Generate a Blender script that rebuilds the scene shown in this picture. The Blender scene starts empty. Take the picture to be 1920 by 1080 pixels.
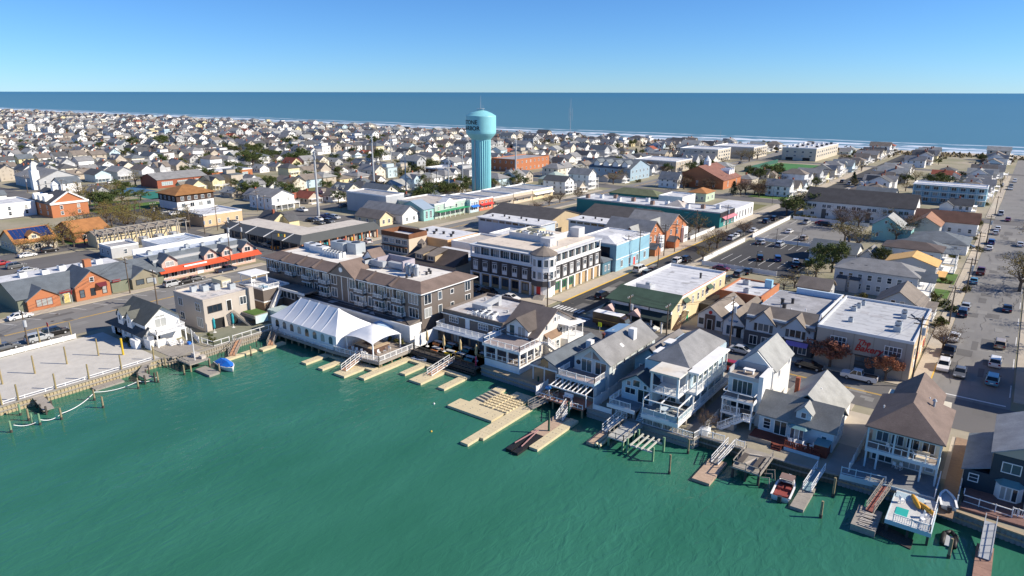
import bpy, math, random
from mathutils import Vector
R = random.Random(7)
scn = bpy.context.scene
# ---------------------------------------------------------------- camera
# world: X runs along the bay front, Y runs from the bay to the ocean, Z up, ground at 0
CAMH = 48.0; PITCH = math.radians(16.0); FPX = 1280.0
cam = bpy.data.cameras.new('camera'); cam.sensor_width = 36; cam.lens = 24.0
cam.clip_start = 1; cam.clip_end = 200000
camo = bpy.data.objects.new('camera', cam); scn.collection.objects.link(camo)
camo.location = (0, 0, CAMH)
camo.rotation_euler = (math.pi/2 - PITCH, math.radians(-0.1), math.atan2(0.6, 0.8))
scn.camera = camo
# ---------------------------------------------------------------- light
SUN_AZ = math.radians(31.5); SUN_EL = math.radians(33)
world = bpy.data.worlds.new('World'); scn.world = world; world.use_nodes = True
wn = world.node_tree.nodes; wl = world.node_tree.links
sky = wn.new('ShaderNodeTexSky'); sky.sky_type = 'NISHITA'; sky.sun_disc = False
sky.sun_elevation = SUN_EL; sky.sun_rotation = math.pi/2 - SUN_AZ
sky.altitude = 0; sky.air_density = 0.8; sky.dust_density = 0.0; sky.ozone_density = 10
bg = wn['Background']; bg.inputs[1].default_value = 0.102
tint = wn.new('ShaderNodeMix'); tint.data_type = 'RGBA'; tint.blend_type = 'MULTIPLY'; tint.inputs[0].default_value = 1; tint.inputs[7].default_value = (.68, .83, .92, 1)
wl.new(sky.outputs[0], tint.inputs[6]); wl.new(tint.outputs[2], bg.inputs[0])
sl = bpy.data.lights.new('sun', 'SUN'); sl.energy = 4.5; sl.angle = math.radians(0.5); sl.color = (1, 0.90, 0.75)
slo = bpy.data.objects.new('sun', sl); scn.collection.objects.link(slo)
d = Vector((math.cos(SUN_EL)*math.cos(SUN_AZ), math.cos(SUN_EL)*math.sin(SUN_AZ), math.sin(SUN_EL)))
slo.rotation_euler = d.to_track_quat('Z', 'Y').to_euler(); slo.location = d*300
vs = scn.view_settings; vs.view_transform = 'Standard'; vs.look = 'None'; vs.exposure = 0.63; vs.gamma = 1; vs.use_curve_mapping = False

# ---------------------------------------------------------------- helpers
def G(px, py, z=0.0):
    """point of the plane at height z seen at photo pixel (1920x1080)"""
    dx = (px-960)/FPX; dy = -(py-540)/FPX
    f = math.cos(PITCH)+dy*math.sin(PITCH); u = -math.sin(PITCH)+dy*math.cos(PITCH)
    t = (z-CAMH)/u; gx, gy = dx*t, f*t
    return (.8*gx-.6*gy, .6*gx+.8*gy)
def PX(X, Y, Z=0.0):
    gx = .8*X+.6*Y; gy = -.6*X+.8*Y; Z -= CAMH
    dep = gy*math.cos(PITCH)-Z*math.sin(PITCH); up = gy*math.sin(PITCH)+Z*math.cos(PITCH)
    if dep < 1: return (-9999, -9999)
    return (960+FPX*gx/dep, 540-FPX*up/dep)
def HT(X, Y, py):
    """height of a point above ground spot X,Y that shows at photo row py"""
    gy = -.6*X+.8*Y
    return CAMH - gy*math.tan(PITCH+math.atan((py-540)/FPX))
col = scn.collection
class MB:
    def __init__(s): s.v = []; s.f = []
    def add(s, vs, fs):
        n = len(s.v); s.v += [tuple(p) for p in vs]; s.f += [tuple(i+n for i in f) for f in fs]; return s
    def box(s, x0, x1, y0, y1, z0, z1):
        return s.add([(x0,y0,z0),(x1,y0,z0),(x1,y1,z0),(x0,y1,z0),(x0,y0,z1),(x1,y0,z1),(x1,y1,z1),(x0,y1,z1)],
            [(3,2,1,0),(4,5,6,7),(0,1,5,4),(1,2,6,5),(2,3,7,6),(3,0,4,7)])
    def prism(s, pts, z0, z1, z1f=None):
        n = len(pts)
        vs = [(x,y,z0) for x,y in pts]+[(x,y,z1) for x,y in pts]
        fs = [tuple(range(n-1,-1,-1)), tuple(range(n,2*n))]+[(i,(i+1)%n,n+(i+1)%n,n+i) for i in range(n)]
        return s.add(vs, fs)
    def ext(s, prof, a0, a1, axis):
        """profile [(t,z)] extruded along axis x or y; t is the other axis"""
        n = len(prof)
        if axis == 'x': vs = [(a0,t,z) for t,z in prof]+[(a1,t,z) for t,z in prof]
        else: vs = [(t,a0,z) for t,z in prof]+[(t,a1,z) for t,z in prof]
        fs = [tuple(range(n)), tuple(range(2*n-1,n-1,-1))]+[(i,n+i,n+(i+1)%n,(i+1)%n) for i in range(n)]
        return s.add(vs, fs)
    def cyl(s, x, y, z0, z1, r0, r1=None, n=8):
        r1 = r0 if r1 is None else r1
        vs = [(x+r0*math.cos(i*6.28319/n), y+r0*math.sin(i*6.28319/n), z0) for i in range(n)]
        vs += [(x+r1*math.cos(i*6.28319/n), y+r1*math.sin(i*6.28319/n), z1) for i in range(n)]
        return s.add(vs, [tuple(range(n-1,-1,-1)), tuple(range(n,2*n))]+[(i,(i+1)%n,n+(i+1)%n,n+i) for i in range(n)])
    def tube(s, p, q, r, r2=None, n=5):
        p = Vector(p); q = Vector(q); dd = (q-p)
        if dd.length < 1e-6: return s
        dd.normalize(); r2 = r if r2 is None else r2
        a = dd.cross(Vector((0,0,1)) if abs(dd.z) < .9 else Vector((1,0,0))).normalized(); b = dd.cross(a)
        vs = [p+(a*math.cos(i*6.28319/n)+b*math.sin(i*6.28319/n))*r for i in range(n)]
        vs += [q+(a*math.cos(i*6.28319/n)+b*math.sin(i*6.28319/n))*r2 for i in range(n)]
        return s.add(vs, [tuple(range(n)), tuple(range(2*n-1,n-1,-1))]+[(i,n+i,n+(i+1)%n,(i+1)%n) for i in range(n)])
    def bar(s, p, q, w, h):
        """rectangular bar from p to q, w wide, h deep (top at p,q)"""
        p = Vector(p); q = Vector(q); dd = (q-p).normalized()
        a = dd.cross(Vector((0,0,1)))
        if a.length < 1e-4: a = Vector((1,0,0))
        a.normalize(); b = a.cross(dd); a *= w/2; b *= h
        vs = [p-a-b, p+a-b, p+a, p-a, q-a-b, q+a-b, q+a, q-a]
        return s.add(vs, [(0,1,2,3),(7,6,5,4),(0,4,5,1),(1,5,6,2),(2,6,7,3),(3,7,4,0)])
    def lathe(s, x, y, prof, n=16):
        k = len(prof); vs = []
        for r, z in prof:
            for i in range(n): vs.append((x+r*math.cos(i*6.28319/n), y+r*math.sin(i*6.28319/n), z))
        fs = []
        for j in range(k-1):
            for i in range(n):
                fs.append((j*n+i, j*n+(i+1)%n, (j+1)*n+(i+1)%n, (j+1)*n+i))
        fs += [tuple(range(n-1,-1,-1)), tuple(range((k-1)*n, k*n))]
        return s.add(vs, fs)
    def shift(s, dx, dy, dz=0):
        s.v = [(x+dx, y+dy, z+dz) for x,y,z in s.v]; return s
def mesh(name, mb, mat, smooth=False):
    m = bpy.data.meshes.new(name); m.from_pydata(mb.v, [], mb.f); m.update()
    if mat: m.materials.append(mat)
    if smooth: m.polygons.foreach_set('use_smooth', [True]*len(m.polygons))
    return m
def setp(o, label=None, cat=None, group=None, kind=None):
    if label: o['label'] = label
    if cat: o['category'] = cat
    if group: o['group'] = group
    if kind: o['kind'] = kind
    return o
def inst(name, m, parent=None, loc=(0,0,0), rz=0.0):
    o = bpy.data.objects.new(name, m); col.objects.link(o)
    if parent: o.parent = parent
    o.location = loc
    if rz: o.rotation_euler = (0,0,rz)
    return o
ROOT = {}
def root_of(p): return ROOT.get(p.name, (0,0,0))
def part(name, mb, mat, parent, smooth=False):
    """mesh in world coordinates, parented to a thing (or to one of its world-authored parts)"""
    r = root_of(parent); o = inst(name, mesh(name, mb.shift(-r[0], -r[1], -r[2]), mat, smooth), parent)
    ROOT[o.name] = r
    return o
def thing(name, label, cat, loc=(0,0,0), group=None, rz=0.0):
    o = bpy.data.objects.new(name, None); col.objects.link(o); o.location = loc; o.rotation_euler = (0,0,rz)
    o.empty_display_size = .5
    ROOT[o.name] = tuple(loc); return setp(o, label, cat, group)
def solo(name, mb, mat, label, cat, group=None, smooth=False):
    """a thing that is one mesh, origin at its base"""
    xs = [p[0] for p in mb.v]; ys = [p[1] for p in mb.v]; zs = [p[2] for p in mb.v]
    c = ((min(xs)+max(xs))/2, (min(ys)+max(ys))/2, min(zs))
    o = inst(name, mesh(name, mb.shift(-c[0],-c[1],-c[2]), mat, smooth), None, c); ROOT[o.name] = c
    return setp(o, label, cat, group)
def struct(name, mb, mat, smooth=False):
    o = inst(name, mesh(name, mb, mat, smooth)); ROOT[o.name] = (0,0,0); return setp(o, kind='structure')
def copy_tree(o, parent=None):
    c = o.copy(); col.objects.link(c); c.parent = parent
    for ch in o.children: copy_tree(ch, c)
    return c
OCC = []
def occ(x0, x1, y0, y1): OCC.append((x0, x1, y0, y1))
def free(x0, x1, y0, y1):
    return not any(a < x1 and b > x0 and c < y1 and d_ > y0 for a,b,c,d_ in OCC)

# ---------------------------------------------------------------- materials
MC = {}
def M(name, c, kind='paint', rough=None, c2=None, sc=1.0):
    if name in MC: return MC[name]
    m = bpy.data.materials.new(name); m.use_nodes = True; nt = m.node_tree; N = nt.nodes; L = nt.links
    b = N['Principled BSDF']; c = tuple(c)[:3]+(1,); c2 = tuple(c2)[:3]+(1,) if c2 else None
    geo = N.new('ShaderNodeNewGeometry')
    def noise(scale, detail=3, vec=None, st=None):
        n = N.new('ShaderNodeTexNoise'); n.inputs['Scale'].default_value = scale; n.inputs['Detail'].default_value = detail
        v = geo.outputs['Position']
        if st:
            mp = N.new('ShaderNodeMapping'); mp.inputs['Scale'].default_value = st; L.new(v, mp.inputs[0]); v = mp.outputs[0]
        L.new(v, n.inputs['Vector']); return n.outputs['Fac']
    def ramp(fac, p0, p1, a, bb):
        r = N.new('ShaderNodeValToRGB'); e = r.color_ramp.elements
        e[0].position = p0; e[1].position = p1; e[0].color = a; e[1].color = bb; L.new(fac, r.inputs[0]); return r.outputs[0]
    def mix(fac, a, bb, mode='MIX'):
        x = N.new('ShaderNodeMix'); x.data_type = 'RGBA'; x.blend_type = mode
        for s_, v in ((x.inputs[0], fac), (x.inputs[6], a), (x.inputs[7], bb)):
            if hasattr(v, 'links') or hasattr(v, 'is_linked'): L.new(v, s_)
            else: s_.default_value = v
        return x.outputs[2]
    def sh(k): return tuple(min(1, x*k) for x in c[:3])+(1,)
    def bump(h, st, dist=.05):
        bp = N.new('ShaderNodeBump'); bp.inputs['Strength'].default_value = st; bp.inputs['Distance'].default_value = dist
        L.new(h, bp.inputs['Height']); L.new(bp.outputs[0], b.inputs['Normal'])
    r = .6; o = None
    if kind == 'paint':
        o = mix(noise(.35*sc, 4), sh(.88), sh(1.06)); o = mix(ramp(noise(1.2, 5, st=(1,1,.25)), .45, .8, (0,0,0,1), (.22,.22,.22,1)), o, sh(.62)); r = .62
    elif kind == 'siding':
        o = mix(noise(.5, 4), sh(.86), sh(1.05))
        w = N.new('ShaderNodeTexWave'); w.bands_direction = 'Z'; w.wave_profile = 'SAW'; w.inputs['Scale'].default_value = 1.6
        L.new(geo.outputs['Position'], w.inputs['Vector']); bump(w.outputs['Fac'], .35, .04)
        o = mix(ramp(noise(.9, 5, st=(1,1,.2)), .5, .85, (0,0,0,1), (.2,.2,.2,1)), o, sh(.6)); r = .6
    elif kind == 'shingle':
        o = mix(noise(6, 3), sh(.7), sh(1.25)); o = mix(ramp(noise(.45, 5), .38, .66, (0,0,0,1), (.8,.8,.8,1)), o, mix(.65, o, sh(.55)))
        s2 = noise(1.6, 4, st=(1,1,.15)); o = mix(ramp(s2, .52, .8, (0,0,0,1), (.3,.3,.3,1)), o, sh(.5))
        bump(noise(9, 2), .5, .05); r = .9
    elif kind == 'membrane':
        o = mix(ramp(noise(.3, 6), .42, .7, (0,0,0,1), (.75,.75,.75,1)), c, c2 or sh(.6))
        o = mix(ramp(noise(.9, 6), .55, .75, (0,0,0,1), (.6,.6,.6,1)), o, sh(.42)); bump(noise(2, 4), .2, .03); r = .75
    elif kind == 'glass':
        rn = N.new('ShaderNodeObjectInfo').outputs['Random']
        o = ramp(rn, .2, .7, c, c2 or sh(2.4)); st = N.new('ShaderNodeMath'); st.operation = 'GREATER_THAN'; st.inputs[1].default_value = .8; L.new(rn, st.inputs[0]); o = mix(st.outputs[0], o, (.36,.37,.36,1)); r = .06
    elif kind == 'wood':
        o = mix(noise(3, 4, st=(1,1,1)), sh(.65), sh(1.2)); o = mix(ramp(noise(.6, 5), .5, .8, (0,0,0,1), (.5,.5,.5,1)), o, sh(.55)); bump(noise(8, 2), .4, .03); r = .8
    elif kind == 'brick':
        o = mix(noise(7, 2), sh(.72), sh(1.2)); o = mix(noise(.5, 4), o, mix(.4, o, sh(.6))); bump(noise(9, 2), .4, .03); r = .85
    elif kind == 'metal':
        o = mix(noise(.6, 4), sh(.85), sh(1.1)); r = .4
    elif kind == 'asphalt':
        o = mix(noise(.12, 6), sh(.72), sh(1.25)); o = mix(noise(8, 2), o, mix(.5, o, sh(1.3)))
        o = mix(ramp(noise(.5, 6, st=(1,.25,1)), .55, .8, (0,0,0,1), (.6,.6,.6,1)), o, sh(.55)); r = .88
    elif kind == 'ground':
        o = mix(ramp(noise(.05, 6), .35, .65, (0,0,0,1), (1,1,1,1)), c, c2); o = mix(noise(.6, 6), o, mix(.6, o, sh(.45))); bump(noise(2, 4), .3, .1); r = .95
    elif kind == 'leaf':
        rn = N.new('ShaderNodeObjectInfo').outputs['Random']
        hue = mix(rn, c, c2 or sh(1.5)); o = mix(noise(.9*sc, 3), mix(.5, hue, (0,0,0,1)), mix(.25, hue, (1,1,.6,1), 'MULTIPLY')); r = .85
        b.inputs['Specular IOR Level'].default_value = .15
    elif kind == 'car':
        o = c; r = .28; b.inputs['Coat Weight'].default_value = .6; b.inputs['Coat Roughness'].default_value = .05
    else: o = c
    if o is c or isinstance(o, tuple): b.inputs['Base Color'].default_value = o
    else: L.new(o, b.inputs['Base Color'])
    b.inputs['Roughness'].default_value = r if rough is None else rough
    MC[name] = m; return m
WHITE = M('white_paint', (.85,.85,.84)); TRIM = M('white_trim', (.86,.86,.85))
GLASS = M('window_glass', (.018,.028,.04), 'glass', c2=(.10,.13,.16))
SLIDER = M('door_glass', (.02,.04,.05), 'glass', c2=(.09,.14,.15))
MEMW = M('roof_membrane_white', (.66,.67,.69), 'membrane', c2=(.48,.49,.52))
MEMT = M('roof_membrane_tan', (.55,.50,.45), 'membrane', c2=(.40,.36,.32))
MEMG = M('roof_membrane_grey', (.30,.30,.31), 'membrane', c2=(.5,.5,.52))
SHG = M('shingle_grey', (.28,.28,.283), 'shingle'); SHD = M('shingle_dark', (.105,.108,.115), 'shingle')
SHB = M('shingle_brown', (.21,.155,.13), 'shingle'); SHT = M('shingle_taupe', (.24,.205,.175), 'shingle')
SHL = M('shingle_light', (.38,.385,.37), 'shingle'); SHS = M('shingle_slate', (.15,.175,.20), 'shingle')
SHO = M('shingle_orange', (.45,.20,.07), 'shingle'); SHR = M('shingle_red', (.36,.10,.06), 'shingle'); SHGR = M('shingle_green', (.06,.11,.075), 'shingle')
BROWN = M('siding_brown', (.165,.138,.12), 'siding'); CHAR = M('siding_charcoal', (.085,.08,.083), 'siding')
BLUE = M('siding_pale_blue', (.52,.66,.73), 'siding'); BLUE2 = M('siding_blue', (.18,.36,.46), 'siding'); WSID = M('siding_white', (.83,.83,.82), 'siding')
CREAM = M('stucco_cream', (.72,.60,.38)); BEIGE = M('stucco_beige', (.52,.46,.40)); GREYW = M('siding_grey', (.48,.49,.50), 'siding')
TAN = M('siding_tan', (.50,.44,.36), 'siding'); NAVY = M('siding_navy', (.028,.05,.07), 'siding'); MINT = M('siding_mint', (.30,.58,.56), 'siding')
BRICK = M('brick_orange', (.50,.19,.085), 'brick'); BRICKR = M('brick_red', (.36,.11,.06), 'brick'); SALMON = M('siding_salmon', (.62,.45,.38), 'siding')
TEALW = M('mural_teal', (.012,.20,.20), 'paint'); RED = M('red_metal', (.62,.10,.04), 'metal'); YEL = M('yellow_paint', (.75,.48,.06))
DECK = M('deck_boards', (.33,.28,.24), 'wood'); DECKR = M('deck_redwood', (.20,.045,.025), 'wood'); DOCKC = M('dock_cream', (.66,.56,.36), 'paint', sc=3)
PILE = M('piling_wood', (.30,.25,.15), 'wood'); PILEG = M('piling_green', (.20,.34,.20), 'wood'); PILED = M('piling_dark', (.07,.06,.05), 'wood')
GREYWOOD = M('weathered_wood', (.34,.31,.27), 'wood'); ORWOOD = M('gangway_boards', (.55,.30,.17), 'wood'); SHEET = M('sheet_pile', (.26,.30,.34), 'metal', rough=.6)
METG = M('galvanised', (.45,.47,.49), 'metal'); METD = M('dark_metal', (.035,.035,.04), 'metal'); ACW = M('unit_white', (.70,.72,.73), 'metal'); ACG = M('unit_grey', (.42,.46,.49), 'metal')
POLEW = M('pole_wood', (.14,.105,.075), 'wood'); BLACK = M('black', (.012,.012,.013)); REDP = M('red_paint', (.55,.03,.03)); GRN = M('green_paint', (.02,.32,.14))
TEALC = M('teal_canvas', (.02,.32,.38)); BLUEC = M('blue_canvas', (.01,.16,.62)); TANC = M('tan_canvas', (.55,.42,.22)); PURP = M('purple_awning', (.33,.24,.62))
TENT = M('tent_vinyl', (.84,.85,.87), rough=.45); AQUA = M('tower_aqua', (.25,.60,.66), rough=.5); CONC = M('concrete', (.45,.41,.36), 'ground', c2=(.54,.49,.43))

# ---------------------------------------------------------------- building kit
WIN = {}
FR = {'S': 0.0, 'E': math.pi/2, 'N': math.pi, 'W': -math.pi/2}
def win(p, face, plane, u, z, w, h, nx=1, ny=1, fm=None, gm=None, name='window', t=.1):
    """window centred at u along its face, sill at z; frame mesh with a pane child"""
    fm = fm or TRIM; gm = gm or GLASS
    k = (round(w,2), round(h,2), nx, ny, fm.name, gm.name, t)
    if k not in WIN:
        f = MB(); g = MB(); a = w/2
        f.box(-a-t,a+t,-.09,0,-t,0).box(-a-t,a+t,-.09,0,h,h+t).box(-a-t,-a,-.09,0,0,h).box(a,a+t,-.09,0,0,h)
        for i in range(1,nx): x = -a+w*i/nx; f.box(x-.04,x+.04,-.07,0,0,h)
        for i in range(1,ny): q = h*i/ny; f.box(-a,a,-.07,0,q-.03,q+.03)
        g.box(-a,a,-.025,0,0,h)
        WIN[k] = (mesh('window_frame', f, fm), mesh('pane', g, gm))
    r = root_of(p); x, y = (u, plane) if face in 'SN' else (plane, u)
    o = inst(name, WIN[k][0], p, (x-r[0], y-r[1], z-r[2]), FR[face]); inst('pane', WIN[k][1], o)
    return o
def wins(p, face, plane, a, b, n, z, w, h, nx=2, ny=1, **k):
    for i in range(n): win(p, face, plane, a+(b-a)*(i+.5)/n, z, w, h, nx, ny, **k)
def door(p, face, plane, u, z, w=1.0, h=2.1, m=None, name='door'):
    m = m or REDP; k = ('door', w, h, m.name)
    if k not in WIN:
        f = MB().box(-w/2,w/2,-.05,0,0,h); t = MB()
        t.box(-w/2-.1,-w/2,-.08,0,0,h+.1).box(w/2,w/2+.1,-.08,0,0,h+.1).box(-w/2,w/2,-.08,0,h,h+.1)
        WIN[k] = (mesh('door', f, m), mesh('door_frame', t, TRIM))
    r = root_of(p); x, y = (u, plane) if face in 'SN' else (plane, u)
    o = inst(name, WIN[k][0], p, (x-r[0], y-r[1], z-r[2]), FR[face]); inst('door_frame', WIN[k][1], o); return o
def gable_wall(mb, x0, x1, y0, y1, z0, h, rise, axis):
    if axis == 'x': c = (y0+y1)/2; mb.ext([(y0,z0),(y1,z0),(y1,h),(c,h+rise),(y0,h)], x0, x1, 'x')
    else: c = (x0+x1)/2; mb.ext([(x0,z0),(x1,z0),(x1,h),(c,h+rise),(x0,h)], y0, y1, 'y')
    return mb
def gable_roof(mb, x0, x1, y0, y1, h, rise, axis, ov=.45, t=.18, ove=None):
    ove = ov if ove is None else ove
    a0, a1 = (y0, y1) if axis == 'x' else (x0, x1)
    c = (a0+a1)/2; s = rise/((a1-a0)/2); lo = h-ov*s
    prof = [(a0-ov,lo+.02),(c,h+rise+.02),(a1+ov,lo+.02),(a1+ov,lo+t),(c,h+rise+t+.03),(a0-ov,lo+t)]
    b0, b1 = (x0, x1) if axis == 'x' else (y0, y1)
    return mb.ext(prof, b0-ove, b1+ove, axis)
def hip_roof(mb, x0, x1, y0, y1, h, rise, ov=.5, t=.16):
    x0 -= ov; x1 += ov; y0 -= ov; y1 += ov; w = x1-x0; dd = y1-y0; k = min(w, dd)/2*.96
    a = [(x0,y0),(x1,y0),(x1,y1),(x0,y1)]
    if w >= dd: rd = [(x0+k,(y0+y1)/2),(x1-k,(y0+y1)/2)]; F = [(0,1,5,4),(1,2,5),(2,3,4,5),(3,0,4)]
    else: rd = [((x0+x1)/2,y0+k),((x0+x1)/2,y1-k)]; F = [(0,1,4),(1,2,5,4),(2,3,5),(3,0,4,5)]
    vs = [(x,y,h+t) for x,y in a]+[(x,y,h+rise+t) for x,y in rd]+[(x,y,h) for x,y in a]
    return mb.add(vs, F+[(9,8,7,6),(6,7,1,0),(7,8,2,1),(8,9,3,2),(9,6,0,3)])
def flat_roof(p, x0, x1, y0, y1, h, mat=None, par=.5, pm=None, pt=.25):
    part('roof', MB().box(x0+pt,x1-pt,y0+pt,y1-pt,h-.1,h+.03), mat or MEMW, p)
    if (x1-x0)*(y1-y0) > 60:
        sm = MB(); k = y0+pt+R.uniform(1,2)
        while k < y1-pt-.5: sm.add([(x0+pt,k,h+.042),(x1-pt,k,h+.042),(x1-pt,k+.13,h+.042),(x0+pt,k+.13,h+.042)],[(0,1,2,3)]); k += R.uniform(1.9,2.5)
        for q in range(4):
            a, b_ = R.uniform(x0+1,x1-2.5), R.uniform(y0+1,y1-2.5); sm.add([(a,b_,h+.05+.002*q),(a+R.uniform(.8,2),b_,h+.05+.002*q),(a+R.uniform(.8,2),b_+R.uniform(.6,1.8),h+.05+.002*q),(a,b_+R.uniform(.6,1.8),h+.05+.002*q)],[(0,1,2,3)])
        setp(part('membrane_seam', sm, M('roof_seam',(.44,.44,.45),'membrane',c2=(.36,.36,.37)), p), kind='stuff')
    if par:
        m = MB(); m.box(x0-.04,x1+.04,y0-.04,y0+pt,h-.05,h+par).box(x0-.04,x1+.04,y1-pt,y1+.04,h-.05,h+par)
        m.box(x0-.04,x0+pt,y0+pt,y1-pt,h-.05,h+par).box(x1-pt,x1+.04,y0+pt,y1-pt,h-.05,h+par)
        part('parapet', m, pm or WHITE, p)
def bld(name, label, cat, x0, x1, y0, y1, h, wall, roof='flat', roofm=None, axis='x', rise=2.0, ov=.45, par=.5, pm=None, z0=0.0, group=None, root=None, solid=True):
    """one building: wall and roof; returns the thing"""
    p = root or thing(name, label, cat, ((x0+x1)/2, (y0+y1)/2, 0), group)
    if solid: occ(x0, x1, y0, y1)
    if roof == 'gable':
        part('wall', gable_wall(MB(), x0, x1, y0, y1, z0, h, rise, axis), wall, p)
        part('roof', gable_roof(MB(), x0, x1, y0, y1, h, rise, axis, ov), roofm or SHG, p)
    elif roof == 'hip':
        part('wall', MB().box(x0,x1,y0,y1,z0,h), wall, p); part('roof', hip_roof(MB(), x0, x1, y0, y1, h, rise, ov), roofm or SHG, p)
    else:
        part('wall', MB().box(x0,x1,y0,y1,z0,h), wall, p); flat_roof(p, x0, x1, y0, y1, h, roofm, par, pm)
    return p
def railing(p, pts, h=1.0, mat=None, sp=1.5, bal=True, name='railing', pw=.1):
    mb = MB()
    for (a, b_) in zip(pts[:-1], pts[1:]):
        A = Vector(a); B_ = Vector(b_); L_ = (B_-A).length; n = max(1, round(L_/sp)); up = Vector((0,0,h))
        mb.bar(A+up, B_+up, .1, .09); mb.bar(A+Vector((0,0,.17)), B_+Vector((0,0,.17)), .06, .07)
        for i in range(n+1):
            q = A.lerp(B_, i/n); mb.box(q.x-pw/2,q.x+pw/2,q.y-pw/2,q.y+pw/2,q.z,q.z+h+.08)
        if bal:
            k = max(2, int(L_/.22))
            for i in range(1, k):
                q = A.lerp(B_, i/k); mb.box(q.x-.022,q.x+.022,q.y-.022,q.y+.022,q.z+.12,q.z+h-.02)
    return part(name, mb, mat or TRIM, p)
def stairs(p, a, b, w, n=None, mat=None, name='stairs'):
    """flight from low point a to high point b, w wide"""
    A = Vector(a); B_ = Vector(b); n = n or max(3, round((B_.z-A.z)/.19)); mb = MB(); d2 = Vector((B_.x-A.x, B_.y-A.y, 0))
    s = d2.normalized().cross(Vector((0,0,1)))*(w/2)
    for i in range(n):
        q = A+d2*(i/n); q2 = A+d2*((i+1)/n); z = A.z+(B_.z-A.z)*(i+1)/n
        vs = [q-s, q+s, q2+s, q2-s]; vs = [(v.x,v.y,z-.12) for v in vs]+[(v.x,v.y,z) for v in vs]
        mb.add(vs, [(3,2,1,0),(4,5,6,7),(0,1,5,4),(1,2,6,5),(2,3,7,6),(3,0,4,7)])
    for k in (-1, 1): mb.bar(A+s*k+Vector((0,0,.05)), B_+s*k, .08, .3)
    return part(name, mb, mat or DECK, p)
def posts(p, pts, z0, z1, w=.18, mat=None, name='post'):
    k = ('post', w, round(z1-z0,2), (mat or TRIM).name)
    if k not in WIN: WIN[k] = mesh('post', MB().box(-w/2,w/2,-w/2,w/2,0,z1-z0), mat or TRIM)
    r = root_of(p)
    for x, y in pts: inst(name, WIN[k], p, (x-r[0], y-r[1], z0-r[2]))
def unit(p, x, y, z, w=1.2, dd=1.2, h=1.0, mat=None, name='rooftop_unit'):
    m = MB().box(x-w/2,x+w/2,y-dd/2,y+dd/2,z,z+h); o = part(name, m, mat or ACG, p)
    g = MB().cyl(x, y, z+h, z+h+.1, min(w,dd)*.36, n=10)
    part('fan_grille', g, METD, o); return o
def vent(p, x, y, z, r=.2, h=.6, mat=None, name='roof_vent'):
    return part(name, MB().cyl(x,y,z,z+h,r,n=8).cyl(x,y,z+h,z+h+.15,r*1.5,r*.8,n=8), mat or METG, p)
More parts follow.
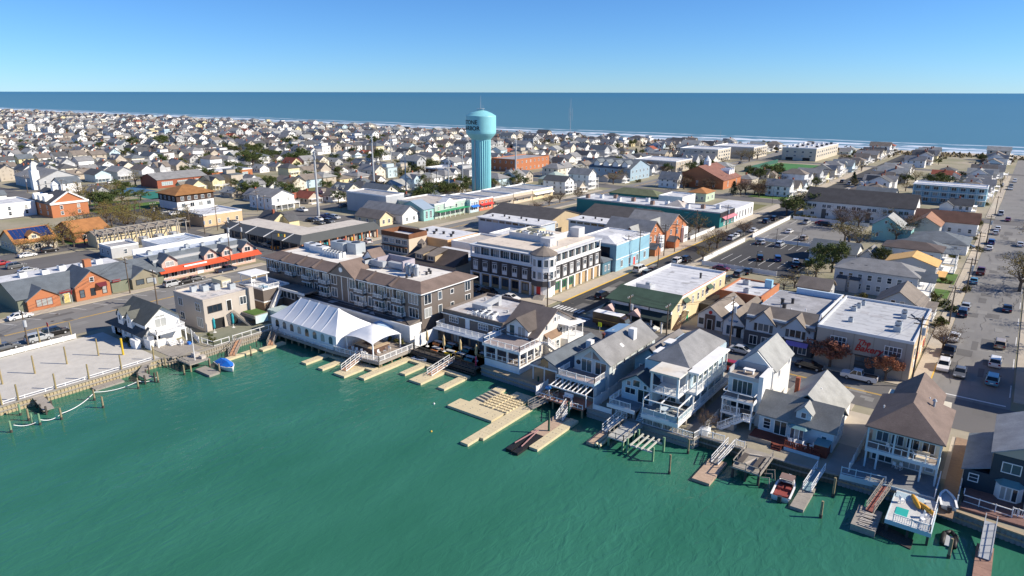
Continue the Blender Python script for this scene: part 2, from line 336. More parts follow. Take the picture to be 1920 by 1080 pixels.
# ================================================================ setting
WZ = -1.5
def water_mat(name, deep, tint, bscale, bstr, rough, foam=False):
    m = bpy.data.materials.new(name); m.use_nodes = True; nt = m.node_tree; N = nt.nodes; L = nt.links; b = N['Principled BSDF']
    geo = N.new('ShaderNodeNewGeometry'); mp = N.new('ShaderNodeMapping'); L.new(geo.outputs['Position'], mp.inputs[0])
    mp.inputs['Rotation'].default_value = (0,0,.5); mp.inputs['Scale'].default_value = (1,.45,1)
    n1 = N.new('ShaderNodeTexNoise'); n1.inputs['Scale'].default_value = bscale; n1.inputs['Detail'].default_value = 5; n1.inputs['Distortion'].default_value = .6
    L.new(mp.outputs[0], n1.inputs['Vector'])
    n2 = N.new('ShaderNodeTexNoise'); n2.inputs['Scale'].default_value = bscale*.12; n2.inputs['Detail'].default_value = 5; L.new(mp.outputs[0], n2.inputs['Vector'])
    r = N.new('ShaderNodeValToRGB'); r.color_ramp.elements[0].position = .3; r.color_ramp.elements[1].position = .72
    r.color_ramp.elements[0].color = deep+(1,); r.color_ramp.elements[1].color = tint+(1,); L.new(n2.outputs['Fac'], r.inputs[0])
    bp = N.new('ShaderNodeBump'); bp.inputs['Strength'].default_value = bstr; bp.inputs['Distance'].default_value = .35; L.new(n1.outputs['Fac'], bp.inputs['Height']); L.new(bp.outputs[0], b.inputs['Normal'])
    n5 = N.new('ShaderNodeTexNoise'); n5.inputs['Scale'].default_value = bscale*.03; n5.inputs['Detail'].default_value = 4; L.new(mp.outputs[0], n5.inputs['Vector'])
    mr = N.new('ShaderNodeMapRange'); mr.inputs[1].default_value = .35; mr.inputs[2].default_value = .65; mr.inputs[3].default_value = bstr*.45; mr.inputs[4].default_value = bstr*1.6; L.new(n5.outputs['Fac'], mr.inputs[0]); L.new(mr.outputs[0], bp.inputs['Strength'])
    out = r.outputs[0]; b.inputs['Roughness'].default_value = rough; b.inputs['IOR'].default_value = 1.33
    if foam:
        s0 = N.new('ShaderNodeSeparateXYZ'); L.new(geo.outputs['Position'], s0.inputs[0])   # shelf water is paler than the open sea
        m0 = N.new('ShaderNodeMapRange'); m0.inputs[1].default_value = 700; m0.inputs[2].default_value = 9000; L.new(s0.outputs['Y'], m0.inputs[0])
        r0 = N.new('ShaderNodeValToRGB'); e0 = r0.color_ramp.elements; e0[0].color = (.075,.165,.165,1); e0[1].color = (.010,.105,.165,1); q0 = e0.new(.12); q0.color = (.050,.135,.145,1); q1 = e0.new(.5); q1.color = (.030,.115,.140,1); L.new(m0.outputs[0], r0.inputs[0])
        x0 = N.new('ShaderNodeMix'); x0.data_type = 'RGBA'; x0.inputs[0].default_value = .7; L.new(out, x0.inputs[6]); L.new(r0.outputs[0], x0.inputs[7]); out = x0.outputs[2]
        sx = N.new('ShaderNodeSeparateXYZ'); L.new(geo.outputs['Position'], sx.inputs[0])
        n3 = N.new('ShaderNodeTexNoise'); n3.inputs['Scale'].default_value = .006; n3.inputs['Detail'].default_value = 5; L.new(geo.outputs['Position'], n3.inputs['Vector'])
        # breaker lines parallel to the shore, wandering with noise
        a = N.new('ShaderNodeMath'); a.operation = 'MULTIPLY_ADD'; a.inputs[1].default_value = 70; L.new(n3.outputs['Fac'], a.inputs[0]); L.new(sx.outputs['Y'], a.inputs[2])
        cr = N.new('ShaderNodeMapRange'); cr.inputs[1].default_value = 735; cr.inputs[2].default_value = 935; L.new(a.outputs[0], cr.inputs[0])
        rp = N.new('ShaderNodeValToRGB'); e = rp.color_ramp.elements; e[0].position = 0; e[0].color = (.9,.9,.9,1); e[1].position = .17; e[1].color = (.75,.75,.75,1)
        for p_, v in ((.2,.1),(.24,.1),(.27,1.0),(.38,.95),(.42,.1),(.55,0.0),(.58,.7),(.62,.6),(.64,0.0)):
            q = e.new(p_); q.color = (v,v,v,1)
        L.new(cr.outputs[0], rp.inputs[0])
        n4 = N.new('ShaderNodeTexNoise'); n4.inputs['Scale'].default_value = .05; n4.inputs['Detail'].default_value = 6; L.new(geo.outputs['Position'], n4.inputs['Vector'])
        r4 = N.new('ShaderNodeValToRGB'); r4.color_ramp.elements[0].position = .34; r4.color_ramp.elements[1].position = .5; L.new(n4.outputs['Fac'], r4.inputs[0])
        mu = N.new('ShaderNodeMath'); mu.operation = 'MULTIPLY'; L.new(rp.outputs[0], mu.inputs[0]); L.new(r4.outputs[0], mu.inputs[1])
        mx = N.new('ShaderNodeMix'); mx.data_type = 'RGBA'; L.new(mu.outputs[0], mx.inputs[0]); L.new(out, mx.inputs[6]); mx.inputs[7].default_value = (.8,.82,.84,1); out = mx.outputs[2]
    L.new(out, b.inputs['Base Color']); return m
BAYM = water_mat('bay_water', (.028,.140,.088), (.040,.175,.118), .9, .36, .10)
SEAM = water_mat('ocean_water', (.036,.118,.130), (.050,.142,.148), .10, .22, .30, foam=True)
struct('bay_water', MB().add([(-900,-500,WZ),(300,-500,WZ),(300,98,WZ),(-900,98,WZ)], [(0,1,2,3)]), BAYM)
struct('ocean', MB().add([(-150000,640,WZ),(60000,640,WZ),(60000,150000,WZ),(-150000,150000,WZ)], [(0,1,2,3)]), SEAM)
SHORE = [(-124,-500),(-124,56),(-121.5,61),(-121.5,88),(-90,88.4),(-73.6,89),(-61,88.6),(-57,86.4),(-49.6,86.1),(-32.2,86.4),(-31.8,88),(-18,88.3),(-13.2,89),(-3,89.2),(6.4,88),(40,86),(300,86)]
GRD = M('town_ground', (.42,.37,.28), 'ground', c2=(.24,.24,.14))
gp = SHORE+[(300,655),(-1000,655),(-2200,600),(-7000,480),(-7000,-500)]
struct('ground', MB().add([(x,y,0) for x,y in gp], [tuple(range(len(gp)))]), GRD)
SAND = M('beach_sand', (.58,.50,.39), 'ground', c2=(.50,.43,.34))
bs = []
for i in range(60):
    x = -7000+7300*i/59; k = 655 if x > -1000 else (655-(-1000-x)*55/1200 if x > -2200 else 600-(-2200-x)*.025)
    w = 3*math.sin(i*.9); bs += [(x,k-6,.05),(x,k+22+w,.3),(x,k+62+w,-1.9)]
struct('beach', MB().add(bs, [(3*i+j,3*i+j+3,3*i+j+4,3*i+j+1) for i in range(59) for j in (0,1)]), SAND, True)
# dunes with scrub
DUNE = M('dune_scrub', (.20,.15,.075), 'leaf', c2=(.26,.21,.12))
dm = MB()
for i in range(5200):
    x = R.uniform(-1500, 40); y = R.uniform(632, 676)
    if R.random() < .35: y = R.uniform(640,664)
    s = R.uniform(.7,2.2); a = R.uniform(0,6.28); z = .2
    dm.add([(x+s*math.cos(a),y+s*math.sin(a),z),(x+s*math.cos(a+2.1),y+s*math.sin(a+2.1),z),(x+s*math.cos(a+4.2),y+s*math.sin(a+4.2),z),(x+R.uniform(-.4,.4),y,z+s*R.uniform(.5,1.1))],[(0,1,3),(1,2,3),(2,0,3)])
setp(inst('dune_scrub', mesh('dune_scrub', dm, DUNE)), 'low brown scrub covering the dunes behind the beach', 'scrub', kind='stuff')
# ---- roads
ASPH = M('asphalt', (.125,.12,.118), 'asphalt'); ASPHD = M('asphalt_fresh', (.045,.045,.047), 'asphalt'); ASPHL = M('asphalt_old', (.19,.185,.178), 'asphalt')
LINEW = M('road_white', (.72,.72,.70), 'membrane', c2=(.55,.55,.54)); LINEY = M('road_yellow', (.70,.42,.05)); PAVE = M('pavement', (.56,.49,.39), 'ground', c2=(.50,.44,.36)); KERBY = M('kerb_yellow', (.72,.46,.07))
def sheet(name, x0, x1, y0, y1, z, mat, parent=None):
    mb = MB().add([(x0,y0,z),(x1,y0,z),(x1,y1,z),(x0,y1,z)], [(0,1,2,3)])
    return struct(name, mb, mat) if parent is None else part(name, mb, mat, parent)
STREETS = [(-241-79*i) for i in range(26)]
rd_front = sheet('road', -2300, 300, 113, 125.4, .02, ASPH)
rd_left = sheet('road', -171.5, -151, -200, 113, .026, ASPHL)
rd_left2 = sheet('road', -171.5, -161, 125.4, 645, .026, ASPHL)
rd_mid = sheet('road', -83.4, -75, 125.4, 640, .03, ASPHD)
rd_right = sheet('road', -7.4, 4, 125.4, 640, .034, ASPHL)
for i, s in enumerate(STREETS): sheet('road', s-4.5, s+4.5, -200, 640, .03, ASPH)
for i, (a, b_) in enumerate(((316,328),(514,524))): sheet('road', -2300, 300, a, b_, .038+.004*i, ASPH)
for x in (-2300,): pass
mb = MB()
for o_ in (-.18,.12): mb.add([(-150,119.4+o_,.03),(-84,119.4+o_,.03),(-84,119.55+o_,.03),(-150,119.55+o_,.03)],[(0,1,2,3)]); mb.add([(-73,119.4+o_,.03),(-9,119.4+o_,.03),(-9,119.55+o_,.03),(-73,119.55+o_,.03)],[(0,1,2,3)]); mb.add([(8,119.4+o_,.03),(200,119.4+o_,.03),(200,119.55+o_,.03),(8,119.55+o_,.03)],[(0,1,2,3)])
part('centre_line', mb, LINEY, rd_front)
mb = MB()
for o_ in (-.2,.14):
    for a, b_, cx in ((-200,111,0),(128,314,-4.8),(330,510,-4.8)): mb.add([(-161.6+cx+o_,a,.034),(-161.42+cx+o_,a,.034),(-161.42+cx+o_,b_,.034),(-161.6+cx+o_,b_,.034)],[(0,1,2,3)])
part('centre_line', mb, LINEY, rd_left)
mb = MB()
for k in range(14):
    y = 36+k*4.6
    if y < 100: mb.add([(-171,y,.034),(-167.2,y+1.6,.034),(-167.2,y+1.75,.034),(-171,y+.15,.034)],[(0,1,2,3)])
for k in range(16):
    y = 131+k*6.4; mb.add([(-163.5,y,.034),(-161.2,y,.034),(-161.2,y+.14,.034),(-163.5,y+.14,.034)],[(0,1,2,3)])
part('parking_lines', mb, LINEW, rd_left)
def crosswalk(parent, x0, x1, y0, y1, along, z, n):
    mb = MB()
    for i in range(n):
        if along == 'x': a = x0+(x1-x0)*i/n; mb.add([(a,y0,z),(a+.5,y0,z),(a+.5,y1,z),(a,y1,z)],[(0,1,2,3)])
        else: a = y0+(y1-y0)*i/n; mb.add([(x0,a,z),(x1,a,z),(x1,a+.5,z),(x0,a+.5,z)],[(0,1,2,3)])
    part('crosswalk', mb, LINEW, parent)
crosswalk(rd_mid, -83, -75.4, 126.4, 129.2, 'x', .036, 8)
crosswalk(rd_front, -74.6, -71.6, 113.6, 125, 'y', .03, 11)
crosswalk(rd_front, -87.5, -84.6, 113.6, 125, 'y', .03, 11)
mb = MB().add([(-6.8,126.4,.044),(3.4,126.4,.044),(3.4,126.8,.044),(-6.8,126.8,.044)],[(0,1,2,3)])
part('stop_line', mb, LINEW, rd_right)
mb = MB()
for k in range(12): y = 131+k*15; mb.add([(3.7,y,.044),(3.85,y,.044),(3.85,y+6,.044),(3.7,y+6,.044)],[(0,1,2,3)])
part('edge_line', mb, LINEW, rd_right)
# pavements with kerbs
def pavement(x0, x1, y0, y1, mat=None, z=.13): return struct('pavement', MB().box(x0,x1,y0,y1,-.02,z), mat or PAVE)
pavement(-73.5,-9.6,125.7,128.1); pavement(-150,-84.8,125.7,131); pavement(6,200,125.7,129)
pavement(-87.6,-83.7,131.3,314); pavement(-74.7,-72.4,128.4,314)
pavement(-10.2,-7.6,128.4,314); pavement(-10.6,-7.6,330,512); pavement(4.3,7,129.2,314); pavement(4.3,7,330,512)
pavement(-88,-84,330,512); pavement(-74.7,-72,330,512)
pavement(-174.5,-171.8,20,111); pavement(-174.5,-171.8,128,306); pavement(-160.8,-159.4,128,306); pavement(-150.8,-148,72,110)
pavement(-150,-60,110.2,112.8); pavement(-60,-16,110.2,112.8); pavement(6,60,110.2,112.8)
struct('kerb', MB().box(-83.72,-83.45,131.3,230,-.02,.14), KERBY); struct('kerb', MB().box(-7.62,-7.42,128.6,140,-.02,.14), KERBY)
struct('kerb', MB().box(-75,-74.7,290,308,-.02,.14), KERBY)
for (x0,x1,y0,y1) in ((-60,-49.6,107,110.2),(-16.3,-11,98,110.2),(-2.4,.2,96,110)): sheet('driveway', x0,x1,y0,y1,.018,PAVE)
sheet('patio', -62, -54.4, 88.9, 110, .02, M('patio_concrete', (.30,.26,.23), 'ground', c2=(.36,.32,.28)))
sheet('patio', -34.4, -31.6, 89, 108, .02, M('paver_grey', (.33,.31,.29), 'ground', c2=(.28,.27,.26)))
sheet('patio', -54, -39, 129, 150, .02, M('plaza_pavers', (.50,.42,.34), 'ground', c2=(.44,.38,.32)))
sheet('sand_lot', -148, -124.2, -60, 56, .02, M('lot_sand', (.66,.63,.57), 'ground', c2=(.58,.555,.51)))
sheet('sand_yard', -15, -11.6, 89.4, 98, .022, M('yard_gravel', (.40,.37,.33), 'ground', c2=(.30,.29,.26)))
# beach-side parking lot of the town block, with fences and painted bays
lotm = sheet('parking_lot', -71.6,-46, 187, 229.6, .03, ASPHD); lotm2 = sheet('parking_lot', -71.6,-44, 232, 279, .03, ASPHL)
def baylines(parent, rows, z):
    mb = MB()
    for (x0,x1,y0,y1,n) in rows:
        for i in range(n+1):
            x = x0+(x1-x0)*i/n; mb.add([(x,y0,z),(x+.14,y0,z),(x+.14,y1,z),(x,y1,z)],[(0,1,2,3)])
    part('bay_lines', mb, LINEW, parent)
baylines(lotm, [(-69,-47,196,206,8),(-69,-47,222,229,9)], .036); baylines(lotm2, [(-69,-46,236,246,8),(-69,-46,268,278,8)], .036)
LAWN = M('lawn', (.10,.20,.03), 'ground', c2=(.075,.15,.03)); DRYG = M('dry_grass', (.22,.20,.08), 'ground', c2=(.16,.17,.06)); TURF = M('turf', (.06,.23,.06), 'ground', c2=(.05,.18,.05))
for (x0,x1,y0,y1,m) in ((-33,-24,162,170,LAWN),(-15,-10.6,206,219,LAWN),(-15.5,-10.6,190,199,LAWN),(-106,-88,330,345,LAWN),(-106,-96,300,309,LAWN),(-139,-131,236,243,LAWN),
    (-192,-180,292,306,LAWN),(-235,-222,300,309,LAWN),(-262,-244,88,100,LAWN),(-330,-300,120,150,LAWN),(-372,-345,175,240,DRYG),(-350,-335,170,190,DRYG),(-300,-285,185,240,DRYG),(-96,-90,282,309,DRYG)):
    sheet('lawn', x0,x1,y0,y1,.026,m)
court = sheet('turf_field', -143,-109, 436, 506, .03, TURF)
sheet('turf_field', -348,-322, 152, 172, .03, M('court_green', (.02,.22,.17), 'ground', c2=(.02,.19,.15)))
sheet('turf_field', -372,-350, 152, 168, .03, M('court_blue', (.05,.16,.30), 'ground', c2=(.05,.14,.27)))
sheet('parking_lot', -233,-203, 20,88, .024, ASPH); sheet('parking_lot', -240,-176, 160,178, .024, ASPH); sheet('parking_lot', -100,-88.4, 216, 240, .024, ASPHL); sheet('parking_lot', -300,-262, 128, 160, .024, ASPHD)
for x0,x1,y0,y1 in ((-71.6,-44,187,279),(-83.4,-75,0,640),(-171.5,-160,-50,640),(-171.5,-147,-50,125),(-7.4,7,0,640),(-3000,300,110,129),(-3000,300,314,330),(-3000,300,512,526),(-152,-104,424,508),(-374,-320,150,170),(-240,-176,158,180)): occ(x0,x1,y0,y1)

# patched and worn asphalt
R.seed(3); PA = M('asphalt_patch', (.12,.116,.112), 'asphalt'); PB = M('asphalt_pale', (.215,.21,.20), 'asphalt'); MH = M('manhole', (.05,.045,.04), 'metal')
def patches(road, x0, x1, y0, y1, n, z):
    for i in range(n):
        w = R.uniform(.8,2.6); l = R.uniform(1.5,7); x = R.uniform(x0,x1-w); y = R.uniform(y0,y1-l); z += .0006
        part('road_patch', MB().add([(x,y,z),(x+w,y+.1,z),(x+w,y+l,z),(x-.1,y+l,z)],[(0,1,2,3)]), PA if i%3 else PB, road)
    for i in range(n//3):
        x = R.uniform(x0,x1); y = R.uniform(y0,y1); part('manhole_cover', MB().cyl(x,y,z,z+.02,.35,n=10), MH, road)
    for i in range(n//2):   # sealed cracks
        x = R.uniform(x0,x1); y = R.uniform(y0,y1-10); m = MB(); a = (x,y); z += .0006
        for k in range(7):
            b2 = (a[0]+R.uniform(-.5,.5), a[1]+R.uniform(.8,2)); m.add([(a[0],a[1],z+.003),(a[0]+.09,a[1],z+.003),(b2[0]+.09,b2[1],z+.003),(b2[0],b2[1],z+.003)],[(0,1,2,3)]); a = b2
        part('sealed_crack', m, PA, road)
patches(rd_right,-6.8,3,128,300,46,.04); patches(rd_left,-170,-152,20,108,26,.031); patches(rd_mid,-83,-76,128,300,16,.035); patches(lotm2,-71,-46,233,276,14,.033)
def patches_x(road, x0, x1, y0, y1, n, z):
    for i in range(n):
        l = R.uniform(1.5,7); w = R.uniform(.8,2.2); x = R.uniform(x0,x1-l); y = R.uniform(y0,y1-w); z += .0001; part('road_patch', MB().add([(x,y,z),(x+l,y,z),(x+l,y+w,z),(x,y+w,z)],[(0,1,2,3)]), PA if i%3 else PB, road)
patches_x(rd_front,-148,30,113.5,125,36,.0245)
# ================================================================ waterfront
# ---- hotel: brown three-storey inn with balconies
x0,x1,y0,y1 = -144.5,-92.4,93.2,109.3; EH = 9.5
p = thing('hotel', 'long dark brown waterfront inn with rows of white-framed balconies and brown shingle skirt roof', 'hotel', ((x0+x1)/2,(y0+y1)/2,0)); occ(x0,x1,y0-3,y1)
part('wall', MB().box(x0,x1,y0,y1,0,EH), BROWN, p)
mb = MB(); o_ = .7; i_ = 2.6; zt = EH+1.5
A_ = [(x0-o_,y0-o_),(x1+o_,y0-o_),(x1+o_,y1+o_),(x0-o_,y1+o_)]; B_ = [(x0+i_,y0+i_),(x1-i_,y0+i_),(x1-i_,y1-i_),(x0+i_,y1-i_)]
mb.add([(x,y,EH-.05) for x,y in A_]+[(x,y,EH+.18) for x,y in A_]+[(x,y,zt) for x,y in B_]+[(x,y,zt-.4) for x,y in B_], [(0,1,5,4),(1,2,6,5),(2,3,7,6),(3,0,4,7),(4,5,9,8),(5,6,10,9),(6,7,11,10),(7,4,8,11),(8,9,13,12),(9,10,14,13),(10,11,15,14),(11,8,12,15)])
rf = part('roof', mb, SHB, p)
part('flat_roof', MB().box(x0+i_,x1-i_,y0+i_,y1-i_,EH,zt-.35), M('roof_membrane_bright',(.78,.75,.70),'membrane',c2=(.6,.56,.5)), p)
for x in (-137.5,-131.5,-126,-108,-101): part('roof_ridge', MB().add([(x-.9,y0-.75,EH+.2),(x+.9,y0-.75,EH+.2),(x+.25,y0+2.5,zt+.25),(x-.25,y0+2.5,zt+.25),(x,y0-.7,EH+.5)],[(0,4,3),(4,2,3),(4,1,2)]), SHB, rf)
part('eave_trim', MB().box(x0-.74,x1+.74,y0-.78,y0-.7,EH-.08,EH+.1).box(x1+.7,x1+.78,y0-.7,y1+.7,EH-.08,EH+.1), TRIM, p)
# central gable over the stair bay
gx = -115.5
part('gable', MB().ext([(gx-4,EH+.1),(gx+4,EH+.1),(gx,EH+2.9)], y0-.9, y0+4, 'y'), BROWN, p)
part('gable_roof', MB().ext([(gx-4.5,EH-.1),(gx,EH+2.95),(gx+4.5,EH-.1),(gx+4.5,EH+.15),(gx,EH+3.25),(gx-4.5,EH+.15)], y0-1.1, y0+5, 'y'), SHB, p)
part('gable_clock', MB().ext([(gx+.55*math.cos(t*.5236),EH+1.5+.55*math.sin(t*.5236)) for t in range(12)], y0-1.02, y0-.9, 'y'), TRIM, p)
part('arch_trim', MB().box(gx-1.1,gx-.95,y0-.12,y0,3.7,EH).box(gx+.95,gx+1.1,y0-.12,y0,3.7,EH), TRIM, p)
# bays: window / balcony alternating
bays = [-140.5,-134.5,-128.3,-122.2,-110.2,-104.2,-98.6]
for k, bx in enumerate(bays):
    for fl, z in ((0,3.9),(1,6.75)):
        if fl == 0 and bx < -131: continue
        b = part('balcony', MB().box(bx-1.6,bx+1.6,y0-1.0,y0,z-.45,z-.05), CHAR, p)
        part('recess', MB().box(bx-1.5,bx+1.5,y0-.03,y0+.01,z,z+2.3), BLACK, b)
        rr = railing(p, [(bx-1.55,y0-.05,z-.05),(bx-1.55,y0-.95,z-.05),(bx+1.55,y0-.95,z-.05),(bx+1.55,y0-.05,z-.05)], .85, TRIM, 1.6, True, 'balcony_railing')
        win(p,'S',y0-.03,bx+.3,z+.02,1.9,2.1,2,1,gm=SLIDER,name='balcony_door')
        if fl == 0: part('shade', MB().add([(bx-1.6,y0-.9,z+2.1),(bx+1.6,y0-.9,z+2.1),(bx+1.4,y0,z+2.5),(bx-1.4,y0,z+2.5),(bx-1.6,y0-.9,z+2.04),(bx+1.6,y0-.9,z+2.04),(bx+1.4,y0,z+2.42),(bx-1.4,y0,z+2.42)],[(0,1,2,3),(7,6,5,4),(0,4,5,1),(1,5,6,2),(3,7,4,0)]), TRIM, p)
for bx in (-143,-137.6,-131.5,-125.3,-119.2,-113,-107.2,-101.4,-94.6):
    for fl, z in ((0,4.15),(1,7.0)):
        if fl == 0 and bx < -131: continue
        win(p,'S',y0,bx,z,2.5 if bx > -96 else 1.75,1.95,3 if bx > -96 else 2,1)
for z in (4.15,7.0):
    win(p,'E',x1,95,z,1.9,1.9,2,1); win(p,'E',x1,98.6,z+.1,1.0,1.6,1,1); win(p,'E',x1,107.3,z,1.6,1.9,2,1); win(p,'E',x1,102.3,z+.5,.9,.9,1,1)
# ground-floor restaurant roof in front
q = bld('restaurant_wing', 'low white walled restaurant wing with dark brown deck roof below the inn balconies', 'building', -128,-92.6,89.9,93.1,3.5,WHITE,'flat',M('deck_roof_brown',(.085,.072,.068),'shingle'),par=0)
part('roof_edge', MB().box(-128.2,-92.4,89.7,89.9,3.2,3.62).box(-92.6,-92.4,89.9,93.1,3.2,3.62), TRIM, q)
part('corner_slope', MB().add([(-97.5,93.05,3.66),(-92.7,89.95,3.66),(-92.7,93.05,3.66),(-92.7,93.05,4.2)],[(0,1,3),(1,2,3),(2,0,3)]), SHT, q)
wins(q,'S',89.9,-127,-123,2,.3,1.4,2.3,1,1,gm=SLIDER)
# rooftop machinery of the hotel
RZ = zt-.35
for x,y,w,dd,h,m in ((-139,103,4,2.2,1.3,ACW),(-134.5,101.5,5,2,1.5,ACW),(-131,105.5,4.6,3,2.4,ACG),(-126.5,106.2,3.2,3,2.6,ACG)): unit(p,x,y,RZ,w,dd,h,m)
for i in range(6):
    for j in range(2): unit(p,-130.5+i*1.05,100+j*1.2,RZ,.8,.8,1.3,ACW,'condenser')
dk = MB(); dk.box(-112,-104,103,103.4,RZ,RZ+2.4).box(-112,-111.6,99.5,103,RZ,RZ+2.2).box(-104.4,-104,99.8,103,RZ,RZ+2.4)
part('roof_screen', dk, M('screen_mauve',(.42,.38,.42),'siding'), p)
mb = MB(); mb.box(-113.5,-109.5,99,100.2,RZ+.4,RZ+1.6).box(-109.5,-102.5,100.4,101.6,RZ+.3,RZ+1.5)
for i in range(9): a = i*math.pi/8; mb.box(-114.4-1.2*math.sin(a)*.6,-113.6-1.2*math.sin(a)*.6,99+1.3*math.cos(a)-.1,100.2+1.3*math.cos(a)*.3,RZ+.5,RZ+1.6)
part('duct', mb, METG, p)
for i in range(3): part('exhaust_fan', MB().cyl(-102.2+i*1.3,99.4,RZ,RZ+2,.5,n=10).cyl(-102.2+i*1.3,99.4,RZ+2,RZ+2.5,.75,.4,n=10), METG, p)
for i in range(7): vent(p,-100+R.uniform(-1,3),97+i*1.1,RZ,.25,.6,METD)
part('roof_hatch', gable_wall(MB(),-120.6,-117.6,103.4,107,RZ,RZ+.6,1.5,'y'), WSID, p); part('hatch_roof', gable_roof(MB(),-120.6,-117.6,103.4,107,RZ+.6,1.5,'y',.3), SHB, p)

# ---- party tent on a piled deck
dt = thing('tent_deck', 'grey timber pier deck on piles carrying the white party tent and bar canopy', 'deck', (-105,82,0))
part('deck_boards', MB().prism([(-121.3,77.6),(-101,77.9),(-90,79.2),(-90,88.2),(-121.3,88)],-.3,0), DECK, dt)
part('fascia', MB().bar((-121.3,77.55,-.02),(-101,77.85,-.02),.12,.5).bar((-101,77.85,-.02),(-90,79.15,-.02),.12,.5).bar((-89.95,79.15,-.02),(-89.95,88.2,-.02),.12,.5), GREYWOOD, dt)
posts(dt, [(-121+i*2.15,78) for i in range(10)]+[(-99.5+i*2.3,78.5+i*.26) for i in range(5)]+[(-90.3,80+i*2.6) for i in range(4)]+[(-118+i*4,82.5) for i in range(7)], -3.2, -.3, .26, PILE, 'pile')
railing(dt, [(-101.2,78,0),(-95.6,78.6,0)], 1.05, TRIM, 1.5); railing(dt, [(-94.2,78.8,0),(-90.1,79.3,0),(-90.1,88,0)], 1.05, TRIM, 1.5)
railing(dt, [(-121.2,77.75,0),(-101.2,78,0)], .8, TRIM, 2.2, False)
tp = thing('party_tent', 'large white peaked event tent with arched window walls on the pier deck', 'tent', (-111,83,0))
def tent_roof(x0,x1,y0,y1,e,r,k=4.6,sag=.22,nx=7):
    """hipped fabric roof with a ridge, sagging between the ribs"""
    m = MB(); yc = (y0+y1)/2; xs = [x0+k+(x1-x0-2*k)*i/(nx-1) for i in range(nx)]
    pr = []
    for s in range(9):
        t = s/8; pr.append((t, e+(r-e)*t-sag*math.sin(math.pi*t)))
    def grid(a0,a1,b0,b1,n):
        rows = []
        for t, z in pr:
            row = []
            for i in range(n+1):
                u = i/n; A = Vector(a0).lerp(Vector(a1),u); B2 = Vector(b0).lerp(Vector(b1),u); q_ = A.lerp(B2,t)
                row.append((q_.x,q_.y,z-(.05*abs(math.sin(u*n/3*math.pi)) if n > 4 else 0)*math.sin(math.pi*t)))
            rows.append(row)
        vs = [v for r_ in rows for v in r_]; w = n+1
        m.add(vs, [(j*w+i,j*w+i+1,(j+1)*w+i+1,(j+1)*w+i) for j in range(8) for i in range(n)])
    grid((x0,y0,e),(x1,y0,e),(x0+k,yc,r),(x1-k,yc,r),12); grid((x1,y1,e),(x0,y1,e),(x1-k,yc,r),(x0+k,yc,r),12)
    grid((x1,y0,e),(x1,y1,e),(x1-k,yc,r),(x1-k,yc+.01,r),4); grid((x0,y1,e),(x0,y0,e),(x0+k,yc+.01,r),(x0+k,yc,r),4)
    return m
part('canopy', tent_roof(-121.8,-100.6,78.1,87.6,3.0,6.6), TENT, tp, True)
mb = MB()
for i in range(5):
    x = -121.8+4.6+(21.2-9.2)*i/4
    for s in (1,-1):
        for j in range(8):
            f = lambda t: (x, 82.85-s*4.75*(1-t), 3.04+3.6*t-.22*math.sin(math.pi*t)+.03)
            mb.tube(f(j/8), f((j+1)/8), .035, n=4)
part('seam', mb, TRIM, tp)
part('side_wall', MB().box(-121.6,-100.8,78.3,78.38,0,3.05).box(-100.88,-100.8,78.38,87.4,0,3.05).box(-121.6,-121.5,78.38,87.4,0,3.05), TENT, tp)
ARCH = MB().ext([(-.55,0),(.55,0),(.55,1.0)]+[(.55*math.cos(a*math.pi/8),1.0+.55*math.sin(a*math.pi/8)) for a in range(1,8)]+[(-.55,1.0)],-.04,0,'y')
ARCHM = mesh('arched_pane', ARCH, GLASS)
r = root_of(tp)
for i in range(8): inst('arched_window', ARCHM, tp, (-119.6+i*2.45-r[0],78.3-r[1],1.05))
gz = thing('bar_canopy', 'white domed canopy on posts over an outdoor bar at the corner of the pier deck', 'canopy', (-96.2,83.6,0))
m = MB(); e, rr_ = 2.75, 4.9; NX = 10
for i in range(NX+1):
    for j in range(NX+1):
        u = i/NX*2-1; v = j/NX*2-1; k = max(abs(u),abs(v)); z = e+(rr_-e)*(1-k**1.5)+.55*min(abs(u),abs(v))*0+ (.55*(1-min(abs(u),abs(v))**2)*k**6 if k > .5 else .55*(1-min(abs(u),abs(v))**2)*k**6)
        m.v.append((-96.2+u*3.9,83.6+v*3.7,z))
m.f += [(i*(NX+1)+j,(i+1)*(NX+1)+j,(i+1)*(NX+1)+j+1,i*(NX+1)+j+1) for i in range(NX) for j in range(NX)]
part('canopy', m, TENT, gz, True)
posts(gz, [(-99.9,80.1),(-92.5,80.1),(-92.5,87.1),(-99.9,87.1)],0,2.8,.22,TRIM,'post')
bar = thing('outdoor_bar', 'brown panelled outdoor bar counter with pale top under the white canopy', 'bar counter', (-96.3,83.4,0))
part('counter', MB().box(-99,-93.9,81.2,81.9,0,1.05).box(-94.6,-93.9,81.9,85.5,0,1.05).box(-99,-98.3,81.9,85.5,0,1.05), M('bar_wood',(.13,.075,.055),'wood'), bar)
part('counter_top', MB().box(-99.2,-93.7,81.0,82.1,1.05,1.15).box(-94.8,-93.7,82.1,85.6,1.05,1.15).box(-99.2,-98.1,82.1,85.6,1.05,1.15), M('bar_top',(.50,.38,.26),'wood'), bar)
def chair_mesh(): return MB().box(-.24,.24,-.24,.24,.42,.48).box(-.24,.24,.2,.25,.48,.95).box(-.23,-.18,-.23,-.18,0,.42).box(.18,.23,-.23,-.18,0,.42).box(-.23,-.18,.18,.23,0,.42).box(.18,.23,.18,.23,0,.42)
CHW = mesh('chair', chair_mesh(), TRIM); CHD = mesh('chair', chair_mesh(), METD)
def chairs(pts, m, label, group, z=0):
    for x,y in pts: setp(inst('chair', m, None, (x,y,z), R.uniform(0,6.28)), label, 'chair', group)
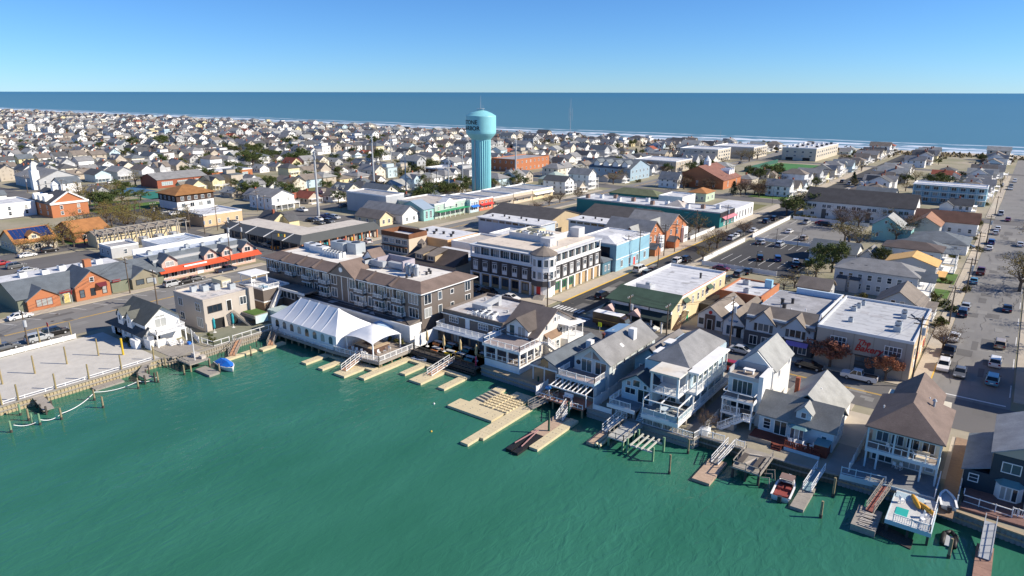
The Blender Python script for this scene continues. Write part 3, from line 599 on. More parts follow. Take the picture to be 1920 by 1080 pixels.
chairs([(-98.3,80.2),(-97.2,80.1),(-95.9,80.3),(-94.6,80.2),(-93,82),(-92.9,83.4),(-93.1,84.8)], CHW, 'white chair beside the outdoor bar counter', 'white chairs around the outdoor bar')

# ---- blue tarpaulin annex behind the tent
solo('tent_annex', MB().add([(-101,88.0,3.1),(-97.2,88.0,2.6),(-97.2,89.7,2.6),(-101,89.7,3.1),(-101,88.0,0),(-97.2,88.0,0),(-97.2,89.7,0),(-101,89.7,0)],[(0,1,2,3),(4,5,1,0),(5,6,2,1),(6,7,3,2),(7,4,0,3)]), M('vinyl_blue',(.40,.55,.72)), 'small pale blue vinyl annex joining the party tent to the restaurant', 'tent annex')

# ---- black dining deck with picnic tables and furled umbrellas
dd_ = thing('dining_deck', 'dark dining deck on black piles between the bar canopy and the white deck house', 'deck', (-82,90,0))
part('deck_boards', MB().box(-89.8,-74,87.6,95.2,-.3,0), M('deck_dark',(.10,.085,.075),'wood'), dd_)
posts(dd_, [(-89.4+i*1.7,87.8) for i in range(10)], -3.2,-.3,.28,PILED,'pile')
part('fender_beam', MB().box(-89.8,-74,87.3,87.6,-.75,-.2).box(-89.8,-74,87.35,87.6,-1.3,-1.0), PILED, dd_)
railing(dd_, [(-89.5,87.7,0),(-80.6,87.7,0)],1.0,METD,1.6); railing(dd_, [(-79.2,87.7,0),(-74.1,87.7,0)],1.0,METD,1.6)
part('white_screen', MB().box(-89.9,-89.75,88.4,95,0,2.6), WHITE, dd_)
GT = MB().box(-.9,.9,-.38,.38,.72,.78).box(-.9,.9,-.8,-.52,.42,.47).box(-.9,.9,.52,.8,.42,.47).box(-.7,-.62,-.75,.75,.38,.42).box(.62,.7,-.75,.75,.38,.42)
for sx in (-.66,.66): GT.bar((sx,-.7,0),(sx,-.2,.75),.08,.08).bar((sx,.7,0),(sx,.2,.75),.08,.08)
PT = MB().box(-.92,.92,-.4,.4,.78,.83); BN = MB().box(-.9,.9,-.8,-.5,.47,.5).box(-.9,.9,.5,.8,.47,.5)
gtm = mesh('table_frame', GT, M('picnic_grey',(.30,.29,.28),'wood')); ptm = {}
for nm, cc in (('yellow',(.75,.48,.02)),('orange',(.62,.20,.05)),('brown',(.30,.18,.06)),('teal',(.05,.25,.28))): ptm[nm] = mesh('bench_seats', MB().add(BN.v,BN.f).box(-.9,.9,-.86,-.8,.15,.5).box(-.9,.9,.8,.86,.15,.5), M('picnic_'+nm, cc))
ttm = mesh('table_top', PT, M('picnic_top',(.50,.50,.49),'wood'))
for x,y,c in ((-87.4,92.6,'orange'),(-85.4,89.8,'orange'),(-84.6,93.2,'teal'),(-82.2,90.2,'yellow'),(-79.7,90.4,'brown'),(-80.7,93.4,'teal'),(-77.2,90.2,'teal'),(-76.2,93.0,'brown')):
    o = thing('picnic_table', {'yellow':'bright yellow picnic table with grey top on the dining deck','orange':'orange-seated picnic table with grey top on the dining deck','brown':'brown-seated picnic table with grey top on the dining deck','teal':'teal-seated picnic table with grey top on the dining deck'}[c], 'picnic table', (x,y,0), 'picnic tables on the dining deck', R.uniform(-.1,.1))
    inst('frame', gtm, o); inst('table_top', ttm, o); inst('bench_seats', ptm[c], o)
UM = mesh('furled_canopy', MB().lathe(0,0,[(.05,1.1),(.26,1.3),(.3,1.7),(.22,2.3),(.26,2.7),(.16,3.1),(.03,3.4)],8), TANC, True); UP = mesh('pole', MB().cyl(0,0,0,3.45,.05,n=6).cyl(0,0,0,.1,.35,n=8), TRIM)
UM2 = mesh('furled_canopy', MB().lathe(0,0,[(.05,.8),(.22,1.0),(.28,1.5),(.24,2.1),(.3,2.6),(.16,3.0),(.03,3.3)],8), TEALC, True)
for x,y in ((-88.6,90.6),(-84.1,90.5),(-80,90.6),(-76.1,90.6)):
    o = thing('patio_umbrella', 'furled tan patio umbrella on a white pole on the dining deck', 'umbrella', (x,y,0), 'tan umbrellas on the dining deck'); inst('pole', UP, o); inst('furled_canopy', UM, o)
solo('pennant_sign', MB().box(-74.9,-74.7,88.8,89.0,0,1.6).cyl(-74.8,88.9,1.6,1.9,.12,.02), M('pink',(.7,.05,.12)), 'narrow pink pennant standing on the dining deck', 'sign')

# ---- brown flat-roofed restaurant behind the dining deck
p = bld('restaurant', 'dark brown flat-roofed restaurant with white roof terrace railing behind the dining deck', 'restaurant', -90.3,-75,97.2,111.5,5.3,BROWN,'flat',M('roof_membrane_pale',(.56,.56,.58),'membrane',c2=(.36,.30,.26)),par=.55,pm=BROWN)
part('cornice', MB().box(-90.6,-74.8,96.95,97.15,4.9,5.1), TRIM, p)
part('awning_terrace', MB().box(-89.9,-74.1,93.6,97.1,2.6,2.8), M('terrace_blue',(.62,.68,.74)), p)
part('front_wall', MB().box(-89.6,-74.2,95.3,97.1,0,2.6), M('timber_wall',(.28,.20,.14),'wood'), p)
railing(p, [(-89.9,94.6,2.8),(-74.3,94.6,2.8)],1.0,TRIM,1.6); railing(p, [(-89.9,94.6,2.8),(-89.9,97,2.8)],1.0,TRIM,1.6)
wins(p,'S',97.2,-89.2,-85.6,1,3.5,2.2,1.1,4,2); wins(p,'S',97.2,-81.6,-78,1,3.5,2.3,1.1,4,2); door(p,'S',97.2,-83.8,2.85,.9,2.1,WHITE); win(p,'S',97.2,-76.6,3.4,1.2,1.1,2,1)
wins(p,'S',95.3,-88.5,-75,6,.4,1.5,1.8,2,1,fm=M('frame_dark',(.06,.05,.05)))
railing(p, [(-84,97.5,5.5),(-77.6,97.5,5.5)],.9,TRIM,1.0,False,'roof_guard')
for i in range(4): unit(p,-83.2+i*1.4,98.9,5.35,1.0,1.0,1.0,ACW,'condenser')
for i in range(3): unit(p,-82.5+i*1.5,100.6,5.35,1.0,1.0,.9,ACW,'condenser')
mb = MB().box(-86.2,-82.2,101.5,103,5.35,6.6).bar((-84.6,103,6.4),(-83.8,107,7.4),1.1,1.0).box(-84.3,-83.3,106.6,107.6,5.3,7.4); part('duct', mb, METG, p)
for x,y in ((-79,104),(-77,107),(-88,108),(-79.6,109.5)): vent(p,x,y,5.3,.2,.5)
part('walk_in_cooler', MB().box(-76.9,-74.3,94.9,96.9,2.85,4.1), WHITE, p)

# ---- white deck house with shingled cross-gable roof
p = thing('deck_house', 'white waterfront house with railed deck over a glazed porch and mottled brown shingle roof', 'house', (-70,98,0)); occ(-76,-62,89,112)
part('base_wall', MB().box(-73.9,-66.0,90.3,97,-.9,1.35), WHITE, p)
part('wall', gable_wall(MB(),-74.2,-67.2,97,109.6,0,5.1,3.4,'x'), M('siding_warm_white',(.76,.72,.66),'siding'), p)
part('porch_floor', MB().box(-73.9,-66.0,90.3,97,1.35,1.5), DECK, p)
posts(p, [(-73.8,90.4),(-71.2,90.4),(-68.7,90.4),(-66.1,90.4),(-66.1,92.6),(-66.1,94.8),(-66.1,96.9)],1.5,4.0,.3,TRIM,'porch_post')
part('porch_back', MB().box(-73.8,-66.4,94.4,94.6,1.5,4.0), M('porch_wall',(.42,.42,.42),'siding'), p)
wins(p,'S',94.4,-73.4,-66.8,3,2.2,1.5,1.3,2,1)
part('deck', MB().box(-74.1,-65.8,90.1,97,4.0,4.25), M('deck_taupe',(.33,.28,.27),'wood'), p); part('deck_fascia', MB().box(-74.2,-65.7,90.0,90.1,3.8,4.3).box(-65.8,-65.7,90.1,97,3.8,4.3), TRIM, p)
railing(p, [(-74,97,4.25),(-74,90.2,4.25),(-65.9,90.2,4.25),(-65.9,96.4,4.25)],1.0,TRIM,1.6,False,'deck_railing'); railing(p, [(-73.6,90.4,1.5),(-66.2,90.4,1.5),(-66.2,96.6,1.5)],.95,TRIM,1.3,False,'porch_railing')
part('roof', gable_roof(MB(),-74.6,-67.0,97,109.6,5.1,3.4,'x',.9,.2,.5), M('shingle_mottled',(.19,.155,.14),'shingle'), p)
part('dormer', gable_wall(MB(),-73.3,-68.4,96.2,101,4.2,6.2,1.7,'y'), WSID, p); part('dormer_roof', gable_roof(MB(),-73.3,-68.4,96.2,102,6.2,1.7,'y',.5,.18,.5), M('shingle_umber',(.12,.10,.09),'shingle'), p)
win(p,'S',96.2,-72,4.4,1.1,2.0,1,1,gm=SLIDER,name='terrace_door'); win(p,'S',96.2,-69.8,4.4,1.6,2.0,2,1,gm=SLIDER,name='terrace_door')
for y,z,w,h in ((100.4,5.2,.6,.9),(103.3,6.2,.6,.8),(104.6,6.2,.6,.8)): win(p,'E',-67.2,y,z,w,h)
for y in (105.4,106.6,107.8): win(p,'E',-67.2,y,2.9,.9,1.5,1,2)
part('bay_roof', MB().add([(-67.2,99.6,4.6),(-67.2,104.2,4.6),(-66,104.2,3.7),(-66,99.6,3.7),(-67.2,99.6,4.4),(-67.2,104.2,4.4),(-66,104.2,3.55),(-66,99.6,3.55)],[(0,3,2,1),(4,5,6,7),(3,7,6,2),(0,4,7,3),(1,2,6,5)]), M('shingle_tan',(.27,.18,.12),'shingle'), p)
part('bay', MB().box(-67.2,-66.2,99.9,103.9,0,3.7), M('siding_warm_white',(0,0,0)), p)
part('back_porch', MB().box(-67.2,-65.2,105,110.6,0,2.4), WSID, p); posts(p,[(-65.3,105.2),(-65.3,107.8),(-65.3,110.4)],2.4,4.7,.14); part('back_porch_roof', MB().bar((-66.4,104.6,5.4),(-66.4,110.9,4.75),3.0,.18), TRIM, p)
stairs(p,(-65.1,102.6,.1),(-65.1,97.2,4.2),1.1,mat=TRIM); railing(p,[(-64.6,102.6,.2),(-64.6,97.2,4.3)],.95,TRIM,1.2)
wins(p,'E',-66.2,100.2,103.6,2,1.4,.9,1.4,1,2)
part('garage_roof', gable_roof(MB(),-77.2,-74.8,106.8,111.6,4.2,1.6,'x',.4), M('shingle_umber',(0,0,0)), p)

# ---- open carport shed with slate roof and tall white chimney
p = thing('boat_shed', 'open-sided shed with pale slate gable roof and square white chimney', 'shed', (-59.6,98,0)); occ(-63.4,-56.4,90,106)
part('roof', MB().ext([(-63.4,2.8),(-60.6,4.5),(-56.6,2.8),(-56.6,3.0),(-60.6,4.75),(-63.4,3.0)],89.9,105.6,'y'), SHS, p)
part('wall', MB().box(-63,-56.9,95,105.3,0,2.8), WSID, p); posts(p,[(-63,90.3),(-60.6,90.2),(-58.2,90.2),(-56.9,90.3)],0,2.85,.16); part('beam', MB().box(-63.4,-56.6,89.9,90.05,2.55,2.85), TRIM, p)
part('chimney', MB().box(-57.5,-56.5,98.6,99.8,2.8,5.9), WHITE, p); part('stove_pipe', MB().cyl(-55.6,101.4,3,6.6,.22,n=8).cyl(-55.6,101.4,6.6,6.9,.35,n=8), M('rust',(.20,.06,.03),'metal'), p)
part('exhaust_fan', MB().cyl(-54.5,103.2,4.6,6.2,.4,n=10).cyl(-54.5,103.2,6.2,6.9,.6,.45,n=10).cyl(-54.5,103.2,6.9,7.2,.75,.4,n=10), METG, p)

# ---- long grey-roofed house with deck and pergola
p = bld('long_house', 'long narrow pale house with grey shingle roof and white balcony over a pergola', 'house', -56,-49.3,92.4,109.3,5.4,M('siding_ice',(.58,.64,.66),'siding'),'gable',SHG,'y',2.3)
part('balcony', MB().box(-56.9,-49.9,88.6,92.4,2.8,3.0), M('deck_pinkbrown',(.36,.25,.22),'wood'), p); part('balcony_fascia', MB().box(-57,-49.8,88.5,88.6,2.55,3.05).box(-49.9,-49.8,88.6,92.4,2.55,3.05), BLUE, p)
part('lower_wall', MB().box(-56.7,-50,89.6,92.4,0,2.8), BLUE, p)
railing(p,[(-56.9,92.3,3),(-56.9,88.7,3),(-49.95,88.7,3),(-49.95,92.3,3)],1.0,TRIM,1.7)
for i in range(9): x = -56.6+i*.82; part('pergola_slat', MB().bar((x,86.0,2.15),(x,89.6,2.6),.1,.15), TRIM, p)
part('pergola_beam', MB().box(-56.9,-49.7,85.95,86.1,1.9,2.1), TRIM, p); posts(p,[(-56.8,86),(-49.8,86)],0,1.95,.14,TRIM,'pergola_post')
wins(p,'S',89.6,-56.4,-50.4,4,.2,1.3,2.1,1,1,gm=SLIDER)
win(p,'S',92.4,-53.6,3.1,1.9,2.1,2,1,gm=SLIDER,name='sliding_door'); win(p,'S',92.4,-50.9,3.1,2.0,2.1,2,1,gm=SLIDER,name='sliding_door')
part('round_window', MB().ext([(-55.2+.42*math.cos(t*.628),4.4+.42*math.sin(t*.628)) for t in range(10)],92.33,92.4,'y'), GLASS, p)
for s in (-1,1): part('gable_window', MB().add([(-52.65+s*.15,92.36,5.6),(-52.65+s*1.6,92.36,5.6),(-52.65+s*.15,92.36,6.9)],[(0,1,2)] if s > 0 else [(0,2,1)]), GLASS, p)
for y,w in ((94.2,1.4),(97.4,.6),(99.6,.6),(102.2,.7),(105.4,1.3),(107.2,1.3)): win(p,'E',-49.3,y,4.0,w,1.1,2 if w > 1 else 1,1)
part('roof_chimney', MB().box(-51.4,-50.3,102.6,103.8,5.5,8.3), WHITE, p); part('skylight', MB().add([(-50.9,98.6,6.72),(-50.3,98.6,6.3),(-50.3,99.3,6.3),(-50.9,99.3,6.72),(-50.9,98.6,6.6),(-50.3,98.6,6.1),(-50.3,99.3,6.1),(-50.9,99.3,6.6)],[(0,1,2,3),(4,5,1,0),(6,7,3,2),(5,6,2,1),(7,4,0,3)]), TRIM, p)
part('shed_dormer', MB().add([(-55.8,102,7.0),(-53.2,102,7.4),(-53.2,107.5,7.4),(-55.8,107.5,7.0),(-55.8,102,5.6),(-53.2,102,7.0),(-53.2,107.5,7.0),(-55.8,107.5,5.6)],[(0,1,2,3),(4,5,1,0),(6,7,3,2),(7,4,0,3)]), M('roof_blue',(.22,.36,.52),'metal'), p)
d2 = thing('back_deck', 'small redwood boat deck with white posts at the foot of the long house', 'deck', (-54,86.5,0))
part('deck_boards', MB().box(-58.4,-49.7,84.9,88.5,-.2,.02), M('deck_terracotta',(.36,.16,.10),'wood'), d2); posts(d2,[(-58.2,85.1),(-55.4,85.1),(-52.6,85.1),(-49.9,85.1)],-3,-.2,.24,PILE,'pile'); railing(d2,[(-58.3,85,0),(-53.4,85,0)],.75,TRIM,1.2,False); railing(d2,[(-51.6,85,0),(-49.8,85,0)],.75,TRIM,1.0,False)
solo('kayak', MB().lathe(0,0,[(.02,-1.5),(.25,-1.1),(.36,0),(.25,1.1),(.02,1.5)],8), M('kayak_blue',(.01,.22,.60)), 'bright blue kayak leaning on the white fence by the long house', 'kayak')
k = bpy.data.objects['kayak']; k.rotation_euler = (1.2,0,.9); k.location = (-58.3,87.2,.75)
solo('bench', MB().box(-54.6,-52.9,86.7,87.3,.42,.5).box(-54.6,-52.9,87.25,87.32,.5,.95).box(-54.5,-54.4,86.75,87.25,.02,.42).box(-53.1,-53,86.75,87.25,.02,.42), TRIM, 'white slatted bench on the redwood boat deck', 'bench')
# neighbour fence
def fence(name, label, pts, h=1.8, mat=None, pitch=.16, z=0):
    f = thing(name, label, 'fence', (pts[0][0],pts[0][1],z))
    mb = MB(); pm_ = MB()
    for a,b_ in zip(pts[:-1],pts[1:]):
        A=Vector((a[0],a[1],z)); B2=Vector((b_[0],b_[1],z)); L_=(B2-A).length; n=max(1,int(L_/2.2))
        dirv=(B2-A).normalized(); nn=Vector((-dirv.y,dirv.x,0))*.02
        vs=[A-nn,A+nn,B2+nn,B2-nn]; vs=[(v.x,v.y,z+.08) for v in vs]+[(v.x,v.y,z+h) for v in vs]
        mb.add(vs,[(3,2,1,0),(4,5,6,7),(0,1,5,4),(1,2,6,5),(2,3,7,6),(3,0,4,7)])
        for i in range(n+1):
            q_=A.lerp(B2,i/n); pm_.box(q_.x-.07,q_.x+.07,q_.y-.07,q_.y+.07,z,z+h+.12)
        mb.bar(A+Vector((0,0,h)),B2+Vector((0,0,h)),.09,.1); mb.bar(A+Vector((0,0,.3)),B2+Vector((0,0,.3)),.09,.1)
    part('fence_panel', mb, mat or WHITE, f); part('fence_posts', pm_, mat or WHITE, f); return f
fence('yard_fence','white vinyl fence between the long house and the blue beach house',[(-48.6,86.4),(-48.6,96)],1.8)
fence('yard_fence','short white fence beside the redwood boat deck',[(-58.8,85.2),(-58.8,88.6)],1.5)
# ---- blue beach house complex on piles (H6)
p = thing('beach_house', 'pale blue raised beach house with white sunroom, roofed porch and glass-railed decks', 'house', (-40,96,0)); occ(-48,-33.5,86,110)
part('pile_footing', MB().box(-45.4,-45,87,87.4,0,1.4).box(-42.2,-41.8,87,87.4,0,1.4).box(-40,-39.6,87,87.4,0,1.4).box(-37.4,-37,87,87.4,0,1.4).box(-35.2,-34.8,87,87.4,0,1.4).box(-35.2,-34.8,90,90.4,0,1.4).box(-35.2,-34.8,93.5,93.9,0,1.4).box(-35.2,-34.8,97,97.4,0,1.4).box(-35.2,-34.8,100.5,100.9,0,1.4).box(-45,-35.6,91,108,0,1.4), CONC, p)
part('deck', MB().box(-46,-41.4,86.1,91.5,1.4,1.8).box(-40.3,-34.5,86.1,91.5,1.4,1.8).box(-41.4,-40.3,88.4,91.5,1.4,1.8).box(-35.6,-34.5,91.5,107,1.4,1.8), M('deck_bluegrey',(.20,.24,.27),'wood'), p)
part('deck_fascia', MB().box(-46.1,-41.4,86.0,86.1,1.3,1.9).box(-40.3,-34.4,86.0,86.1,1.3,1.9).box(-34.5,-34.4,86.1,107,1.3,1.9), TRIM, p)
part('wall', gable_wall(MB(),-47.6,-43.2,98,108,0,5.4,1.9,'y'), BLUE2, p); part('roof', gable_roof(MB(),-47.6,-42.0,97.8,109,5.4,2.2,'y',.4), M('shingle_ash',(.22,.205,.20),'shingle'), p)
part('main_wall', MB().box(-43.2,-35.6,92.6,107.5,1.8,7.8), BLUE, p)
part('main_roof', hip_roof(MB(),-42.6,-36,92.8,107.5,7.8,2.4,.2), SHG, p)
part('flat_dormer_roof', MB().box(-43.4,-39.4,99.6,101.9,8.3,8.5).box(-43,-39.8,94.8,97.6,8.2,8.4), WHITE, p); part('flat_dormer', MB().box(-43,-39.6,95,97.4,6.5,8.2).box(-43.1,-39.7,99.8,101.7,6.8,8.3), GREYW, p)
win(p,'S',95,-41.6,7.1,.7,.8)
# sunroom
part('sunroom', gable_wall(MB(),-45.4,-40.2,89.4,93,1.8,4.6,1.6,'y'), BLUE, p); part('sunroom_roof', gable_roof(MB(),-45.6,-40,89.2,98,4.6,1.65,'y',.35,.16,.3), M('shingle_navy',(.05,.075,.10),'shingle'), p)
win(p,'S',89.4,-43.9,2.9,1.7,.9,2,1); win(p,'S',89.4,-41.6,1.85,1.9,2.1,2,1,gm=SLIDER,name='sliding_door'); win(p,'S',89.4,-42.9,4.3,1.1,1.0,1,1); win(p,'S',89.4,-44.2,4.2,.6,.7); win(p,'S',89.4,-41.4,4.2,.5,.6)
# porch tower
part('porch_floor', MB().box(-40.2,-35.7,88.6,92.6,4.5,4.75), WHITE, p); part('porch_roof', MB().box(-40.4,-35.6,88.3,93.2,7.7,8.0), M('roof_cream',(.70,.68,.63),'membrane',c2=(.6,.5,.36)), p)
posts(p,[(-40.1,88.7),(-35.9,88.7),(-40.1,92.3),(-35.9,92)],4.75,7.7,.3,TRIM,'porch_post'); railing(p,[(-40.1,88.7,4.75),(-35.9,88.7,4.75),(-35.9,92,4.75)],1.0,TRIM,2.1,True,'porch_railing')
part('porch_back', MB().box(-40.2,-35.7,92.45,92.6,4.75,7.7), GREYW, p)
part('side_gallery_roof', MB().box(-35.8,-33.9,91.4,104.4,7.7,8.0), WHITE, p); part('side_gallery_floor', MB().box(-35.6,-34.1,91.6,104.2,4.4,4.75), WHITE, p)
posts(p,[(-34.2,91.7+i*2.05) for i in range(7)],4.75,7.7,.18,TRIM,'gallery_post'); railing(p,[(-34.2,91.7,4.75),(-34.2,104.1,4.75)],1.0,TRIM,2.05,True,'gallery_railing')
posts(p,[(-34.6,91.7+i*2.9) for i in range(5)],1.8,4.4,.2,TRIM,'gallery_post'); railing(p,[(-34.6,91.7,1.8),(-34.6,106.8,1.8)],1.0,TRIM,2.4,True,'gallery_railing')
wins(p,'E',-35.6,93,106.5,5,2.4,.8,1.6,1,2); wins(p,'E',-35.6,93.2,103.6,5,5.1,1.1,2.1,1,1,gm=SLIDER)
# decks front railings + sun frame
railing(p,[(-45.9,91,1.8),(-45.9,86.2,1.8),(-42.2,86.2,1.8)],1.0,TRIM,1.6); railing(p,[(-40.2,86.2,1.8),(-34.6,86.2,1.8),(-34.6,91.4,1.8)],1.0,TRIM,1.9,False,'glass_railing')
part('glass_panel', MB().box(-40.1,-34.7,86.22,86.24,1.95,2.7).box(-34.64,-34.62,86.3,91.3,1.95,2.7), M('clear_panel',(.35,.45,.5),rough=.1), p)
fr = MB()
for x in (-40.2,-37.4,-34.7): fr.bar((x,86.3,4.25),(x,92.4,4.5),.14,.16).box(x-.07,x+.07,86.25,86.4,1.8,4.2)
fr.box(-40.3,-34.6,86.25,86.4,4.1,4.25); part('sun_frame', fr, TRIM, p)
stairs(p,(-40.85,86.6,.05),(-40.85,88.6,1.8),1.0,mat=BLUE); win(p,'S',92.6,-38.6,1.9,1.8,2.0,2,1,gm=SLIDER,name='sliding_door'); win(p,'S',92.6,-36.6,2.2,.9,1.5); win(p,'S',92.6,-40.4,2.2,.9,1.5)
win(p,'S',98,-46.2,3.4,.8,.9)
solo('patio_table', MB().cyl(-37.6,88.3,1.8,2.5,.06).cyl(-37.6,88.3,2.5,2.56,.75,n=12).cyl(-37.6,88.3,1.8,1.84,.35), M('table_blue',(.55,.65,.72)), 'round pale glass table on the beach house deck', 'table')
solo('sofa', MB().box(-36.6,-35,88.9,89.7,1.85,2.2).box(-36.6,-35,89.5,89.7,2.2,2.55), M('sofa_cream',(.68,.62,.52)), 'cream outdoor sofa on the beach house deck', 'sofa')
solo('barbecue', MB().box(-44.9,-44.2,90.2,90.7,1.8,2.7).cyl(-44.55,90.45,2.7,3.0,.35,.2,n=8), BLACK, 'black covered barbecue on the beach house deck', 'barbecue')
fence('bay_fence','low white picket fence on the bulkhead below the beach house',[(-48.6,86.3),(-45.4,86.3)],.9,z=0)
bf = thing('bay_railing','white picket railing along the bulkhead in front of the beach house','railing',(-36,86.7,0)); railing(bf,[(-44.6,86.3,0),(-42.8,86.4,0)],1.0,TRIM,1.2); railing(bf,[(-40.2,86.5,0),(-32.2,86.6,0),(-31.9,88.1,0)],1.0,TRIM,1.7)
fence('yard_fence','grey-white fence beside the paved path of the beach house',[(-31.6,89.4),(-31.6,107)],1.7,GREYW)
solo('planter_box', MB().box(-32.2,-30.9,88.6,89.9,0,.9).box(-32,-31.1,88.8,89.7,.9,.95), WHITE, 'square white planter box at the corner of the bulkhead', 'planter')
# ---- tall narrow white house
p = thing('tall_house', 'tall narrow white house with steep grey roof, roof terrace and stacked balconies', 'house', (-28.5,102,0)); occ(-31.4,-25.4,95,111)
part('wall', gable_wall(MB(),-31.2,-25.7,100.4,110,0,7.4,2.6,'y'), M('siding_bright',(.80,.79,.76),'siding'), p)
part('roof', gable_roof(MB(),-31.2,-25.7,101.0,110.2,7.4,2.6,'y',.3,.18,.3), SHL, p)
part('front_wall', MB().box(-31.2,-26.4,96.6,100.4,0,6.9), BLUE, p); part('side_wall', MB().box(-26.55,-25.9,96,100.6,0,7.9), WHITE, p)
part('roof_terrace', MB().box(-31.05,-26.6,96.75,100.35,6.86,7.07), DECK, p); part('terrace_parapet', MB().box(-31.2,-26.5,96.5,96.7,6.7,7.3).box(-31.3,-31.1,96.7,101,6.7,7.9).box(-31.1,-26.56,100.28,100.37,7.07,8.1), GREYW, p)
part('balcony', MB().box(-31.1,-26.5,94.2,96.6,4.0,4.25).box(-31.1,-26.5,94.2,96.6,1.7,1.95), DECK, p); part('balcony_fascia', MB().box(-31.2,-26.4,94.1,94.2,3.9,4.3).box(-31.2,-26.4,94.1,94.2,1.6,2.0).box(-26.5,-26.4,94.2,96.6,3.9,4.3).box(-26.5,-26.4,94.2,96.6,1.6,2.0), TRIM, p)
railing(p,[(-31.1,96.5,4.25),(-31.1,94.3,4.25),(-26.5,94.3,4.25),(-26.5,96.5,4.25)],1.0,TRIM,2.2,False); railing(p,[(-31.1,96.5,1.95),(-31.1,94.3,1.95),(-28.4,94.3,1.95)],1.0,TRIM,1.4)
posts(p,[(-31,94.3),(-28.8,94.3),(-26.6,94.3)],0,4.0,.2)
win(p,'S',96.6,-29,4.4,2.9,2.0,4,1,gm=SLIDER,name='sliding_door'); win(p,'S',96.6,-29,2.0,2.9,1.7,3,1,gm=SLIDER,name='sliding_door'); win(p,'S',96.6,-28.2,.2,1.2,1.5,1,1)
win(p,'E',-25.7,103.4,5.7,.6,1.0); win(p,'E',-25.7,108.6,6.2,.5,.6)
stairs(p,(-30.6,92.2,0),(-27.6,93.6,1.95),1.0,mat=TRIM); railing(p,[(-30.6,91.7,.1),(-27.6,93.1,1.95),(-26.5,93.2,1.95)],.95,TRIM,1.2); part('stair_landing', MB().box(-27.7,-26.4,92.9,94.2,1.75,1.95), TRIM, p)
part('storage_box', MB().box(-29.6,-28.4,92.4,93.8,0,.95), CONC, p)
solo('terrace_table', MB().box(-29.6,-28,98,98.9,7.65,7.75).box(-29.5,-29.4,98.1,98.8,7,7.65).box(-28.2,-28.1,98.1,98.8,7,7.65), TRIM, 'white table on the roof terrace of the tall house', 'table')
# ---- low cottage with two grey roofs and a dormer
p = thing('cottage', 'low white cottage with pale grey shingle roofs, small dormer and redwood deck', 'house', (-20.4,101,0)); occ(-25.8,-15,92,110)
part('wall', gable_wall(MB(),-25.5,-15.3,94.4,101,0,3.1,2.3,'x'), M('siding_sky',(.60,.70,.76),'siding'), p); part('roof', gable_roof(MB(),-25.5,-15.3,94.4,101,3.1,2.3,'x',.35), M('shingle_mossy',(.25,.25,.235),'shingle'), p)
part('rear_wall', gable_wall(MB(),-24,-16,101,108.6,0,3.1,3.0,'y'), WSID, p); part('rear_roof', gable_roof(MB(),-24,-16,98,108.8,3.1,3.0,'y',.35), SHL, p)
part('dormer', gable_wall(MB(),-20.6,-18.6,94.9,98,3.3,4.6,.9,'y'), M('siding_sky',(0,0,0)), p); part('dormer_roof', gable_roof(MB(),-20.6,-18.6,94.9,98.2,4.6,.9,'y',.25,.12,.2), SHL, p); win(p,'S',94.9,-19.6,3.85,.6,.75)
part('chimney', MB().box(-22.9,-22.3,102.2,102.8,3.8,6.6), BRICKR, p); part('skylight', MB().add([(-18,95.6,4.1),(-17.2,95.6,4.1),(-17.2,96.4,4.65),(-18,96.4,4.65),(-18,95.6,3.8),(-17.2,95.6,3.8),(-17.2,96.4,4.3),(-18,96.4,4.3)],[(0,1,2,3),(4,5,1,0),(5,6,2,1),(7,4,0,3)]), BLACK, p)
win(p,'S',94.4,-24.3,1.0,.9,1.5,1,3); win(p,'S',94.4,-22.4,.6,1.6,2.0,2,1,gm=SLIDER,name='sliding_door'); win(p,'S',94.4,-16.5,1.2,.6,.9)
bm = MB(); pts = [(-21.4,94.4),(-20.9,93.5),(-18.9,93.5),(-18.4,94.4)]; bm.prism(pts,.5,1.0); part('bay_base', bm, WHITE, p); part('bay_roof', MB().add([(x,y,2.6) for x,y in [(-21.6,94.4),(-21,93.3),(-18.8,93.3),(-18.2,94.4)]]+[(-20.8,94.4,3.05),(-19,94.4,3.05)],[(0,1,4),(1,2,5,4),(2,3,5),(3,2,1,0)]), M('copper_roof',(.16,.30,.32),'metal'), p)
for u in (-20.5,-19.9,-19.3): win(p,'S',93.5,u,1.05,.5,1.5,1,1,t=.05)
part('deck', MB().box(-25.9,-16.2,91.4,94.4,.3,.5), DECKR, p); railing(p,[(-20.9,91.5,.5),(-16.3,91.5,.5)],.9,DECKR,1.3,True,'deck_railing'); part('deck_skirt', MB().box(-25.9,-22.7,91.3,91.4,-.1,.6), M('fence_tan',(.42,.35,.27),'wood'), p)
part('deck_skirt', MB().box(-20.9,-16.2,91.3,91.4,-.1,.45), BLUE, p); stairs(p,(-21.8,90.4,0),(-21.8,91.4,.5),1.2,3,DECKR); part('shed', MB().box(-17.2,-15.5,92.2,94.2,0,1.7), DECKR, p); part('shed_roof', MB().box(-17.3,-15.4,92.1,94.3,1.7,1.8), M('copper_roof',(0,0,0)), p)
wins(p,'E',-15.3,95.4,100.4,2,1.2,.8,1.1)
chairs([(-20.4,92.6),(-19.6,92.4),(-18.5,92.5),(-17.7,93)], CHW, 'white chair on the redwood cottage deck', 'white chairs on the cottage deck', .5)
vent(p,-19.2,102.4,5.2,.1,.5,TRIM)
fence('yard_fence','pale vinyl fence running down the gravel yard beside the brown-roofed house',[(-12.2,89.6),(-12.2,104)],1.7,WHITE)
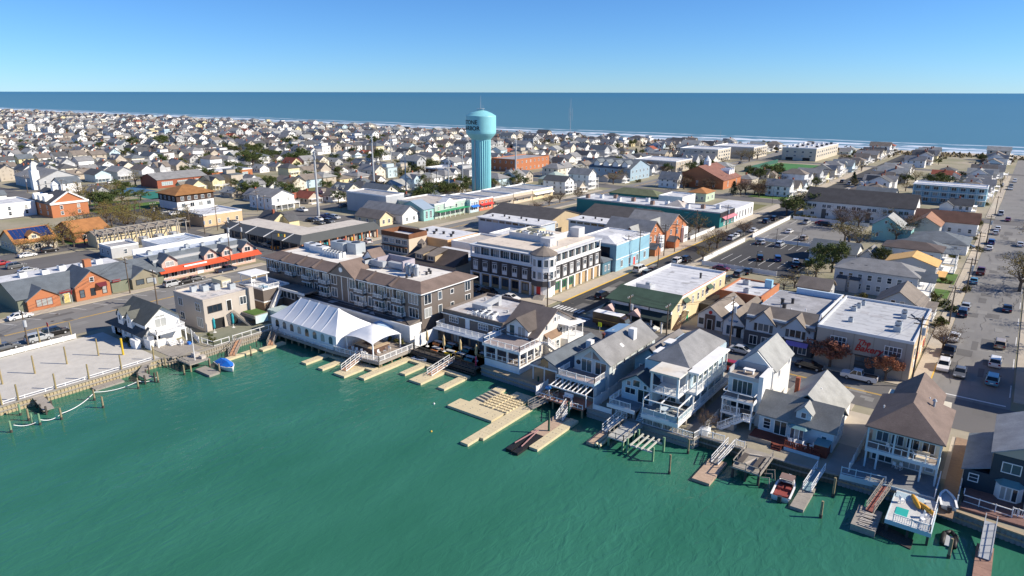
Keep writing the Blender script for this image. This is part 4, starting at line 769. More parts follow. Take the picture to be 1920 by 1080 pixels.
# ---- brown hip-roofed house with two verandas
p = thing('veranda_house', 'two-storey cream house with brown hipped shingle roof and railed verandas facing the bay', 'house', (-7,100,0)); occ(-12,-2,89,110)
part('wall', MB().box(-10.8,-3.1,95,106.8,0,6.4), M('siding_butter',(.72,.66,.52),'siding'), p)
part('roof', hip_roof(MB(),-10.9,-2.9,92.2,103.4,6.4,2.9,.5), SHB, p); part('rear_roof', gable_roof(MB(),-9.8,-4.4,99,109,6.6,2.3,'y',.4), SHB, p); part('rear_wall', gable_wall(MB(),-9.8,-4.4,104,108.6,0,6.6,2.3,'y'), WSID, p)
part('veranda_floor', MB().box(-11,-2.9,92.3,95,2.95,3.2), DECK, p); part('veranda_fascia', MB().box(-11.1,-2.8,92.2,92.3,2.8,3.3).box(-2.9,-2.8,92.3,95,2.8,3.3).box(-11.1,-2.8,92.2,92.4,6.05,6.35), BLUE, p)
posts(p,[(-11,92.4),(-7.9,92.4),(-6.2,92.4),(-2.9,92.4)],3.2,6.2,.22,BLUE,'veranda_post'); posts(p,[(-10.9,92.4),(-9.6,92.4),(-4.6,92.4),(-2.9,92.4)],.5,2.9,.22,BLUE,'veranda_post')
railing(p,[(-11,92.4,3.2),(-2.9,92.4,3.2),(-2.9,94.9,3.2)],1.0,TRIM,1.4,False,'veranda_railing')
win(p,'S',95,-9.3,.7,2.3,1.7,3,1,gm=SLIDER); win(p,'S',95,-5.7,.7,2.2,1.7,3,1,gm=SLIDER); win(p,'S',95,-3.8,1.0,.8,1.2); wins(p,'S',95,-10.5,-3.4,4,3.5,1.3,1.9,2,1)
wins(p,'E',-3.1,96,106,4,1.2,.9,1.4,1,2); wins(p,'E',-3.1,96,106,4,4.2,.9,1.4,1,2)
part('deck', MB().prism([(-13,88.4),(-7.2,89.2),(-2.4,89.5),(-2.4,95),(-11.4,95)],.3,.5), M('deck_slate',(.24,.25,.26),'wood'), p)
part('deck_fascia', MB().bar((-13,88.35,.5),(-7.2,89.15,.5),.1,.7).bar((-7.2,89.15,.5),(-2.4,89.45,.5),.1,.7), BLUE, p); railing(p,[(-12.9,88.5,.5),(-7.9,89.2,.5)],1.0,BLUE,1.8,False); railing(p,[(-2.5,89.6,.5),(-2.5,94.8,.5)],1.0,TRIM,1.5)
part('roof_fan', MB().cyl(-4.8,99.6,8.0,8.9,.15,n=8).cyl(-4.8,99.6,8.9,9.2,.3,.1,n=8), METG, p); vent(p,-5.5,101.5,7.9,.08,.5,TRIM); vent(p,-10.2,97,7.1,.08,.5,TRIM)
chairs([(-8.6,93.6),(-5.6,93.4)], CHW, 'white wicker chair on the upper veranda', 'wicker chairs on the upper veranda', 3.2)
chairs([(-7.6,94.3),(-7,94.2)], CHW, 'white bar stool on the lower veranda deck', 'stools on the lower veranda', .5)
solo('daybed', MB().box(-5.4,-4,92.7,94.1,3.25,3.6).box(-5.4,-4,93.9,94.1,3.6,4), M('cushion_tan',(.66,.58,.46)), 'tan cushioned daybed on the upper veranda', 'daybed')
dk = thing('boat_deck', 'white railed boat deck on piles below the brown-roofed house', 'deck', (-4.2,84.5,0))
part('deck_boards', MB().box(-6.5,-2.0,81.4,89,.05,.3), M('deck_white',(.62,.62,.61),'wood'), dk); part('fascia', MB().box(-6.6,-1.9,81.3,81.4,-.2,.35).box(-2.0,-1.9,81.4,89,-.2,.35).box(-6.6,-6.5,81.4,88,-.2,.35), BLUE, dk)
posts(dk,[(-6.3,81.7),(-4.2,81.7),(-2.2,81.7),(-2.2,84.8),(-6.3,84.8),(-2.2,87.8)],-3,.05,.26,PILED,'pile'); railing(dk,[(-5.8,81.5,.3),(-2.1,81.5,.3),(-2.1,88.6,.3)],.95,TRIM,1.6)
for i in range(6): part('step', MB().box(-6.4,-3.4,88.2+i*.18-.9,88.5+i*.18-.9,.3+.01*i,.36+.02*i), BLUE, dk)
def hull(L_, W_, H_, mat, inner, label, cat, x, y, rz, z=WZ-.15, wind=True):
    b = thing('motor_boat', label, cat, (x,y,z), None, rz); m = MB(); sec = []
    for i in range(9):
        t = i/8; w = W_/2*(1 if t < .45 else max(.02, 1-((t-.45)/.55)**2.2)); yy = -L_/2+L_*t; zz = H_*(.85+.3*t*t)
        sec.append([(-w,yy,zz),(-w*.92,yy,.25*H_),(0,yy,(-.1+.35*max(0,t-.7))*H_),(w*.92,yy,.25*H_),(w,yy,zz)])
    vs = [v for s in sec for v in s]; fs = [(j*5+i,j*5+i+1,(j+1)*5+i+1,(j+1)*5+i) for j in range(8) for i in range(4)]+[(4,3,2,1,0)]
    m.add(vs,fs); inst('hull', mesh('hull', m, mat, True), b)
    d3 = MB(); a = [(s[0][0]*.86,s[0][1]+(.15 if i == 0 else 0),s[0][2]-.28) for i,s in enumerate(sec)]; c = [(-x_,y_,z_) for x_,y_,z_ in a]
    d3.add(a+c,[(i,9+i,9+i+1,i+1) for i in range(8)]); inst('cockpit_floor', mesh('cockpit_floor', d3, inner), b)
    gn = MB()
    for s0,s1 in zip(sec[:-1],sec[1:]):
        for k_ in (0,4): gn.bar(Vector(s0[k_])+Vector((0,0,.05)),Vector(s1[k_])+Vector((0,0,.05)),.22,.1)
    inst('gunwale', mesh('gunwale', gn, TRIM), b)
    if wind:
        inst('foredeck', mesh('foredeck', MB().add([sec[5][0],sec[6][0],sec[7][0],sec[8][0],sec[8][4],sec[7][4],sec[6][4],sec[5][4]],[(7,6,5,4,3,2,1,0)]), TRIM), b)
        w = W_*.36; inst('windscreen', mesh('windscreen', MB().add([(-w,L_*.06,H_*.9),(-w*.9,L_*.17,H_*1.0),(w*.9,L_*.17,H_*1.0),(w,L_*.06,H_*.9),(-w,L_*.03,H_*1.35),(-w*.85,L_*.1,H_*1.45),(w*.85,L_*.1,H_*1.45),(w,L_*.03,H_*1.35)],[(0,1,5,4),(1,2,6,5),(2,3,7,6)]), GLASS), b)
        inst('seat', mesh('seat', MB().box(-w,-w*.2,-L_*.12,-L_*.02,.3*H_,.95*H_).box(w*.2,w,-L_*.12,-L_*.02,.3*H_,.95*H_).box(-w,w,-L_*.42,-L_*.32,.3*H_,.8*H_), inner), b)
    inst('outboard_motor', mesh('outboard_motor', MB().box(-.22,.22,-L_/2-.5,-L_/2-.05,.3,H_*1.05).box(-.1,.1,-L_/2-.4,-L_/2-.15,-.3,.3), METD), b)
    return b
hull(5.6,2.2,1.0,TRIM,M('boat_maroon',(.28,.06,.05)),'white bowrider motor boat with maroon seats moored below the cottage','boat',-18.3,83.3,0.06)
_b = [o for o in bpy.data.objects if o.name == 'motor_boat'][0]; inst('bimini_top', mesh('bimini_top', MB().box(-.85,.85,.1,1.6,1.75,1.82).tube((-.85,.15,.9),(-.85,.2,1.75),.03).tube((.85,.15,.9),(.85,.2,1.75),.03).tube((-.85,1.5,.95),(-.85,1.5,1.75),.03).tube((.85,1.5,.95),(.85,1.5,1.75),.03), M('canvas_brown',(.24,.16,.14))), _b)
b = hull(6.0,2.3,.9,TRIM,BLUEC,'white motor boat under a bright blue canvas cover','boat',-113.6,62.8,-1.75,wind=False)
inst('cover', mesh('cover', MB().add([(-1.1,-2.8,.9),(1.1,-2.8,.9),(1.15,.4,.95),(.5,2.3,1.1),(-.5,2.3,1.1),(-1.15,.4,.95),(0,-2.6,1.35),(0,.5,1.6),(0,2.2,1.2)],[(0,1,6),(1,2,7,6),(2,3,8,7),(3,4,8),(4,5,7,8),(5,0,6,7)]), BLUEC), b)
hull(3.6,1.6,.7,M('dinghy_grey',(.55,.58,.62)),METG,'small pale grey inflatable dinghy on the walkway beside the boat deck','boat',-1.2,89.6,.2,z=.2,wind=False)
hull(3.4,1.3,.7,TRIM,M('skiff_blue',(.10,.35,.6)),'white skiff with a pale blue floor tied at the dining deck','boat',-87.2,87.0,-1.57,wind=False)
solo('beach_towel', MB().box(-5.9,-4.6,83,84.9,.32,.36), M('towel_teal',(.02,.42,.38)), 'teal towel spread on the white boat deck', 'towel')
b = thing('inflatable_boat','black inflatable rib docked under the walkway by the navy house','boat',(-.2,84,WZ)); 
inst('tube', mesh('tube', MB().tube((-.6,-1.4,.3),(-.6,1,.3),.25,n=8).tube((.6,-1.4,.3),(.6,1,.3),.25,n=8).tube((-.6,1,.3),(0,1.7,.35),.25,n=8).tube((.6,1,.3),(0,1.7,.35),.25,n=8), BLACK, True), b); inst('floor', mesh('floor', MB().box(-.5,.5,-1.3,1,.1,.2), METG), b)
# ---- navy house at the far end of the row
p = thing('navy_house', 'dark navy house with pale blue-grey roofs and white-framed bay window', 'house', (4,100,0)); occ(-.4,14,92,110)
part('wall', gable_wall(MB(),2.4,10,95,107,0,5.9,1.8,'y'), NAVY, p); part('roof', gable_roof(MB(),2.4,10,95,107,5.9,1.8,'y',.3), M('shingle_frost',(.36,.38,.40),'shingle'), p); part('gable_front', MB().add([(2.2,94.96,5.8),(10.2,94.96,5.8),(6.2,94.96,7.9)],[(0,1,2)]), TAN, p)
part('wing_wall', MB().box(-.2,2.4,95,106,0,2.8), NAVY, p); part('wing_roof', MB().add([(-.5,94.7,2.8),(2.4,94.7,3.9),(2.4,106.2,3.9),(-.5,106.2,2.8),(-.5,94.7,2.65),(2.4,94.7,3.75),(2.4,106.2,3.75),(-.5,106.2,2.65)],[(0,1,2,3),(7,6,5,4),(0,4,5,1),(3,7,4,0)]), M('shingle_blue',(.22,.27,.33),'shingle'), p)
win(p,'S',95,4.4,3.7,1.8,1.2,2,1); win(p,'S',95,.9,1.4,.9,.9,1,2); win(p,'S',95,7.6,3.7,1.8,1.2,2,1)
part('bay_window', MB().prism([(3.2,95),(3.7,94.2),(5.5,94.2),(6,95)],.3,2.3), TRIM, p); part('bay_roof', MB().add([(3,95,2.3),(3.6,94,2.3),(5.6,94,2.3),(6.2,95,2.3),(3.8,95,2.8),(5.4,95,2.8)],[(0,1,4),(1,2,5,4),(2,3,5)]), M('copper_roof',(0,0,0)), p)
for u in (4.0,4.6,5.2): win(p,'S',94.2,u,.5,.45,1.6,1,1,t=.06)
part('deck', MB().box(.2,12,89.4,95,.05,.3), M('deck_teak',(.22,.12,.10),'wood'), p); railing(p,[(.3,92.4,.3),(.3,90.9,.3),(5.2,90.6,.3)],1.0,TRIM,1.8,False)
part('stone_pier', MB().box(6.2,7.4,92.6,93.8,.3,2.2), M('stone_pale',(.42,.38,.35),'brick'), p); railing(p,[(5.2,91.2,.3),(6.3,91.2,.3)],1.0,TRIM,.6)
solo('walkway', MB().box(-1.9,-.3,86.5,110,.02,.1), M('walkway_boards',(.30,.20,.13),'wood'), 'narrow brown boardwalk between the brown-roofed house and the navy house', 'boardwalk')
fence('yard_fence','white rail fence along the boardwalk beside the navy house',[(-.2,90),(-.2,108)],1.4)

# ================================================================ left bank
# ---- white gabled house by the sand lot
p = thing('gable_house', 'white house with grey gable roof, two side dormers and balcony above the sand lot', 'house', (-137,60.5,0)); occ(-147,-130,56,66)
part('wall', gable_wall(MB(),-142.2,-132.2,57.6,64.4,0,4.7,2.7,'x'), WSID, p); part('roof', gable_roof(MB(),-143,-131.9,57.6,64.4,4.7,2.7,'x',.4), M('shingle_olive',(.13,.135,.12),'shingle'), p)
part('lower_wall', MB().box(-145,-131,57.2,58.4,0,2.3).box(-146.4,-142,57.2,64,0,2.4), WSID, p); part('lower_roof', MB().add([(-147.2,56.4,2.4),(-131.2,56.4,2.4),(-131.2,58,3.9),(-142.2,58,4.4),(-142.2,64.6,4.4),(-147.2,64.6,2.4),(-147.2,56.4,2.2),(-131.2,56.4,2.2),(-147.2,64.6,2.2)],[(0,1,2,3),(0,3,4,5),(6,7,1,0),(6,0,5,8)]), M('shingle_dusk',(.07,.08,.09),'shingle'), p)
for dx in (-141.2,-137.4):
    part('dormer', gable_wall(MB(),dx-1,dx+1,57.0,60.4,2.8,5.2,1.0,'y'), WSID, p); part('dormer_roof', gable_roof(MB(),dx-1,dx+1,57.0,60.6,5.2,1.0,'y',.25,.12,.2), M('shingle_olive',(0,0,0)), p); win(p,'S',57,dx,3.9,.7,1.0)
win(p,'E',-132.2,60.6,3.3,2.2,1.7,2,1,gm=SLIDER,name='sliding_door'); win(p,'E',-132.2,60.6,5.25,1.8,.4,2,1)
part('balcony', MB().box(-132.2,-129.4,58.2,64.2,2.6,2.85), WHITE, p); railing(p,[(-132.1,58.3,2.85),(-129.5,58.3,2.85),(-129.5,64.1,2.85),(-132.1,64.1,2.85)],.95,TRIM,1.9); posts(p,[(-129.6,58.4),(-129.6,64)],0,2.6,.2)
win(p,'E',-132.2,59.4,1.0,1.5,1.3,2,1); wins(p,'S',57.2,-144.4,-136,3,.9,.8,1.0)
part('stoop', MB().box(-131.6,-130.2,58.6,60.6,0,1.1), WHITE, p); stairs(p,(-128.6,61.2,.02),(-130.4,61.2,1.1),1.6,5,TRIM); part('screen', MB().box(-132,-129.6,56.9,57,0,1.9).box(-134.6,-132.4,55.4,56.4,0,1.7), WHITE, p)
solo('timber_deck', MB().box(-131,-122.6,57.4,63.6,-.2,.06), GREYWOOD, 'weathered timber deck between the white gabled house and the water', 'deck')
chairs([(-128.4,62.4),(-127.6,61.9)], CHW, 'white chair on the weathered timber deck', 'white chairs by the gabled house')
solo('cooler_box', MB().box(-127.2,-126.5,62.8,63.3,.06,.5).box(-127.25,-126.45,62.75,63.35,.5,.56), BLUEC, 'bright blue cooler box on the weathered timber deck', 'cooler')
fence('lot_fence','low curved white fence between the gabled house and the beige block',[(-137,66.6),(-132,66.2),(-126,64.6)],1.3)
# ---- beige flat-roofed block
p = bld('beige_block', 'beige two-storey flat-roofed block with outside stair and teal umbrellas on its bay patio', 'building', -142.6,-130.9,69,79.8,6.6,BEIGE,'flat',M('roof_membrane_cream',(.66,.63,.60),'membrane',c2=(.56,.5,.45)),par=.35,pm=BEIGE)
wins(p,'S',69,-142,-138,1,4.2,1.6,1.6,2,1); wins(p,'S',69,-134.6,-131.6,1,4.2,1.7,1.6,2,2); wins(p,'S',69,-141.6,-138,1,1.2,1.6,1.5,2,1); wins(p,'S',69,-134.4,-131.4,1,.8,2.0,1.9,3,1)
win(p,'E',-130.9,71.4,3.9,3.0,1.4,3,1,fm=M('frame_dark',(0,0,0))); door(p,'E',-130.9,74.6,3.4,1.0,2.2,BLACK); win(p,'E',-130.9,77.9,4.0,1.4,1.6,2,1); part('entrance', MB().box(-130.95,-130.86,70.4,73.2,.1,2.3), BLACK, p); part('entrance', MB().box(-130.95,-130.86,74.6,76.2,.1,2.4), BLACK, p)
part('chimney', MB().box(-131.6,-130.2,79.1,80.2,0,7.4), BEIGE, p); part('penthouse', MB().box(-141.4,-137.4,77.2,79.4,6.6,8.2), M('stucco_sand',(.62,.54,.36)), p); wins(p,'E',-137.4,77.3,79.3,2,6.9,.7,.8,1,1)
for x,y,w in ((-138.4,73.6,1.8),(-137.2,75.6,1.6),(-139.4,71.8,.9),(-135,78,1.2)): unit(p,x,y,6.65,w,1.3,1.2,ACG)
part('roof_rail', MB().tube((-142.3,69.4,7.6),(-142.3,79.4,7.6),.04).tube((-142.3,69.4,6.6),(-142.3,69.4,7.6),.04).tube((-142.3,74.4,6.6),(-142.3,74.4,7.6),.04), METG, p)
stairs(p,(-127.4,77.2,0),(-130.2,74.8,3.3),1.1,mat=GREYWOOD); part('roof_garden', MB().box(-130.8,-126.2,77.2,80.6,1.6,2.3), GREYWOOD, p); part('planting', MB().box(-130.6,-126.4,77.4,80.4,2.3,2.42), LAWN, p)
part('mural_panel', MB().box(-126.1,-126.0,77.4,80.4,.5,2.2), M('mural_pale',(.45,.62,.66),'membrane',c2=(.7,.75,.72)), p)
for x,y in ((-129.3,69.9),(-129.1,74)):
    o = thing('patio_umbrella','furled teal patio umbrella in front of the beige block','umbrella',(x,y,0),'teal umbrellas by the beige block'); inst('pole',UP,o); inst('furled_canopy',UM2,o)
pr = thing('patio_railing','white framed glass railing along the bulkhead of the beige block','railing',(-122,70,0)); railing(pr,[(-125.4,64.9,.05),(-121.8,65.2,.05),(-121.8,68.6,.05)],1.1,TRIM,1.7,False); railing(pr,[(-121.8,69.4,.05),(-121.8,79.6,.05)],1.1,TRIM,1.9,False)
solo('patio_floor', MB().box(-130.8,-121.7,65.4,80.6,0,.05), M('patio_moss',(.20,.22,.14),'ground',c2=(.32,.30,.26)), 'mossy paved patio in front of the beige block', 'patio')
# ---- brown stair house and its terrace
p = bld('terrace_house', 'brown flat-topped house with white pergola terrace and outside stair', 'house', -143,-133.6,84.6,91.6,4.9,BROWN,'flat',MEMW,par=.3,pm=TRIM)
part('base_band', MB().box(-143.1,-133.5,84.5,91.7,2.0,2.25), TRIM, p); part('base_wood', MB().box(-143.05,-133.55,84.55,91.65,0,2.0), M('timber_wall',(0,0,0)), p)
posts(p,[(-142.6,85),(-138.4,85),(-142.6,89),(-138.4,89)],5,7.4,.2); part('pergola_roof', MB().box(-143.2,-137.8,84.6,89.4,7.4,7.6), WHITE, p); railing(p,[(-137.4,85,5),(-133.8,84.9,5),(-133.8,89,5)],1.0,TRIM,1.3); part('pool', MB().box(-137,-134.4,85.4,87,5.0,5.2), M('pool_blue',(.03,.28,.48)), p)
stairs(p,(-131,84,0),(-133.4,88.6,4.0),1.3,mat=TRIM); railing(p,[(-130.4,84,.1),(-132.8,88.6,4.0)],1.0,TRIM,1.5)
part('link_roof', MB().box(-133.4,-124,88.6,92.6,4.6,4.9), SHT, p); part('link_edge', MB().box(-133.5,-123.9,88.4,88.6,4.4,4.95), TRIM, p); part('link_wall', MB().box(-133.2,-128.3,89.4,92.4,0,4.6), BROWN, p); wins(p,'S',89.4,-133,-128.6,3,2.5,1.1,1.7,1,1)
solo('glass_shelter', MB().box(-127,-121.6,81,81.1,0,2.6).box(-121.7,-121.6,81.1,85,0,2.6).box(-127,-121.6,81,85,2.6,2.7).box(-125.2,-125,80.95,81.15,0,2.7).box(-123.4,-123.2,80.95,81.15,0,2.7), M('vinyl_clear',(.42,.52,.50),rough=.2), 'clear vinyl walled shelter beside the party tent', 'shelter')
# sand lot poles, fence, bulkheads
PL = mesh('timber_pole', MB().cyl(0,0,0,3.4,.16,.13,n=8), M('pole_pale',(.34,.27,.13),'wood'))
for px,py in ((67,702),(127,684),(186,668),(6,722),(5,660),(77,648),(136,636)): setp(inst('timber_pole',PL,None,(*G(px,py,0),0)),'slim pale timber pole standing in the sand lot','pole','timber poles in the sand lot')
for k,(px,py) in enumerate(((10,765),(43,757),(113,735),(175,716),(235,697),(295,678))): setp(inst('mooring_pole',PL,None,(-124.35,G(px,py)[1],-.6)),'tall mooring pole fixed to the sand lot bulkhead','pole','poles along the sand lot bulkhead')
solo('marker_pole', MB().cyl(-131.5,52.6,0,3.3,.2,n=8), M('pole_yellow',(.62,.42,.02)), 'bright yellow painted pole beside the white gabled house', 'pole')
fence('lot_wall','white barrier fence between the sand lot and the wide road',[(-148.3,20),(-148.3,51)],1.0)
def bulkhead(name,label,pts,mat,pitch,capm,top=0.0,r_=.16):
    b = thing(name,label,'bulkhead',(pts[0][0],pts[0][1],0)); mb = MB(); cp = MB()
    for a,c in zip(pts[:-1],pts[1:]):
        A=Vector((a[0],a[1],0)); C=Vector((c[0],c[1],0)); n=max(1,int((C-A).length/pitch))
        for i in range(n):
            q_=A.lerp(C,(i+.5)/n); mb.box(q_.x-r_,q_.x+r_,q_.y-r_,q_.y+r_,-3,top-.1)
        mb.bar(A+Vector((0,0,top-.1)),C+Vector((0,0,top-.1)),.12,2.9); cp.bar(A+Vector((0,0,top+.06)),C+Vector((0,0,top+.06)),.5,.18)
        cp.bar(A+Vector((0,0,-.7)),C+Vector((0,0,-.7)),.55,.2)
    setp(part('piling', mb, mat, b), kind='stuff'); part('cap_beam', cp, capm, b); return b
bulkhead('bulkhead','pale timber piled bulkhead holding the sand lot above the bay',[(-124.1,-40),(-124.1,56)],M('bulkhead_pale',(.46,.38,.24),'wood'),.55,GREYWOOD)
bulkhead('bulkhead','weathered timber bulkhead below the gabled house and beige block patio',[(-124.1,56),(-121.6,61),(-121.6,81)],M('bulkhead_grey',(.36,.31,.24),'wood'),.5,GREYWOOD)
bulkhead('bulkhead','grey steel sheet-pile bulkhead below the white deck house',[(-73.6,89),(-61,88.6),(-57.2,86.4)],SHEET,.5,M('cap_tan',(.42,.33,.22),'wood'),r_=.15)
bulkhead('bulkhead','grey corrugated bulkhead in front of the blue beach house',[(-49.6,86.1),(-32.2,86.4),(-31.8,88)],M('sheet_grey',(.32,.34,.35),'metal',rough=.6),.42,GREYWOOD,r_=.12)
bulkhead('bulkhead','mossy timber bulkhead below the tall house and cottage',[(-31.8,88),(-18,88.3),(-13.2,89)],M('bulkhead_moss',(.17,.16,.11),'wood'),.5,GREYWOOD)
bulkhead('bulkhead','blue-grey timber bulkhead below the navy house',[(-13.2,89),(-3,89.2),(6.4,88),(40,86)],M('bulkhead_blue',(.26,.30,.32),'wood'),.5,M('cap_tan',(0,0,0)))
lr = thing('lot_railing','thin white rail along the top of the sand lot bulkhead','railing',(-124.3,30,0)); railing(lr,[(-124.6,-20,0),(-124.6,55,0)],.55,TRIM,3,False)

KY = mesh('kayak', MB().lathe(0,0,[(.02,-1.6),(.22,-1.2),(.34,0),(.22,1.2),(.02,1.6)],8), M('kayak_yellow',(.70,.36,.04)), True)
for i,(x,y,a,l) in enumerate(((-4.2,87,.4,'yellow kayak lying on the white boat deck nearest the steps'),(-3.2,86.2,.9,'yellow kayak lying on the white boat deck beside the railing'))):
    o = inst('kayak', KY, None, (x,y,.62)); o.rotation_euler = (1.57,0,a); setp(o, l, 'kayak')
chairs([(-5.6,86.2),(-3,83.2),(-2.8,84.4)], CHW, 'white chair on the white boat deck', 'chairs on the boat deck', .3)
# ================================================================ docks
DZ = -1.1
def float_dock(label, boxes, mat=None, name='floating_dock', z=DZ, studs=True, group=None):
    x = sum(b[0]+b[1] for b in boxes)/2/len(boxes); y = sum(b[2]+b[3] for b in boxes)/2/len(boxes)
    d_ = thing(name, label, 'dock', (x,y,WZ), group)
    for (x0,x1,y0,y1) in boxes:
        # float modules laid end to end
        lx, ly = x1-x0, y1-y0; n = max(1, round(max(lx,ly)/1.55))
        for i in range(n):
            if lx >= ly: a = (x0+lx*i/n+.012, x0+lx*(i+1)/n-.012, y0, y1)
            else: a = (x0, x1, y0+ly*i/n+.012, y0+ly*(i+1)/n-.012)
            f = part('float_section', MB().box(*a, WZ-.25, z), mat or DOCKC, d_)
        if studs:
            m = MB(); cx = (x0+x1)/2; cy = (y0+y1)/2; k = int(max(lx,ly)/1.5)
            for i in range(k):
                t = (i+.5)/k
                for o_ in (-.28,.28):
                    if lx >= ly: m.box(x0+lx*t-.09,x0+lx*t+.09,cy+o_-.06,cy+o_+.06,z,z+.03)
                    else: m.box(cx+o_-.06,cx+o_+.06,y0+ly*t-.09,y0+ly*t+.09,z,z+.03)
            part('cleat', m, GREYWOOD, d_)
    return d_
def gangway(label, a, b_, w=1.1, floor=None, rail=None, truss=False):
    g_ = thing('gangway', label, 'gangway', b_); part('walkway', MB().bar(a,b_,w,.1), floor or ORWOOD, g_)
    A=Vector(a); B2=Vector(b_); s=(B2-A); s=Vector((-s.y,s.x,0)).normalized()*(w/2)
    for k in (-1,1):
        m = MB(); m.bar(A+s*k+Vector((0,0,1)),B2+s*k+Vector((0,0,1)),.08,.09); m.bar(A+s*k+Vector((0,0,.5)),B2+s*k+Vector((0,0,.5)),.06,.06); m.bar(A+s*k+Vector((0,0,.06)),B2+s*k+Vector((0,0,.06)),.08,.14)
        n=max(2,int((B2-A).length/1.2))
        for i in range(n+1):
            q_=A.lerp(B2,i/n)+s*k; m.box(q_.x-.035,q_.x+.035,q_.y-.035,q_.y+.035,q_.z,q_.z+1)
        part('handrail', m, rail or TRIM, g_)
    return g_
float_dock('cream floating dock with three fingers below the party tent', [(-104.1,-90.2,77.6,79.2),(-104.1,-102.6,72.4,77.6),(-99.3,-97.9,72.5,77.6),(-95,-92.1,72.7,77.6)])
float_dock('long straight cream floating dock finger beside the bar canopy deck', [(-90,-88.5,74.2,86.4)])
float_dock('cream floating dock with three fingers below the dining deck', [(-88.3,-74.1,85.2,86.5),(-85.5,-84.1,80,85.2),(-81.9,-79,78.8,85.2),(-75.6,-74.1,79.5,85.2)])
gangway('red-floored gangway with white rails from the pier deck to the tent dock', (-94.9,79.4,.05),(-94.2,74.4,DZ+.1),1.2)
gangway('red-floored gangway with white rails from the dining deck to its dock', (-79.9,88,.05),(-80.3,82.4,DZ+.1),1.2)
jp = float_dock('wide cream jet-ski port platform with ribbed cradles', [(-69.5,-60.3,75.2,78.4),(-67.5,-65.6,78.4,86),(-63.6,-57.8,84.4,86.2)])
part('cradle_base', MB().box(-65.55,-59.9,78.45,84.35,WZ-.2,DZ-.06), DOCKC, jp)
for i in range(7):
    for j in range(2):
        m = MB(); y = 78.7+i*.82; x0_ = -65.4+j*2.85
        for k in range(6): m.box(x0_+k*.45,x0_+k*.45+.3,y,y+.5,DZ-.06,DZ+.12+.05*(k%2))
        part('cradle_roller', m, DOCKC, jp)
for i in range(5): part('cradle_rail', MB().bar((-67.3,80+i*1.0,DZ+.25),(-65.2,79.7+i*1.0,DZ+.25),.16,.2), M('cradle_grey',(.45,.42,.36)), jp)
float_dock('long narrow cream floating dock running out beside the jet-ski port', [(-59.8,-58.4,67.3,70),(-59.8,-57.7,70,82.6)])
gangway('grey aluminium gangway with slatted rails to the jet-ski port', (-56.2,87.2,.1),(-58,82.4,DZ+.15),1.3,GREYWOOD,GREYWOOD)
float_dock('tan swim dock with a green post beside the cream side float', [(-53.4,-51.05,76,83.2)], M('dock_tan',(.50,.36,.26),'wood'), studs=False)
float_dock('narrow cream side float with knobbed edge next to the tan swim dock', [(-51,-49.5,72.2,83.4)])
b = thing('drive_on_float','black drive-on boat float at the end of the tan swim dock','dock',(-52.3,72.8,WZ)); part('float_section', MB().box(-53.4,-52.4,69.8,75.9,WZ-.2,DZ).box(-52.1,-51.1,69.6,75.9,WZ-.2,DZ).box(-52.4,-52.1,71,75.9,WZ-.2,DZ-.12), BLACK, b); part('lift_arm', MB().bar((-53,71.5,DZ+.3),(-52.2,76,DZ+.7),.12,.12).bar((-51.6,71.2,DZ+.3),(-52,76,DZ+.7),.12,.12), M('rail_pink',(.45,.25,.24)), b)
gangway('white railed gangway from the redwood deck to the tan swim dock', (-52.4,85.2,.05),(-51.9,81.6,DZ+.15),1.1,GREYWOOD)
def pile(px=None, py=None, xy=None, top=1.4, m=None, r_=.17): pass
e = float_dock('tan jet-ski float with two cream tubes below the beach house', [(-45.1,-43.9,78.4,83.2)], M('dock_tan',(0,0,0)), studs=False)
for i in range(2): part('cradle_tube', MB().tube((-43.6+i*.6,78.5,DZ-.05),(-43.6+i*.6,83,DZ-.05),.24,n=8), DOCKC, e)
gangway('white trussed gangway from the picket fence to the tan jet-ski float', (-43.7,86.4,.1),(-44.4,82.6,DZ+.15),1.0,METG)
pf = thing('boat_pier','pale grey fixed pier with timber rails in front of the beach house steps','pier',(-41,83.6,0)); part('deck_boards', MB().box(-42.5,-39.8,79.8,87,-.15,.02), M('pier_grey',(.46,.47,.45),'wood'), pf)
posts(pf,[(-42.3,80),(-40,80),(-42.3,83.4),(-40,83.4),(-42.3,86.4),(-40,86.4)],-3,-.15,.26,PILEG,'pile'); railing(pf,[(-42.4,79.9,0),(-42.4,86.8,0)],.9,GREYWOOD,1.6,False); railing(pf,[(-39.9,79.9,0),(-39.9,86.8,0)],.9,GREYWOOD,1.6,False); railing(pf,[(-42.4,79.9,0),(-39.9,79.9,0)],.9,GREYWOOD,1.2,False)
lf = thing('boat_lift','white boat lift cradle of parallel beams on green piles','boat lift',(-37.2,81.6,-1)); 
for i in range(4): part('bunk_beam', MB().bar((-38.6+i*.85,79.4,.1),(-38.6+i*.85,83.6,.1),.2,.2), M('beam_pale',(.56,.55,.48),'wood'), lf)
part('cross_beam', MB().box(-39,-35.4,79.9,80.1,-.4,-.15).box(-39,-35.4,83,83.2,-.4,-.15), METG, lf); posts(lf,[(-39.2,79.8),(-35.2,79.8),(-39.2,83.3),(-35.2,83.3)],-3,.7,.26,PILEG,'pile')
float_dock('small tan float with cream edge below the tall house', [(-28.9,-26.5,78.4,85)], M('dock_tan',(0,0,0)), studs=False); gangway('white railed gangway from the bulkhead to the small tan float', (-27.2,88.1,.1),(-27.8,83.6,DZ+.15),1.0,GREYWOOD)
br = thing('bay_railing','low white railing along the mossy bulkhead by the tall house','railing',(-29,88.2,0)); railing(br,[(-31.6,88.2,.05),(-28.3,88.3,.05)],1.0,TRIM,1.6); railing(br,[(-26.6,88.3,.05),(-25.4,88.3,.05)],1.0,TRIM,1.2)
